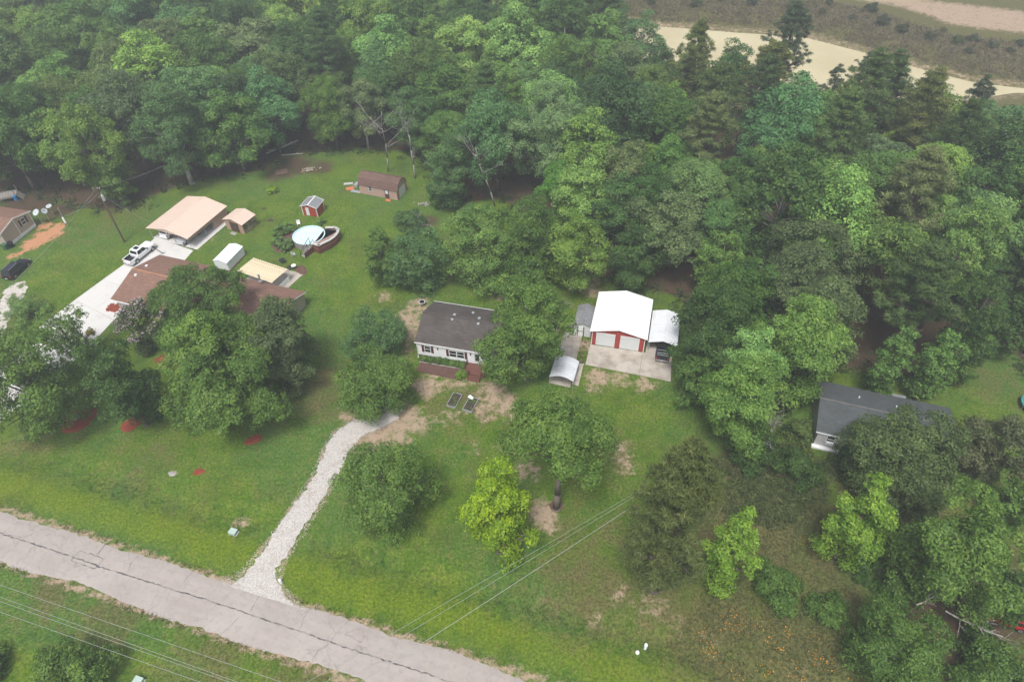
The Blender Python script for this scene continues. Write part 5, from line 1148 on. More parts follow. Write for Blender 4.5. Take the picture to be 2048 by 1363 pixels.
# red-orange toy wagon by the driveway trees
t = thing('garden_cart', 'bright orange cart on the lawn by the concrete driveway', 'cart', G2(182, 668), 0.5); MB().box(-.5, .5, -.35, .35, .3, .34).box(-.5, .5, -.35, -.31, .34, .6).box(-.5, .5, .31, .35, .34, .6).box(-.5, -.46, -.31, .31, .34, .6).box(.46, .5, -.31, .31, .34, .6).build('tub', mat('cart_orange', (0.62, 0.10, 0.04), 0.5, 0.1), t)
for x in (-.35, .35):
    for y in (-.38, .38): MB().tube((x, y - .04, .17), (x, y + .04, .17), .17, n=12).build('wheel', M['tyre'], t)
MB().tube((.5, 0, .35), (1.0, 0, .8), .025, n=5).build('handle', M['dark'], t)
# junk beside the barn shed
def slabthing(name, lab, cat, px, py, sx, sy, sz, mt, rz_, tilt=0.0, z=0.0):
    o = MB().box(-sx, sx, -sy, sy, 0, sz).box(-sx * .9, sx * .9, -sy * .9, -sy * .78, sz, sz + .03).box(-sx * .9, sx * .9, sy * .78, sy * .9, sz, sz + .03).build(name, mt); g = G(px, py, z); o.location = (g[0], g[1], z); o.rotation_euler = (tilt, tilt * .4, rz_); return tag(o, lab, cat)
slabthing('plastic_panel', 'orange-red panel lying left of the barn shed', 'panel', 700, 377, .75, .5, .06, M['orange'], 0.4, 0.08, .05)
slabthing('board_stack', 'pale weathered boards lying left of the barn shed', 'boards', 697, 368, .9, .3, .14, M['deck_grey'], 0.1)
slabthing('tarp_sheet', 'pale sheet on the grass at the barn shed corner', 'tarp', 712, 383, 1.0, .35, .05, M['galv'], -0.3, 0.03, .02)
slabthing('crate', 'blue-grey crate against the barn shed left wall', 'crate', 714, 372, .4, .55, .6, M['galv'], -0.3)
slabthing('low_platform', 'low dark wooden platform at the edge of the wood', 'platform', 564, 346, 1.2, 1.0, .35, M['pole_wood'], 0.3)
for k, (px, py, a, l) in enumerate([(560, 297, .75, 3.2), (567, 295, .72, 3.6), (574, 291, .78, 2.8), (552, 300, .3, 1.5), (585, 310, .1, 2.2)]):
    o = MB().tube((-l, 0, .14), (l, 0, .18), .14, .1, 8).tube((l * .3, 0, .16), (l * .55, .5, .3), .05, .03, 5).build('fallen_log', M['bark_pale']); o.location = G(px, py); o.rotation_euler = (0, 0, a); tag(o, ['first pale fallen log from the left in the clearing behind the red shed', 'longest pale fallen log in the clearing behind the red shed', 'short pale fallen log at the upper end of the clearing', 'stubby pale log at the left of the fallen logs', 'dull log lying apart in front of the fallen logs'][k], 'log')
wp = thing('firewood_pile', 'heap of split firewood at the edge of the wood behind the red shed', 'firewood', G2(620, 341)); r_ = np.random.default_rng(3)
for k in range(46):
    a = r_.uniform(0, 6.28); rr_ = abs(r_.normal(0, .85)); z = max(.1, .75 - rr_ * .45) * r_.uniform(.2, 1); b = r_.uniform(0, 6.28); l = .25
    MB().tube((rr_ * math.cos(a) - l * math.cos(b), rr_ * math.sin(a) * .7 - l * math.sin(b), z), (rr_ * math.cos(a) + l * math.cos(b), rr_ * math.sin(a) * .7 + l * math.sin(b), z + r_.normal(0, .08)), .1, n=6).build('log', M['log'] if k % 3 else M['bark_pale'], wp)
sp = thing('stone_heap', 'heap of grey stones on the lawn right of the barn shed', 'stones', G2(848, 408)); 
for k in range(24):
    a = r_.uniform(0, 6.28); rr_ = abs(r_.normal(0, .6)); s = r_.uniform(.1, .22); V = [(rr_ * 1.6 * math.cos(a) + s * math.cos(q) * r_.uniform(.8, 1.2), rr_ * .7 * math.sin(a) + s * math.sin(q) * r_.uniform(.8, 1.2)) for q in np.linspace(0, 6.28, 7)[:-1]]
    MB().prism(V, 0, s * 1.2 * r_.uniform(.7, 1.4)).build('stone', M['stone'], sp)
bp = thing('brush_pile', 'pile of cut branches in the back yard right of the pool', 'brush pile', G2(838, 452)); mb = MB(); mb2 = MB()
for k in range(150):
    a = r_.uniform(0, 6.28); rr_ = abs(r_.normal(0, 1.1)); b = r_.uniform(0, 6.28); l = r_.uniform(.5, 1.5); z = max(.08, 1.1 - .55 * rr_) * r_.uniform(.1, 1)
    p = np.array([rr_ * 1.3 * math.cos(a), rr_ * math.sin(a), z]); d = np.array([math.cos(b), math.sin(b), r_.normal(0, .25)]) * l
    (mb if k % 2 else mb2).path([p - d * .5, p + r_.normal(0, .06, 3), p + d * .5], .04, .015, 4)
tag(mb.build('branches', M['bark'], bp), kind='stuff'); tag(mb2.build('bleached_branches', M['bark_pale'], bp), kind='stuff')
# trampoline at the right edge
t = thing('trampoline', 'round trampoline with teal rim pad at the right edge of the clearing', 'trampoline', G2(2072, 818)); ring(1.75, 2.15, .82, .9, 30).build('rim_pad', M['teal'], t); MB().disc((0, 0, .80), 1.76, 30).build('mat', M['rust_stone'], t)
for a in np.linspace(0, 6.28, 7)[:-1]: MB().tube((2.0 * math.cos(a), 2.0 * math.sin(a), 0), (2.0 * math.cos(a), 2.0 * math.sin(a), .82), .04, n=6).build('leg', M['galv'], t)
# big-leaved plants by the pool, shrubs before the white house
def big_leaf_plant(px, py, lab, n=16, L_=.7, col=(0.10, 0.19, 0.04), h=.7, name='broad_leaved_plant'):
    g = G2(px, py); t = thing(name, lab, 'plant', g); r_ = np.random.default_rng(int(px * 3 + py)); t.rotation_euler.z = r_.uniform(0, 6)
    MB().tube((0, 0, 0), (0, 0, h * .7), .06, .04, 6).build('stem', M['bark'], t)
    for k in range(n):
        a = 2.4 * k + r_.normal(0, .2); el = r_.uniform(.1, .9); l = L_ * r_.uniform(.7, 1.2); w = l * .2; d = np.array([math.cos(a) * math.cos(el), math.sin(a) * math.cos(el), math.sin(el)]); s_ = np.array([-math.sin(a), math.cos(a), 0]); b = np.array([0, 0, h * r_.uniform(.3, .75)])
        P = [b, b + d * l * .45 + s_ * w, b + d * l * .8 + s_ * w * .7 - np.array([0, 0, .1 * l]), b + d * l * 1.05 - np.array([0, 0, .28 * l]), b + d * l * .8 - s_ * w * .7 - np.array([0, 0, .1 * l]), b + d * l * .45 - s_ * w, b + d * l * .5 - np.array([0, 0, .04 * l])]
        me = MB().add(P, [(0, 1, 6), (1, 2, 6), (2, 3, 6), (3, 4, 6), (4, 5, 6), (5, 0, 6)]).mesh('leaf_blade', M['leaf']); at = me.attributes.new('tint', 'FLOAT', 'FACE'); at.data.foreach_set('value', np.full(6, r_.random(), np.float32))
        o = link('leaf_blade', me, t); o.color = (*col, 1)
PL = [(558, 462), (570, 458), (580, 455), (553, 470), (565, 470), (577, 467), (550, 490), (560, 496), (570, 503), (580, 498), (574, 490), (562, 484), (588, 462), (584, 490)]
for k, (px, py) in enumerate(PL):
    nb_ = 'first second third fourth fifth sixth seventh'.split()[sum(1 for a_, b_ in PL if (b_ < 475) == (py < 475) and a_ < px)]
    big_leaf_plant(px, py, f"broad-leaved plant left of the pool, {nb_} from left in the {'far' if py < 475 else 'near'} clump", 14, .95, (0.085, 0.165, 0.035), 1.0)
for q in [q for q in C.objects if q.name.startswith('broad_leaved_plant')]: q['group'] = 'broad-leaved plants left of the pool'
for px, py, lab in [(640, 450, 'broad-leaved plant behind the pool beside the deck'), (647, 447, 'smaller broad-leaved plant behind the pool deck')]: big_leaf_plant(px, py, lab, 12, .7, (0.085, 0.165, 0.035), .8)

# ------------------------------------------------------------------ trees
UP = np.array([0, 0, 1.0])
def unit(v): return v / np.maximum(np.linalg.norm(v, axis=-1, keepdims=True), 1e-9)
STYLE = {  # radius profile over t (0 crown bottom .. 1 top), clump size, leaf length, leaf width, droop, density
    'round':  (lambda t: np.sqrt(np.clip(1 - (1.9 * t - 0.86) ** 2 / 1.1, 0, 1)), 0.21, 0.27, 0.19, 0.0, 1.0),
    'oval':   (lambda t: np.clip(np.sin(np.pi * np.clip(0.12 + 0.88 * t, 0, 1)) ** 0.6, 0, 1), 0.22, 0.27, 0.19, 0.0, 1.0),
    'cone':   (lambda t: np.minimum(1, (t + 0.05) / 0.22) ** 0.5 * (1 - t) ** 0.55 * 1.05 + 0.06, 0.21, 0.29, 0.22, 0.1, 1.0),
    'spread': (lambda t: np.clip((t + 0.1) ** 0.35 * (1 - t) ** 0.42 * 1.45, 0, 1.02), 0.19, 0.26, 0.17, 0.0, 1.0),
    'feather': (lambda t: np.sqrt(np.clip(1 - (1.8 * t - 0.8) ** 2 / 1.05, 0, 1)), 0.21, 0.27, 0.14, 0.30, 1.15),
    'sparse': (lambda t: np.sqrt(np.clip(1 - (1.9 * t - 0.9) ** 2 / 1.1, 0, 1)), 0.15, 0.27, 0.18, 0.0, 0.9),
    'shrub':  (lambda t: np.sqrt(np.clip(1 - (1.25 * t - 0.2) ** 2 / 1.12, 0, 1)), 0.30, 0.24, 0.15, 0.0, 1.5),
}
def leaves_mesh(name, P, N, L, Wd, tint, mt, r_, point=None):
    """pointed leaves at P facing N"""
    n = len(P)
    a = unit(r_.normal(0, 1, (n, 3)) if point is None else point)
    u = unit(a - (a * N).sum(1, keepdims=True) * N); w = np.cross(N, u)
    L = L[:, None]; Wd = Wd[:, None]
    V = np.stack([P - u * L * 0.42 - w * Wd * 0.55, P - u * L * 0.42 + w * Wd * 0.55, P + u * L * 0.62 - N * L * 0.12], 1).reshape(-1, 3)
    F = np.arange(3 * n).reshape(n, 3)
    return np_mesh(name, V, F, mt, tint=tint)
def crown_points(seed, r, z0, z1, style):
    """clumps of leaves over a handful of limb-borne domes, with gaps between the domes"""
    prof, cs, ll, lw, droop, dens = STYLE[style]
    r_ = np.random.default_rng(seed); h = z1 - z0
    Mn = {'shrub': 10, 'cone': 30}.get(style, int(np.clip(round(10 + 4.0 * h / r), 10, 28)))
    tt = np.linspace(0, 1, 60); pr = prof(tt) + 0.10; cdf = np.cumsum(pr); cdf /= cdf[-1]
    t = np.interp((np.arange(Mn) + r_.random(Mn)) / Mn, cdf, tt); az = 2.4 * np.arange(Mn) + r_.normal(0, 0.35, Mn)
    P = prof(t); rs = r * r_.uniform(0.25, 0.50, Mn) * (0.45 + 0.55 * P) * (0.72 if style == 'cone' else 1.0)
    rad = np.clip(np.minimum(r * P * r_.uniform(0.5, 0.95, Mn), r * P * r_.uniform(0.92, 1.16, Mn) - 0.8 * rs), 0, None)
    inn = r_.random(Mn) < 0.36; rad = np.where(inn, rad * r_.uniform(0, 0.55, Mn), rad)
    if style == 'spread': t = np.where(inn, 0.55 + 0.4 * r_.random(Mn), t)
    sub = np.stack([rad * np.cos(az), rad * np.sin(az), z0 + h * np.clip(t * 0.9 + 0.02 + r_.normal(0, 0.02, Mn), 0.02, 0.93)], 1)
    rc0 = float(np.clip(0.78 * cs * r, 0.30, 0.82)); cov = 0.42 if style != 'sparse' else 0.2
    cs_, rr_ = [], []
    for k in range(Mn):
        n = max(5, int(cov * 2 * math.pi * rs[k] ** 2 * 1.25 / rc0 ** 2))
        out = np.array([math.cos(az[k]), math.sin(az[k]), 0.0])
        d = unit(r_.normal(0, 1, (n, 3)) + 0.75 * UP + 0.55 * out)
        q = sub[k] + d * (rs[k] * r_.uniform(0.72, 1.06, n))[:, None] * np.array([1, 1, 0.74])
        keep = np.ones(n, bool)
        for j in range(Mn):
            if j != k: keep &= ~((np.linalg.norm((q - sub[j]) / np.array([1, 1, 0.74]), axis=1) < 0.72 * rs[j]) & (r_.random(n) < 0.85))
        cs_.append(q[keep]); rr_.append(rc0 * r_.uniform(0.6, 1.4, keep.sum()))
    nf = max(4, int(0.9 * Mn)); tf = r_.random(nf); af = r_.uniform(0, 6.283, nf); rf = r * prof(tf) * 0.6 * np.sqrt(r_.random(nf))
    cs_.append(np.stack([rf * np.cos(af), rf * np.sin(af), z0 + h * tf * 0.85], 1)); rr_.append(np.full(nf, rc0 * 1.3))
    return np.concatenate(cs_), np.concatenate(rr_), r_
def crown_mesh(name, seed, r, z0, z1, style='round', leafscale=1.0, dens=1.0):
    prof, cs, ll, lw, droop, dn = STYLE[style]
    c, rc, r_ = crown_points(seed, r, z0, z1, style)
    ll *= leafscale; lw *= leafscale
    cnt = np.maximum(14, (62 * dens * dn * rc ** 2 * (0.34 / ll) ** 1.5).astype(int))
    i = np.repeat(np.arange(len(c)), cnt); n = len(i)
    mid = np.array([0, 0, z0 + 0.40 * (z1 - z0)]); out = unit(c - mid)[i]
    d = unit(r_.normal(0, 1, (n, 3)) + 0.45 * out + 0.55 * UP)
    s = r_.uniform(0.45, 1.12, n) ** 0.7
    P = d * (rc[i] * s)[:, None] * np.array([1.15, 1.15, 0.78])
    if droop: P[:, 2] -= droop * np.hypot(P[:, 0], P[:, 1]) * 0.9
    P = c[i] + P
    N = unit(0.95 * d + 0.30 * UP + 0.15 * out + 0.42 * r_.normal(0, 1, (n, 3)))
    tint = np.clip(0.5 + 0.17 * r_.normal(0, 1, len(c))[i] + 0.20 * r_.normal(0, 1, n), 0, 1)
    L = ll * r_.uniform(0.7, 1.35, n); Wd = lw * r_.uniform(0.7, 1.3, n)
    return leaves_mesh(name, P, N, L, Wd, tint, M['leaf'], r_), c
def trunk_mesh(name, seed, c, z0, z1, rt, mt, nlimb=14, lean=(0, 0)):
    r_ = np.random.default_rng(seed + 5); mb = MB()
    top = z0 + 0.72 * (z1 - z0); k = 5
    pts = [np.array([lean[0] * t + 0.12 * rt * r_.normal() * (t > 0), lean[1] * t + 0.12 * rt * r_.normal() * (t > 0), -0.15 + (top + 0.15) * t]) for t in np.linspace(0, 1, k + 1)]
    mb.tube(pts[0], pts[0] + (pts[1] - pts[0]) * 0.12, rt * 1.6, rt * 1.08, 7)
    mb.path([pts[0] + (pts[1] - pts[0]) * 0.11] + pts[1:], rt * 1.08, rt * 0.3, 7)
    if len(c):
        far = np.argsort(-np.hypot(c[:, 0], c[:, 1]))[:max(nlimb * 2, 1)]
        for j in r_.permutation(far)[:nlimb]:
            e = c[j]; b0 = np.clip((e[2] - 0.55 * np.hypot(e[0], e[1])) / max(top, 1), 0.22, 0.95)
            q = b0 * k; i0 = min(int(q), k - 1); b = pts[i0] + (pts[i0 + 1] - pts[i0]) * (q - i0)
            md = (b + e) / 2 + np.array([0, 0, 0.10 * np.linalg.norm(e - b)]) + r_.normal(0, 0.1, 3)
            mb.path([b, md, e], rt * 0.34, rt * 0.07, 5)
    return mb.mesh(name, mt, True)
def pine_mesh(name, seed, r, z0, z1, n=190):
    r_ = np.random.default_rng(seed); h = z1 - z0
    t = r_.random(n) ** 0.9; az = r_.uniform(0, 2 * np.pi, n)
    lay = np.round(t * h / 1.3) * 1.3 / h; t = 0.65 * lay + 0.35 * t
    rad = r * np.clip((1 - np.clip(t, 0, 1) ** 1.6) ** 0.6 * (0.40 + 0.65 * np.minimum(1, t / 0.3)), 0.12, 1) * (0.35 + 0.65 * r_.random(n) ** 0.6) * (0.75 + 0.35 * np.cos(3 * az + 9 * lay))
    c = np.stack([rad * np.cos(az), rad * np.sin(az), z0 + h * t * 0.98 + 0.1 * rad], 1)
    cnt = r_.integers(55, 100, n); i = np.repeat(np.arange(n), cnt); m_ = len(i)
    d = unit(r_.normal(0, 1, (m_, 3)) + 0.5 * UP + 0.25 * np.stack([np.cos(az), np.sin(az), 0 * az], 1)[i])
    rc = r_.uniform(0.40, 0.80, n)
    P = c[i] + d * (rc[i] * r_.uniform(0.3, 0.9, m_))[:, None] * np.array([1.2, 1.2, 0.75])
    N = unit(r_.normal(0, 1, (m_, 3)) + 0.7 * UP)
    tint = np.clip(0.45 + 0.15 * r_.normal(0, 1, n)[i] + 0.16 * r_.normal(0, 1, m_), 0, 1)
    return leaves_mesh(name, P, N, r_.uniform(0.3, 0.55, m_), r_.uniform(0.07, 0.13, m_), tint, M['needle'], r_, point=d), c
def bare_mesh(name, seed, h, rt, mt, spread=0.35, levels=3, twist=0.1, nb=7, base=0.35):
    r_ = np.random.default_rng(seed); mb = MB()
    def grow(p, d, L, rad, lev):
        k = 4; q = p.copy(); pts = [q.copy()]
        for s in range(k):
            d = unit(d + r_.normal(0, twist, 3) + np.array([0, 0, 0.05])); q = q + d * L / k; pts.append(q.copy())
        mb.path(pts, rad, rad * 0.45 if lev else rad * 0.4, 6 if lev == 0 else 4)
        if lev >= levels: return
        for b in range(nb if lev == 0 else 4):
            f = base + (1 - base) * r_.random() if lev == 0 else 0.3 + 0.7 * r_.random()
            j = min(int(f * k), k - 1); bp = pts[j] + (pts[j + 1] - pts[j]) * (f * k - j)
            nd = unit(d * 0.6 + r_.normal(0, 1, 3) * np.array([1, 1, 0.45]) * (0.5 + spread) + np.array([0, 0, 0.35]))
            grow(bp, nd, L * r_.uniform(0.28, 0.5), rad * 0.42, lev + 1)
    grow(np.array([0, 0, -0.1]), np.array([0, 0, 1.0]), h, rt, 0)
    return mb.mesh(name, mt, True)

GREEN = {k_: (v_[0] * 1.42, v_[1] * 1.52, v_[2] * 1.05) if k_ not in ('lime',) else v_ for k_, v_ in {  # leaf colours
    'mid': (0.062, 0.112, 0.028), 'dark': (0.040, 0.078, 0.022), 'deep': (0.030, 0.060, 0.022), 'bluish': (0.066, 0.122, 0.052),
    'bright': (0.118, 0.195, 0.030), 'lime': (0.205, 0.330, 0.016), 'pale': (0.115, 0.185, 0.060), 'olive': (0.064, 0.094, 0.030),
    'grey': (0.072, 0.098, 0.050), 'yellowish': (0.112, 0.175, 0.042), 'pine': (0.046, 0.074, 0.032), 'pine_olive': (0.070, 0.084, 0.034), 'elm': (0.080, 0.135, 0.034)}.items()}
def jitter_col(c, r_, s=0.10):
    k = 1 + r_.normal(0, s); return (c[0] * k * (1 + r_.normal(0, s * 0.6)), c[1] * k, c[2] * k * (1 + r_.normal(0, s)), 1)
TREES = []                                    # (x, y, crown radius) of every placed tree
def project(P):
    v = P - np.array([0, 0, CAM_H]); w = v @ AW
    return 1024 + FPX * (v @ CR) / w, 681.5 - FPX * (v @ CU) / w
RATIO = {'cone': 2.9, 'pine': 3.0, 'oval': 2.7, 'round': 2.2, 'spread': 2.1, 'feather': 2.1, 'sparse': 2.1, 'shrub': 1.25}
def fit_tree(box, style, clear, seed):
    """stand the tree so that its crown, seen from the drone, spans the box it has in the photograph"""
    x0, x1, y0, y1 = box; tgt = np.array([x0, x1, y0, y1], float)
    rg = np.random.default_rng(1); t = rg.random(260); a = rg.uniform(0, 6.283, 260)
    pr = np.clip((1 - t ** 1.6) ** 0.6 * (0.40 + 0.65 * np.minimum(1, t / 0.3)), 0.12, 1) if style == 'pine' else STYLE[style][0](t)
    C0 = np.stack([pr * np.cos(a), pr * np.sin(a), t], 1)
    def res(p):
        x, y, lh, lr = p; h, r = math.exp(lh), math.exp(lr); rc = min(1.0, 0.2 * r)
        P = np.stack([x + C0[:, 0] * (r * 0.92), y + C0[:, 1] * (r * 0.92), clear * h + (1 - clear) * h * C0[:, 2]], 1)
        u, v = project(P); k = rc * 0.45 * FPX / np.linalg.norm(P.mean(0) - np.array([0, 0, CAM_H]))
        return np.concatenate([np.array([u.min() - k, u.max() + k, v.min() - k, v.max() + k]) - tgt, [22 * (lh - math.log(RATIO[style]) - lr)]])
    g = G2((x0 + x1) / 2, y1 * 0.75 + y0 * 0.25); d = np.linalg.norm(np.array([g[0], g[1], CAM_H])); r0 = 0.5 * (x1 - x0) * d / FPX * 0.85
    p = np.array([g[0], g[1], math.log(r0 * RATIO[style]), math.log(r0)]); lam = 1.0; e = res(p)
    for _ in range(40):
        J = np.stack([(res(p + dp) - e) / np.abs(dp).sum() for dp in np.diag([0.05, 0.05, 0.01, 0.01])], 1)
        st_ = np.linalg.solve(J.T @ J + lam * np.diag(np.diag(J.T @ J)), -J.T @ e); q = p + np.clip(st_, -4, 4); e2 = res(q)
        if (e2 ** 2).sum() < (e ** 2).sum(): p, e, lam = q, e2, max(lam * 0.5, 1e-3)
        else: lam = min(lam * 3, 1e4)
    if np.abs(e[:4]).max() > 25: print('FIT', box, [round(float(k)) for k in e[:4]], [round(float(k), 1) for k in (p[0], p[1], math.exp(p[2]), math.exp(p[3]))])
    return float(p[0]), float(p[1]), math.exp(p[2]), math.exp(p[3])
def place_tree(name, label, cat, x, y, h, r, style, col, seed, clear=0.2, group=None, bark='bark', rt=None, lean=(0, 0), leafscale=1.0, dens=1.0, nlimb=16):
    z = float(ground_z([(x, y)])[0])
    t = thing(name, label, cat, (x, y, z), 0, group)
    zb = clear * h
    if style == 'pine':
        me, c = pine_mesh('crown', seed, r, zb, h, n=int(np.clip(15 * r * (h - zb) / 3.0, 45, 520)))
    else:
        me, c = crown_mesh('crown', seed, r, zb, h, style, leafscale, dens)
    o = link('crown', me, t); o.color = (*col, 1) if len(col) == 3 else col
    link('trunk' if style != 'shrub' else 'stems', trunk_mesh('trunk', seed, c, zb, h, rt or max(0.06, 0.022 * h), M[bark], 8 if style == 'pine' else nlimb, lean), t)
    TREES.append((x, y, r)); return t
def box_tree(name, label, cat, box, style, col, clear=0.15, seed=None, **kw):
    x0, x1, y0, y1 = box
    seed = seed or int(x0 * 7 + y0)
    x, y, h, r = fit_tree(box, style, clear, seed)
    return place_tree(name, label, cat, x, y, h, r, style, GREEN[col] if isinstance(col, str) else col, seed, clear, **kw)

T = 'tree'
# --- yard trees, front lawn and round the white house
box_tree('sweetgum_tree', 'bright lime-green conical tree on the front lawn', T, (926, 1070, 905, 1140), 'cone', 'lime', 0.06, leafscale=0.88, dens=1.5)
_b = G2(1112, 1016)
place_tree('oak_tree', 'spreading oak with bare grey trunk showing, behind the lime-green lawn tree', T, _b[0], _b[1], 18.0, 5.9, 'spread', GREEN['elm'], 51, 0.64, rt=0.42, bark='bark', dens=1.15)
box_tree('elm_tree', 'feathery green tree right of the white gravel driveway', T, (672, 866, 866, 1085), 'feather', 'elm', 0.05)
box_tree('elm_tree', 'dense willowy tree over the inner end of the gravel driveway', T, (674, 846, 690, 842), 'feather', 'elm', 0.06)
box_tree('small_tree', 'small soft tree beside the left wall of the white house', T, (692, 815, 606, 730), 'feather', 'bluish', 0.05)
box_tree('oak_tree', 'big oak with dead grey branches covering the right end of the white house', T, (962, 1142, 541, 770), 'oval', 'elm', 0.15, seed=7176, dens=1.15)
box_tree('tree', 'slim upright tree left of the round pale tree behind the white house', T, (732, 790, 437, 578), 'oval', 'elm', 0.03)
box_tree('tree', 'round bluish-green tree behind the left end of the white house', T, (775, 900, 452, 592), 'round', 'bluish', 0.06)
box_tree('tree', 'rounded tree behind the white house, left of the two taller ones', T, (880, 1015, 398, 590), 'oval', 'pale', 0.08)
box_tree('tree', 'middle tree of the row behind the white house', T, (985, 1110, 385, 575), 'oval', 'mid', 0.08)
box_tree('tree', 'pale yellowish-green tree behind the white house, nearest the garage', T, (1085, 1205, 405, 592), 'oval', 'yellowish', 0.08)
box_tree('tree', 'low dark tree filling the gap behind the white house roof', T, (1000, 1100, 500, 610), 'round', 'mid', 0.05)
# --- left neighbour
box_tree('oak_tree', 'dense round dark oak over the brown roof, farthest of the front grove', T, (298, 500, 527, 712), 'round', 'mid', 0.08, dens=1.25)
box_tree('oak_tree', 'grey-green oak hiding the right end of the brown-roofed house', T, (478, 640, 570, 785), 'round', 'grey', 0.06, dens=1.2)
box_tree('tree', 'light green tree glowing amid the dark front grove', T, (325, 482, 610, 805), 'oval', (0.145, 0.255, 0.04), 0.2)
box_tree('oak_tree', 'largest oak of the front grove, wide crown above the lawn', T, (305, 592, 640, 892), 'round', 'elm', 0.07, dens=1.2)
box_tree('tree', 'dark round tree second from the left in the front grove', T, (160, 315, 655, 872), 'round', 'dark', 0.06, dens=1.15)
box_tree('tree', 'leaning tree at the left edge over the red mulch ring', T, (-70, 182, 655, 880), 'round', 'elm', 0.12)
box_tree('tree', 'thin airy tree at left, pale driveway seen through its crown', T, (62, 192, 598, 735), 'sparse', 'elm', 0.12)
box_tree('tree', 'thin tree cut by the left edge, pale driveway behind it', T, (-60, 75, 640, 790), 'sparse', 'elm', 0.12)
cm_ = box_tree('crape_myrtle', 'crape myrtle with pale pink blossom at the brown house corner', T, (230, 322, 587, 712), 'round', 'grey', 0.05, leafscale=0.85)
box_tree('ornamental_grass', 'pale feathery shrub by the gravel track at the left edge', 'shrub', (12, 92, 590, 655), 'shrub', 'pale', 0.02, leafscale=0.8)
# --- right side
box_tree('pine_tree', 'broad olive-brown pine where the power lines end', T, (1238, 1440, 865, 1205), 'pine', 'pine_olive', 0.06, bark='bark_pine')
box_tree('tree', 'slim light green tree in front of the olive pine', T, (1395, 1516, 995, 1202), 'cone', 'bright', 0.05, leafscale=0.85, dens=1.3)
box_tree('shrub', 'leafy bush at the foot of the slim light green tree, right side', 'shrub', (1500, 1592, 1110, 1240), 'shrub', 'mid', 0.03)
box_tree('shrub', 'low round bush alone on the weedy ground at lower right', 'shrub', (1605, 1705, 1192, 1266), 'shrub', 'mid', 0.02)
box_tree('sweetgum_tree', 'bright green conical tree left of the big lower-right oak', T, (1620, 1790, 940, 1160), 'cone', 'bright', 0.06, leafscale=0.85, dens=1.4)
box_tree('oak_tree', 'wide olive oak covering the grey-roofed house', T, (1690, 1945, 800, 1020), 'round', (0.092, 0.142, 0.040), 0.10, dens=1.2)
box_tree('oak_tree', 'brownish oak at the right edge beside the grey roof', T, (1905, 2075, 808, 985), 'round', (0.105, 0.125, 0.050), 0.10)
box_tree('oak_tree', 'huge oak filling the lower right edge', T, (1785, 2085, 955, 1255), 'round', 'elm', 0.10, dens=1.1)
box_tree('tree', 'willowy tree at the bottom right beside the fallen grey branches', T, (1700, 1905, 1192, 1420), 'feather', 'mid', 0.05)
box_tree('shrub', 'thicket in the bottom right corner', 'shrub', (1880, 2090, 1272, 1440), 'shrub', 'mid', 0.02)
box_tree('tree', 'dark tree at the right edge above the red car', T, (1955, 2110, 1120, 1262), 'round', 'dark', 0.10)
box_tree('shrub', 'dark scrub beside the red car at the right edge', 'shrub', (1920, 1990, 1235, 1310), 'shrub', 'dark', 0.02)
box_tree('shrub', 'scrubby bush at the foot of the dead grey tree near the grey-roofed house', 'shrub', (1440, 1560, 850, 950), 'shrub', 'dark', 0.02)
box_tree('shrub', 'dark bush in front of the grey-roofed house porch', 'shrub', (1660, 1745, 885, 975), 'shrub', 'dark', 0.02)
box_tree('shrub', 'weedy bush left of the grey-roofed house', 'shrub', (1560, 1630, 835, 905), 'shrub', 'olive', 0.02)
box_tree('shrub', 'leafy bush at the bottom left corner beyond the road', 'shrub', (60, 238, 1298, 1420), 'shrub', 'elm', 0.02)
box_tree('shrub', 'dark bush cut by the left edge beyond the road', 'shrub', (-60, 18, 1285, 1400), 'shrub', 'mid', 0.02)
# --- trees round the garage and the near wood, each with its own look
box_tree('oak_tree', 'dark oak leaning over the white carport roof', T, (1338, 1508, 565, 775), 'spread', 'dark', 0.12, dens=1.15)
box_tree('tree', 'large light green tree right of the carport', T, (1502, 1690, 565, 812), 'oval', (0.155, 0.275, 0.050), 0.08, dens=1.1)
box_tree('tree', 'light green tree with dead trunk beside it, front edge of the wood', T, (1400, 1585, 700, 905), 'oval', (0.138, 0.255, 0.046), 0.08)
box_tree('tree', 'mid-green tree at the right end of the concrete apron', T, (1350, 1432, 705, 825), 'round', 'mid', 0.05)
box_tree('tree', 'fresh green tree behind the grey roof, left of two', T, (1735, 1832, 632, 805), 'oval', (0.110, 0.215, 0.045), 0.08)
box_tree('tree', 'fresh green tree behind the grey roof, right of two', T, (1815, 1928, 645, 812), 'oval', (0.120, 0.230, 0.048), 0.08)
box_tree('tree', 'slim light green tree standing up from the wood behind the garage', T, (1392, 1490, 446, 602), 'oval', (0.135, 0.245, 0.045), 0.1)
box_tree('oak_tree', 'very wide grey-green oak crown right of the slim light tree', T, (1480, 1722, 440, 662), 'round', 'grey', 0.12, dens=1.2)
box_tree('tree', 'tall light tree with two bare trunks in the dark wood at right', T, (1842, 2012, 362, 620), 'oval', 'pale', 0.25)
box_tree('tree', 'dark feathery tree at the right edge of the wood', T, (1862, 2035, 512, 770), 'feather', 'dark', 0.08)
box_tree('tree', 'big pale tree standing out in the middle of the wood', T, (1000, 1200, 166, 395), 'oval', (0.165, 0.27, 0.10), 0.12, dens=1.1)
box_tree('tree', 'pale tree with bare twigs above the garage', T, (1340, 1472, 312, 450), 'round', 'pale', 0.12)
box_tree('tree', 'pale round tree between the big pale tree and the garage', T, (1232, 1335, 282, 410), 'round', 'yellowish', 0.12)
box_tree('tree', 'light green tree on the right shoulder of the garage wood', T, (1478, 1575, 272, 415), 'oval', 'pale', 0.12)
box_tree('tree', 'yellowish tree at the wood edge behind the utility pole', T, (96, 262, 195, 400), 'oval', 'yellowish', 0.12)
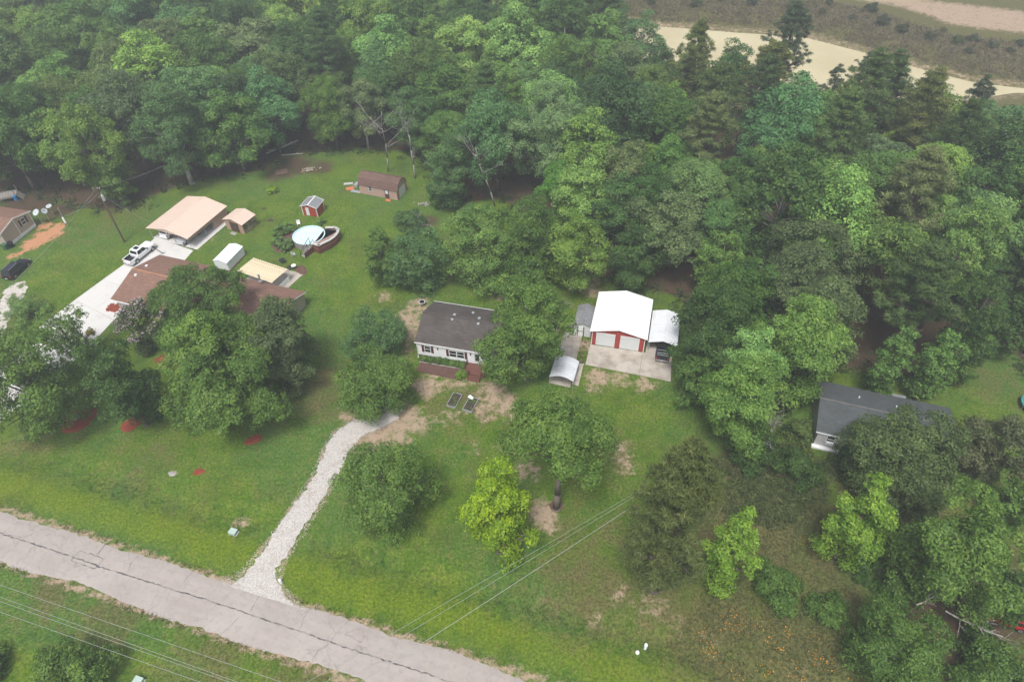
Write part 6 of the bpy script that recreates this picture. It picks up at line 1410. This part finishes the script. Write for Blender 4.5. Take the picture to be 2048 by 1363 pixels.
box_tree('tree', 'grey-green tree with forked trunk behind the tan carport', T, (265, 415, 155, 352), 'spread', 'bluish', 0.22, bark='bark_pale')
box_tree('tree', 'green tree at the wood edge beside the tan carport', T, (190, 262, 300, 420), 'round', 'elm', 0.05)
box_tree('tree', 'light green tree at the top left against the haze', T, (472, 606, 2, 130), 'round', 'yellowish', 0.12)
box_tree('tree', 'small pale crown shining above the dark wood at centre top', T, (680, 742, 96, 175), 'round', 'pale', 0.15)
box_tree('tree', 'slender pale-trunked tree with curved stem right of the barn shed', T, (778, 862, 168, 300), 'oval', 'bluish', 0.2, bark='bark_pale')
box_tree('tree', 'full green tree right of the barn shed', T, (850, 950, 250, 420), 'oval', 'bluish', 0.06)
box_tree('shrub', 'small yellow-green bush behind the red shed', 'shrub', (536, 554, 371, 391), 'shrub', 'lime', 0.02)
box_tree('shrub', 'weedy bush on the brush pile in the back yard', 'shrub', (790, 850, 420, 470), 'shrub', 'bluish', 0.02)
box_tree('shrub', 'vine-covered bush at the wood edge right of the barn shed', 'shrub', (860, 895, 360, 420), 'oval', 'mid', 0.02)
for k, (x, hh, r, lab) in enumerate([(0.9, .55, .42, 'first'), (2.0, .6, .42, 'second'), (3.2, .95, .55, 'third and tallest'), (4.3, .7, .5, 'fourth'), (5.2, .65, .42, 'fifth'), (6.2, .8, .5, 'sixth'), (7.0, .75, .48, 'last')]):
    g = WL(x, -0.62); r *= 0.78; hh *= 0.85; place_tree('shrub', f'{lab} clipped shrub from the left along the white house front', 'shrub', g[0], g[1], hh, r, 'shrub', GREEN['mid'] if k % 2 else GREEN['elm'], 800 + k, 0.02, leafscale=0.6, nlimb=5)
g = G2(923, 752); place_tree('shrub', 'round yellow-green shrub before the red porch', 'shrub', g[0], g[1], 1.0, 0.75, 'shrub', GREEN['bright'], 820, 0.02, leafscale=0.7, nlimb=6)
g = G2(985, 740); place_tree('shrub', 'white-flowered shrub right of the red porch', 'shrub', g[0], g[1], 1.6, 1.2, 'shrub', GREEN['mid'], 822, 0.02, leafscale=0.8, nlimb=6)
box_tree('tree', 'dark round tree in the hollow left of the huge lower-right oak', T, (1705, 1800, 1000, 1115), 'round', 'dark', 0.08)
box_tree('shrub', 'low mid-green bush under the left side of the huge oak', 'shrub', (1745, 1845, 1135, 1235), 'shrub', 'mid', 0.02)
box_tree('tree', 'olive tree between the wide olive oak and the huge oak', T, (1815, 1925, 905, 1020), 'round', 'olive', 0.08)
box_tree('tree', 'mid-green tree at the right edge beside the huge oak', T, (1985, 2095, 935, 1075), 'round', 'mid', 0.08)
box_tree('shrub', 'dark bush between the dead grey tree and the weedy lot', 'shrub', (1545, 1640, 900, 985), 'shrub', 'dark', 0.02)
box_tree('shrub', 'scrub at the foot of the bright green conical tree', 'shrub', (1690, 1765, 1095, 1165), 'shrub', 'dark', 0.02)
box_tree('tree', 'dark tree close behind the red garage roof', T, (1205, 1325, 432, 582), 'oval', 'dark', 0.12)
box_tree('tree', 'dark tree on the near side of the right-hand clearing', T, (1890, 1985, 640, 775), 'round', 'mid', 0.1)
box_tree('tree', 'dark tree at the right edge above the clearing', T, (1965, 2075, 570, 725), 'oval', 'dark', 0.1)
yard_n = len(TREES)

# --- the wood: whole trees copied from a few grown ones, each with its own colour, turn and size
PROTO = {}
def proto(kind, k):
    if (kind, k) in PROTO: return PROTO[(kind, k)]
    if kind == 'pine':
        h, r = [(20, 4.6), (18, 5.0), (21, 4.2)][k]
        me, c = pine_mesh('crown', 900 + k, r, h * 0.40, h, 260); tm = trunk_mesh('trunk', 900 + k, c, h * 0.42, h, 0.26, M['bark_pine'], 18)
    else:
        st, h, r, cl = [('round', 17, 6.2, .22), ('oval', 19, 5.6, .2), ('spread', 16.5, 7.0, .3), ('oval', 19.5, 5.0, .22), ('round', 15.5, 6.6, .2), ('feather', 16, 5.8, .2), ('round', 17.5, 5.4, .25), ('spread', 18, 6.2, .28), ('oval', 17, 6.0, .15)][k]
        me, c = crown_mesh('crown', 300 + k, r, h * cl, h, st, 1.15, 0.95); tm = trunk_mesh('trunk', 300 + k, c, h * cl, h, 0.24, M['bark'] if k % 3 else M['bark_pale'], 12)
    PROTO[(kind, k)] = (me, tm, h, r); return PROTO[(kind, k)]
fr = np.random.default_rng(77)
cand = []
xmin, ymin = forest_poly.min(0); xmax, ymax = forest_poly.max(0)
pts_ = np.stack([fr.uniform(max(xmin, -215), min(xmax, 190), 24000), fr.uniform(ymin, ymax, 24000)], 1)
ok = sd_poly(pts_, forest_poly) < -1.5
# only what the lens can see, with room for crowns reaching into the frame
w_ = pts_[:, 1] * AW[1] + (8 - CAM_H) * AW[2]; u_ = pts_[:, 0] / w_ * FPX + 1024
v_ = 681.5 - FPX * (pts_[:, 1] * AU[1] + (16 - CAM_H) * AU[2]) / w_
v2_ = 681.5 - FPX * (pts_[:, 1] * AU[1] + (0 - CAM_H) * AU[2]) / w_
ok &= (u_ > -110) & (u_ < 2160) & (v2_ > -10)
yt = np.array(TREES)
placed = []
n_pine = n_broad = 0
WOOD = []
for p in pts_[ok]:
    rr_ = fr.uniform(3.6, 6.4) if p[1] < 150 else fr.uniform(4.2, 6.8)
    if (np.hypot(yt[:, 0] - p[0], yt[:, 1] - p[1]) < yt[:, 2] * 0.72 + 1.6).any(): continue
    if placed:
        q = np.array(placed)
        if (np.hypot(q[:, 0] - p[0], q[:, 1] - p[1]) < (q[:, 2] + rr_) * 0.74).any(): continue
    placed.append((p[0], p[1], rr_))
for x, y, rr_ in sorted(placed, key=lambda q: q[1]):
    right = x > 48 or (x > 20 and y > 118)
    pine = fr.random() < (0.38 if right else 0.05)
    if pine:
        k = int(fr.integers(0, 3)); cname = str(fr.choice(['pine', 'pine', 'pine_olive'])); me, tm, h0, r0 = proto('pine', k); n_pine += 1; nm = 'pine_tree'
    else:
        k = int(fr.integers(0, 9)); cname = str(fr.choice(['mid', 'dark', 'deep', 'bluish', 'grey', 'olive', 'elm', 'pale', 'yellowish'], p=[.20, .12, .05, .19, .10, .03, .15, .13, .03])); me, tm, h0, r0 = proto('broad', k); n_broad += 1; nm = 'broadleaf_tree'
    t = thing(nm, None, T, (x, y, float(ground_z([(x, y)])[0])), fr.uniform(0, 6.28)); WOOD.append((t, 'pine' if pine else 'broad', cname, x, y, rr_))
    sc = np.clip(rr_ / r0 * 1.24, 0.7, 1.3) * fr.uniform(0.95, 1.08)
    if y > 128 and x > 18: sc *= 0.85
    t.scale = (sc, sc, np.clip(sc, 0.82, 1.12) * fr.uniform(0.9, 1.1))
    o = link('crown', me, t); o.color = jitter_col(tuple(1.3 * q for q in GREEN[cname]), fr, 0.12)
    link('trunk', tm, t)
# say which one: colour, build, the landmark it rises behind, then its place in that row
CN = {'deep': 'very dark', 'dark': 'dark green', 'mid': 'mid-green', 'bluish': 'bluish-green', 'pale': 'pale green', 'olive': 'olive', 'grey': 'grey-green', 'elm': 'fresh green', 'yellowish': 'yellowish', 'pine': 'dark', 'pine_olive': 'olive'}
ORD = ['first', 'second', 'third', 'fourth', 'fifth', 'sixth', 'seventh', 'eighth', 'ninth', 'tenth', 'eleventh', 'twelfth']
bag = {}
for t, kd, cname, x, y, rr_ in WOOD:
    u, v = project(np.array([[x, y, 11.0]])); u, v = float(u[0]), float(v[0])
    lm = next(nm for lim, nm in ((150, 'the mobile home'), (300, 'the utility pole'), (460, 'the tan carport'), (640, 'the red shed'), (830, 'the barn shed'), (1010, 'the white house'), (1190, 'the middle trees'), (1340, 'the red garage'), (1520, 'the white carport'), (1720, 'the light trees'), (1900, 'the grey roof'), (9999, 'the clearing')) if u < lim)
    row = 'at the very top' if v < 60 else 'high in the hazy wood' if v < 150 else 'in the middle of the wood' if v < 260 else 'near the front of the wood'
    bag.setdefault((CN[cname], 'pine' if kd == 'pine' else 'tree', row, lm), []).append((u, t))
for (cn_, kd, row, lm), L_ in bag.items():
    L_.sort(key=lambda q: q[0])
    for k, (u, t) in enumerate(L_):
        t['label'] = f"{cn_} {kd} {row} above {lm}" + ('' if len(L_) == 1 else f", {ORD[min(k, 11)]} from left"); t['group'] = f"trees of the wood above {lm}"
print('forest trees', n_broad, 'broad', n_pine, 'pine')

# pines standing before the pond
for (x0, x1, y0, y1, lab) in [(1518, 1622, 0, 175, 'tall dark pine standing against the pond water'), (1690, 1765, 98, 200, 'pine beside the pond, right of the tall one'),
                              (1765, 1800, 140, 215, 'small dark pine between the pond pines'), (1640, 1690, 130, 205, 'small pine just right of the tall pond pine'),
                              (1910, 1985, 150, 260, 'dark pine before the narrow right end of the pond'), (1455, 1500, 110, 190, 'dark pine at the left end of the visible pond'), (1815, 1850, 150, 225, 'small pine before the middle of the pond')]:
    x, y, h, r = fit_tree((x0, x1, y0, y1), 'pine', 0.25, 1)
    place_tree('pine_tree', lab, T, x, y, h, r, 'pine', (0.075, 0.112, 0.05), int(x0), 0.25 if y0 > 50 else 0.35, bark='bark_pine')

# bare and dying trees
def bare_tree(label, foot, top, seed, rt=0.2, mt='bark_dead', **kw):
    b = G2(*foot); d = ray(*top); k = math.hypot(*b) / math.hypot(d[0], d[1]); h = CAM_H + d[2] * k
    o = link('dead_tree', bare_mesh('dead_tree', seed, h * 0.97, rt, M[mt], **kw)); o.location = (b[0], b[1], 0)
    return tag(o, label, T)
bare_tree('leafless pale tree behind the barn shed', (776, 343), (752, 205), 3, 0.17, spread=0.3, nb=9, base=0.4, twist=0.06)
bare_tree('forked dead trunk standing in the middle of the wood', (990, 412), (975, 262), 8, 0.15, spread=0.1, nb=5, base=0.5, levels=2)
bare_tree('pale curved trunk right of the barn shed', (830, 357), (828, 240), 11, 0.18, spread=0.15, nb=4, base=0.6, levels=2, twist=0.14)
bare_tree('dead grey tree at the front edge of the wood left of the grey-roofed house', (1535, 892), (1556, 800), 15, 0.26, spread=0.3, nb=8, base=0.3)
bare_tree('bare pole of a tree leaning over the pond', (1838, 225), (1862, 135), 21, 0.16, 'bark', spread=0.2, nb=4, base=0.5, levels=2)
bare_tree('pale double trunk under the tall light tree at right', (1868, 582), (1885, 520), 23, 0.2, spread=0.12, nb=4, base=0.5, levels=1)
bare_tree('bleached twigs sticking out behind the brush pile', (840, 455), (850, 425), 25, 0.08, spread=0.6, nb=9, base=0.05, twist=0.25)
def dead_branch(label, px, py, z, L, az, seed, rt=0.09, pitch=0.15):
    o = link('dead_branch', bare_mesh('dead_branch', seed, L, rt, M['bark_pale'], spread=0.25, nb=9, base=0.15, twist=0.12)); p = G(px, py, z)
    o.location = p; o.rotation_euler = (0, math.pi / 2 - pitch, az); return tag(o, label, 'branch')
dead_branch('fallen bleached branch at the lower right, like an open hand', 1893, 1222, 3.2, 5.2, R(-38), 31, 0.11, -0.1)
dead_branch('bare grey branch inside the oak at the white house, upper', 1085, 665, 9.6, 4.2, R(60), 33, 0.10, 0.7)
dead_branch('bare grey branch inside the oak at the white house, lower right', 1082, 672, 9.6, 4.4, R(5), 34, 0.11, 0.45)
dead_branch('bare grey branch on the left side of the oak at the white house', 1052, 652, 9.0, 3.5, R(120), 35, 0.08, 0.6)
dead_branch('pale bare twig near the huge oak at the lower right', 1835, 1208, 4.0, 3.0, R(15), 36, 0.07, 0.2)

# blossom of the crape myrtle, a part of that tree
r_ = np.random.default_rng(5); cb = [c for c in cm_.children if c.name.startswith('crown')][0]
vv = np.empty(len(cb.data.vertices) * 3, np.float32); cb.data.vertices.foreach_get('co', vv); vv = vv.reshape(-1, 3)[::3]
hi = vv[np.argsort(-(vv[:, 2] - 0.7 * vv[:, 1] + 0.6 * r_.normal(0, 1, len(vv))))][:len(vv) // 3]; hi = hi[r_.permutation(len(hi))[:700]] + np.array([0, 0, 0.12])
bl = leaves_mesh('blossom', hi, unit(r_.normal(0, 1, (len(hi), 3)) + UP), r_.uniform(0.14, 0.28, len(hi)), r_.uniform(0.12, 0.22, len(hi)), r_.random(len(hi)), M['flower_pink'], r_)
tag(link('blossom', bl, cm_), kind='stuff')

# ------------------------------------------------------------------ low growth nobody could count
def weeds(name, label, cat, P, mt, h0, h1, per, col, seed, wd=0.08, spread=0.3):
    r_ = np.random.default_rng(seed); n = len(P) * per; i = np.repeat(np.arange(len(P)), per)
    z = ground_z(P)[i]; hh = r_.uniform(h0, h1, n)
    d = unit(np.stack([r_.normal(0, 1, n), r_.normal(0, 1, n), np.abs(r_.normal(0.9, 0.5, n))], 1))
    b = np.stack([P[i, 0] + r_.normal(0, spread, n), P[i, 1] + r_.normal(0, spread, n), z - 0.02], 1)
    c = b + d * hh[:, None] * 0.5; N = unit(r_.normal(0, 1, (n, 3)) + 0.9 * UP)
    me = leaves_mesh(name, c, N, hh, wd * r_.uniform(0.6, 1.5, n), np.clip(0.5 + 0.22 * r_.normal(0, 1, len(P))[i] + 0.15 * r_.normal(0, 1, n), 0, 1), mt, r_, point=d)
    o = link(name, me); o.color = (*col, 1); return tag(o, label, cat, kind='stuff')
wr = np.random.default_rng(21)
def pts_in(poly, n, rg):
    lo, hi_ = poly.min(0), poly.max(0); out = np.empty((0, 2))
    while len(out) < n:
        q = np.stack([rg.uniform(lo[0], hi_[0], n), rg.uniform(lo[1], hi_[1], n)], 1); out = np.concatenate([out, q[sd_poly(q, poly) < 0]])
    return out[:n]
P4 = lambda L: np.array([G2(*p) for p in L])
scrub = P4([(1420, 920), (1560, 880), (1690, 940), (1650, 1000), (1560, 1060), (1450, 1040)])
weeds('undergrowth', 'low tangled weeds on the rough ground before the grey-roofed house', 'weeds', pts_in(scrub, 700, wr), M['weed'], 0.3, 0.75, 14, (0.075, 0.100, 0.030), 3, 0.16)
rough = P4([(1330, 1290), (1480, 1120), (1620, 960), (1700, 1100), (1760, 1363), (1400, 1363)])
weeds('tall_weeds', 'scattered tall weeds over the unmown lot at lower right', 'weeds', pts_in(rough, 1500, wr), M['weed'], 0.15, 0.4, 9, (0.090, 0.105, 0.035), 4, 0.1)
edge = np.array([G2(*p) for p in forest_near]); ew = []
for a, b in zip(edge[:-1], edge[1:]):
    k = int(np.linalg.norm(b - a) / 0.9); t = wr.random(k)[:, None]; ew.append(a + (b - a) * t + wr.normal(0, 1.2, (k, 2)) + (0, 1.5))
weeds('brambles', 'ragged undergrowth along the edge of the wood', 'undergrowth', np.concatenate(ew), M['weed'], 0.3, 0.9, 22, (0.050, 0.078, 0.024), 5, 0.2, 0.5)
inw = pts_in(forest_poly, 2600, wr); inw = inw[(inw[:, 1] < 175)]
weeds('forest_undergrowth', 'dim undergrowth on the floor of the wood', 'undergrowth', inw, M['weed'], 0.4, 1.3, 16, (0.045, 0.070, 0.024), 6, 0.26, 0.7)
bank = np.array([G2(*p) + (0, 1.2) for p in pond_far] + [G2(*p) for p in [(2260, 100), (2048, 100), (1900, 85), (1780, 45), (1640, 12), (1500, -25), (1230, -25)]])
weeds('reeds', 'tall brown grass on the far bank of the pond', 'grass', pts_in(bank, 5200, wr), M['weed'], 0.5, 1.5, 8, (0.165, 0.140, 0.085), 7, 0.13, 0.6)
roadside = np.concatenate([np.array([on_road(u, ROAD_W + abs(wr.normal(0, 0.25)) + 0.05) for u in wr.uniform(-75, 45, 900)]), np.array([on_road(u, -abs(wr.normal(0, 0.25)) - 0.05) for u in wr.uniform(-75, 45, 900)])])
weeds('verge_grass', 'uneven grass tufts along both edges of the road', 'grass', roadside, M['weed'], 0.08, 0.25, 7, (0.110, 0.135, 0.035), 8, 0.06, 0.12)
ditch = np.array([on_road(u, ROAD_W + 6.6 + wr.normal(0, 0.8)) for u in wr.uniform(-75, 60, 1500)])
ditch = ditch[sd_line(ditch, drive_mid) > 3.0]
weeds('ditch_grass', 'darker longer grass in the roadside ditch', 'grass', ditch, M['weed'], 0.1, 0.3, 8, (0.060, 0.105, 0.020), 9, 0.06, 0.2)
# orange wildflowers at the lower right
fp = []
for px, py, n_, s in [(1462, 1250, 60, .7), (1405, 1265, 14, .3), (1412, 1295, 40, .5), (1440, 1305, 26, .8), (1515, 1248, 30, .8), (1540, 1285, 20, .4), (1530, 1337, 40, .6), (1475, 1232, 12, .5), (1570, 1265, 26, .4), (1567, 1305, 30, .5), (1630, 1315, 45, .5), (1655, 1330, 20, .7), (1605, 1085, 16, .4), (1593, 1360, 35, .6), (1690, 1270, 8, .4), (1635, 1275, 14, .6), (1680, 1355, 20, .6), (1470, 1350, 25, .8)]:
    c = G2(px, py); fp.append(c + wr.normal(0, s * 0.85, (max(4, n_ // 2), 2)))
fp = np.concatenate(fp); nf_ = len(fp); q3 = np.column_stack([fp, ground_z(fp) + wr.uniform(0.15, 0.4, nf_)])
me = leaves_mesh('wildflowers', q3, unit(wr.normal(0, 0.4, (nf_, 3)) + UP), wr.uniform(0.07, 0.15, nf_), wr.uniform(0.07, 0.15, nf_), wr.random(nf_), M['flower_orange'], wr)
tag(link('wildflowers', me), 'orange wildflowers dotted over the rough ground at the bottom right', 'flowers', kind='stuff')
# shrubs on the far bank of the pond
sb_me, sb_c = crown_mesh('crown', 700, 1.5, 0.05, 2.0, 'shrub'); sb_t = trunk_mesh('stems', 700, sb_c, 0.05, 2.0, 0.05, M['bark'], 8)
FB = 'first second third fourth fifth sixth seventh eighth ninth tenth eleventh twelfth thirteenth fourteenth fifteenth sixteenth seventeenth eighteenth nineteenth last'.split()
for k, p in enumerate(sorted([(1640, 40), (1700, 50), (1760, 62), (1800, 78), (1850, 92), (1905, 100), (1940, 95), (1975, 108), (2010, 118), (2035, 105), (1930, 118), (1580, 30), (1500, 22), (1440, 15), (1390, 25), (1345, 12), (1300, 20), (1655, 22), (1880, 76), (1740, 36)])):
    g = G2(*p); z = float(ground_z([g])[0])
    t = thing('shrub', f'small dark shrub on the far bank of the pond, {FB[k]} of twenty from left', 'shrub', (g[0], g[1], z), wr.uniform(0, 6), 'shrubs on the far bank of the pond')
    s = wr.uniform(0.7, 1.3); t.scale = (s, s, s * wr.uniform(.7, 1.1)); o = link('crown', sb_me, t); o.color = jitter_col((0.075, 0.095, 0.045), wr, 0.15); link('stems', sb_t, t)

# ------------------------------------------------------------------ hazy air
hz = MB().box(-5200, 5200, -5200, 5200, -3.0, 75.0).build('haze', bpy.data.materials.new('haze_air'))
hm = hz.data.materials[0]; hm.use_nodes = True; hn = hm.node_tree; hn.nodes.clear()
pv = hn.nodes.new('ShaderNodeVolumePrincipled'); pv.inputs['Color'].default_value = (0.87, 0.93, 0.97, 1); pv.inputs['Density'].default_value = 0.001; pv.inputs['Anisotropy'].default_value = 0.2
ho = hn.nodes.new('ShaderNodeOutputMaterial'); hn.links.new(pv.outputs[0], ho.inputs['Volume'])
tag(hz, 'pale morning haze over the whole neighbourhood', 'haze', kind='stuff')
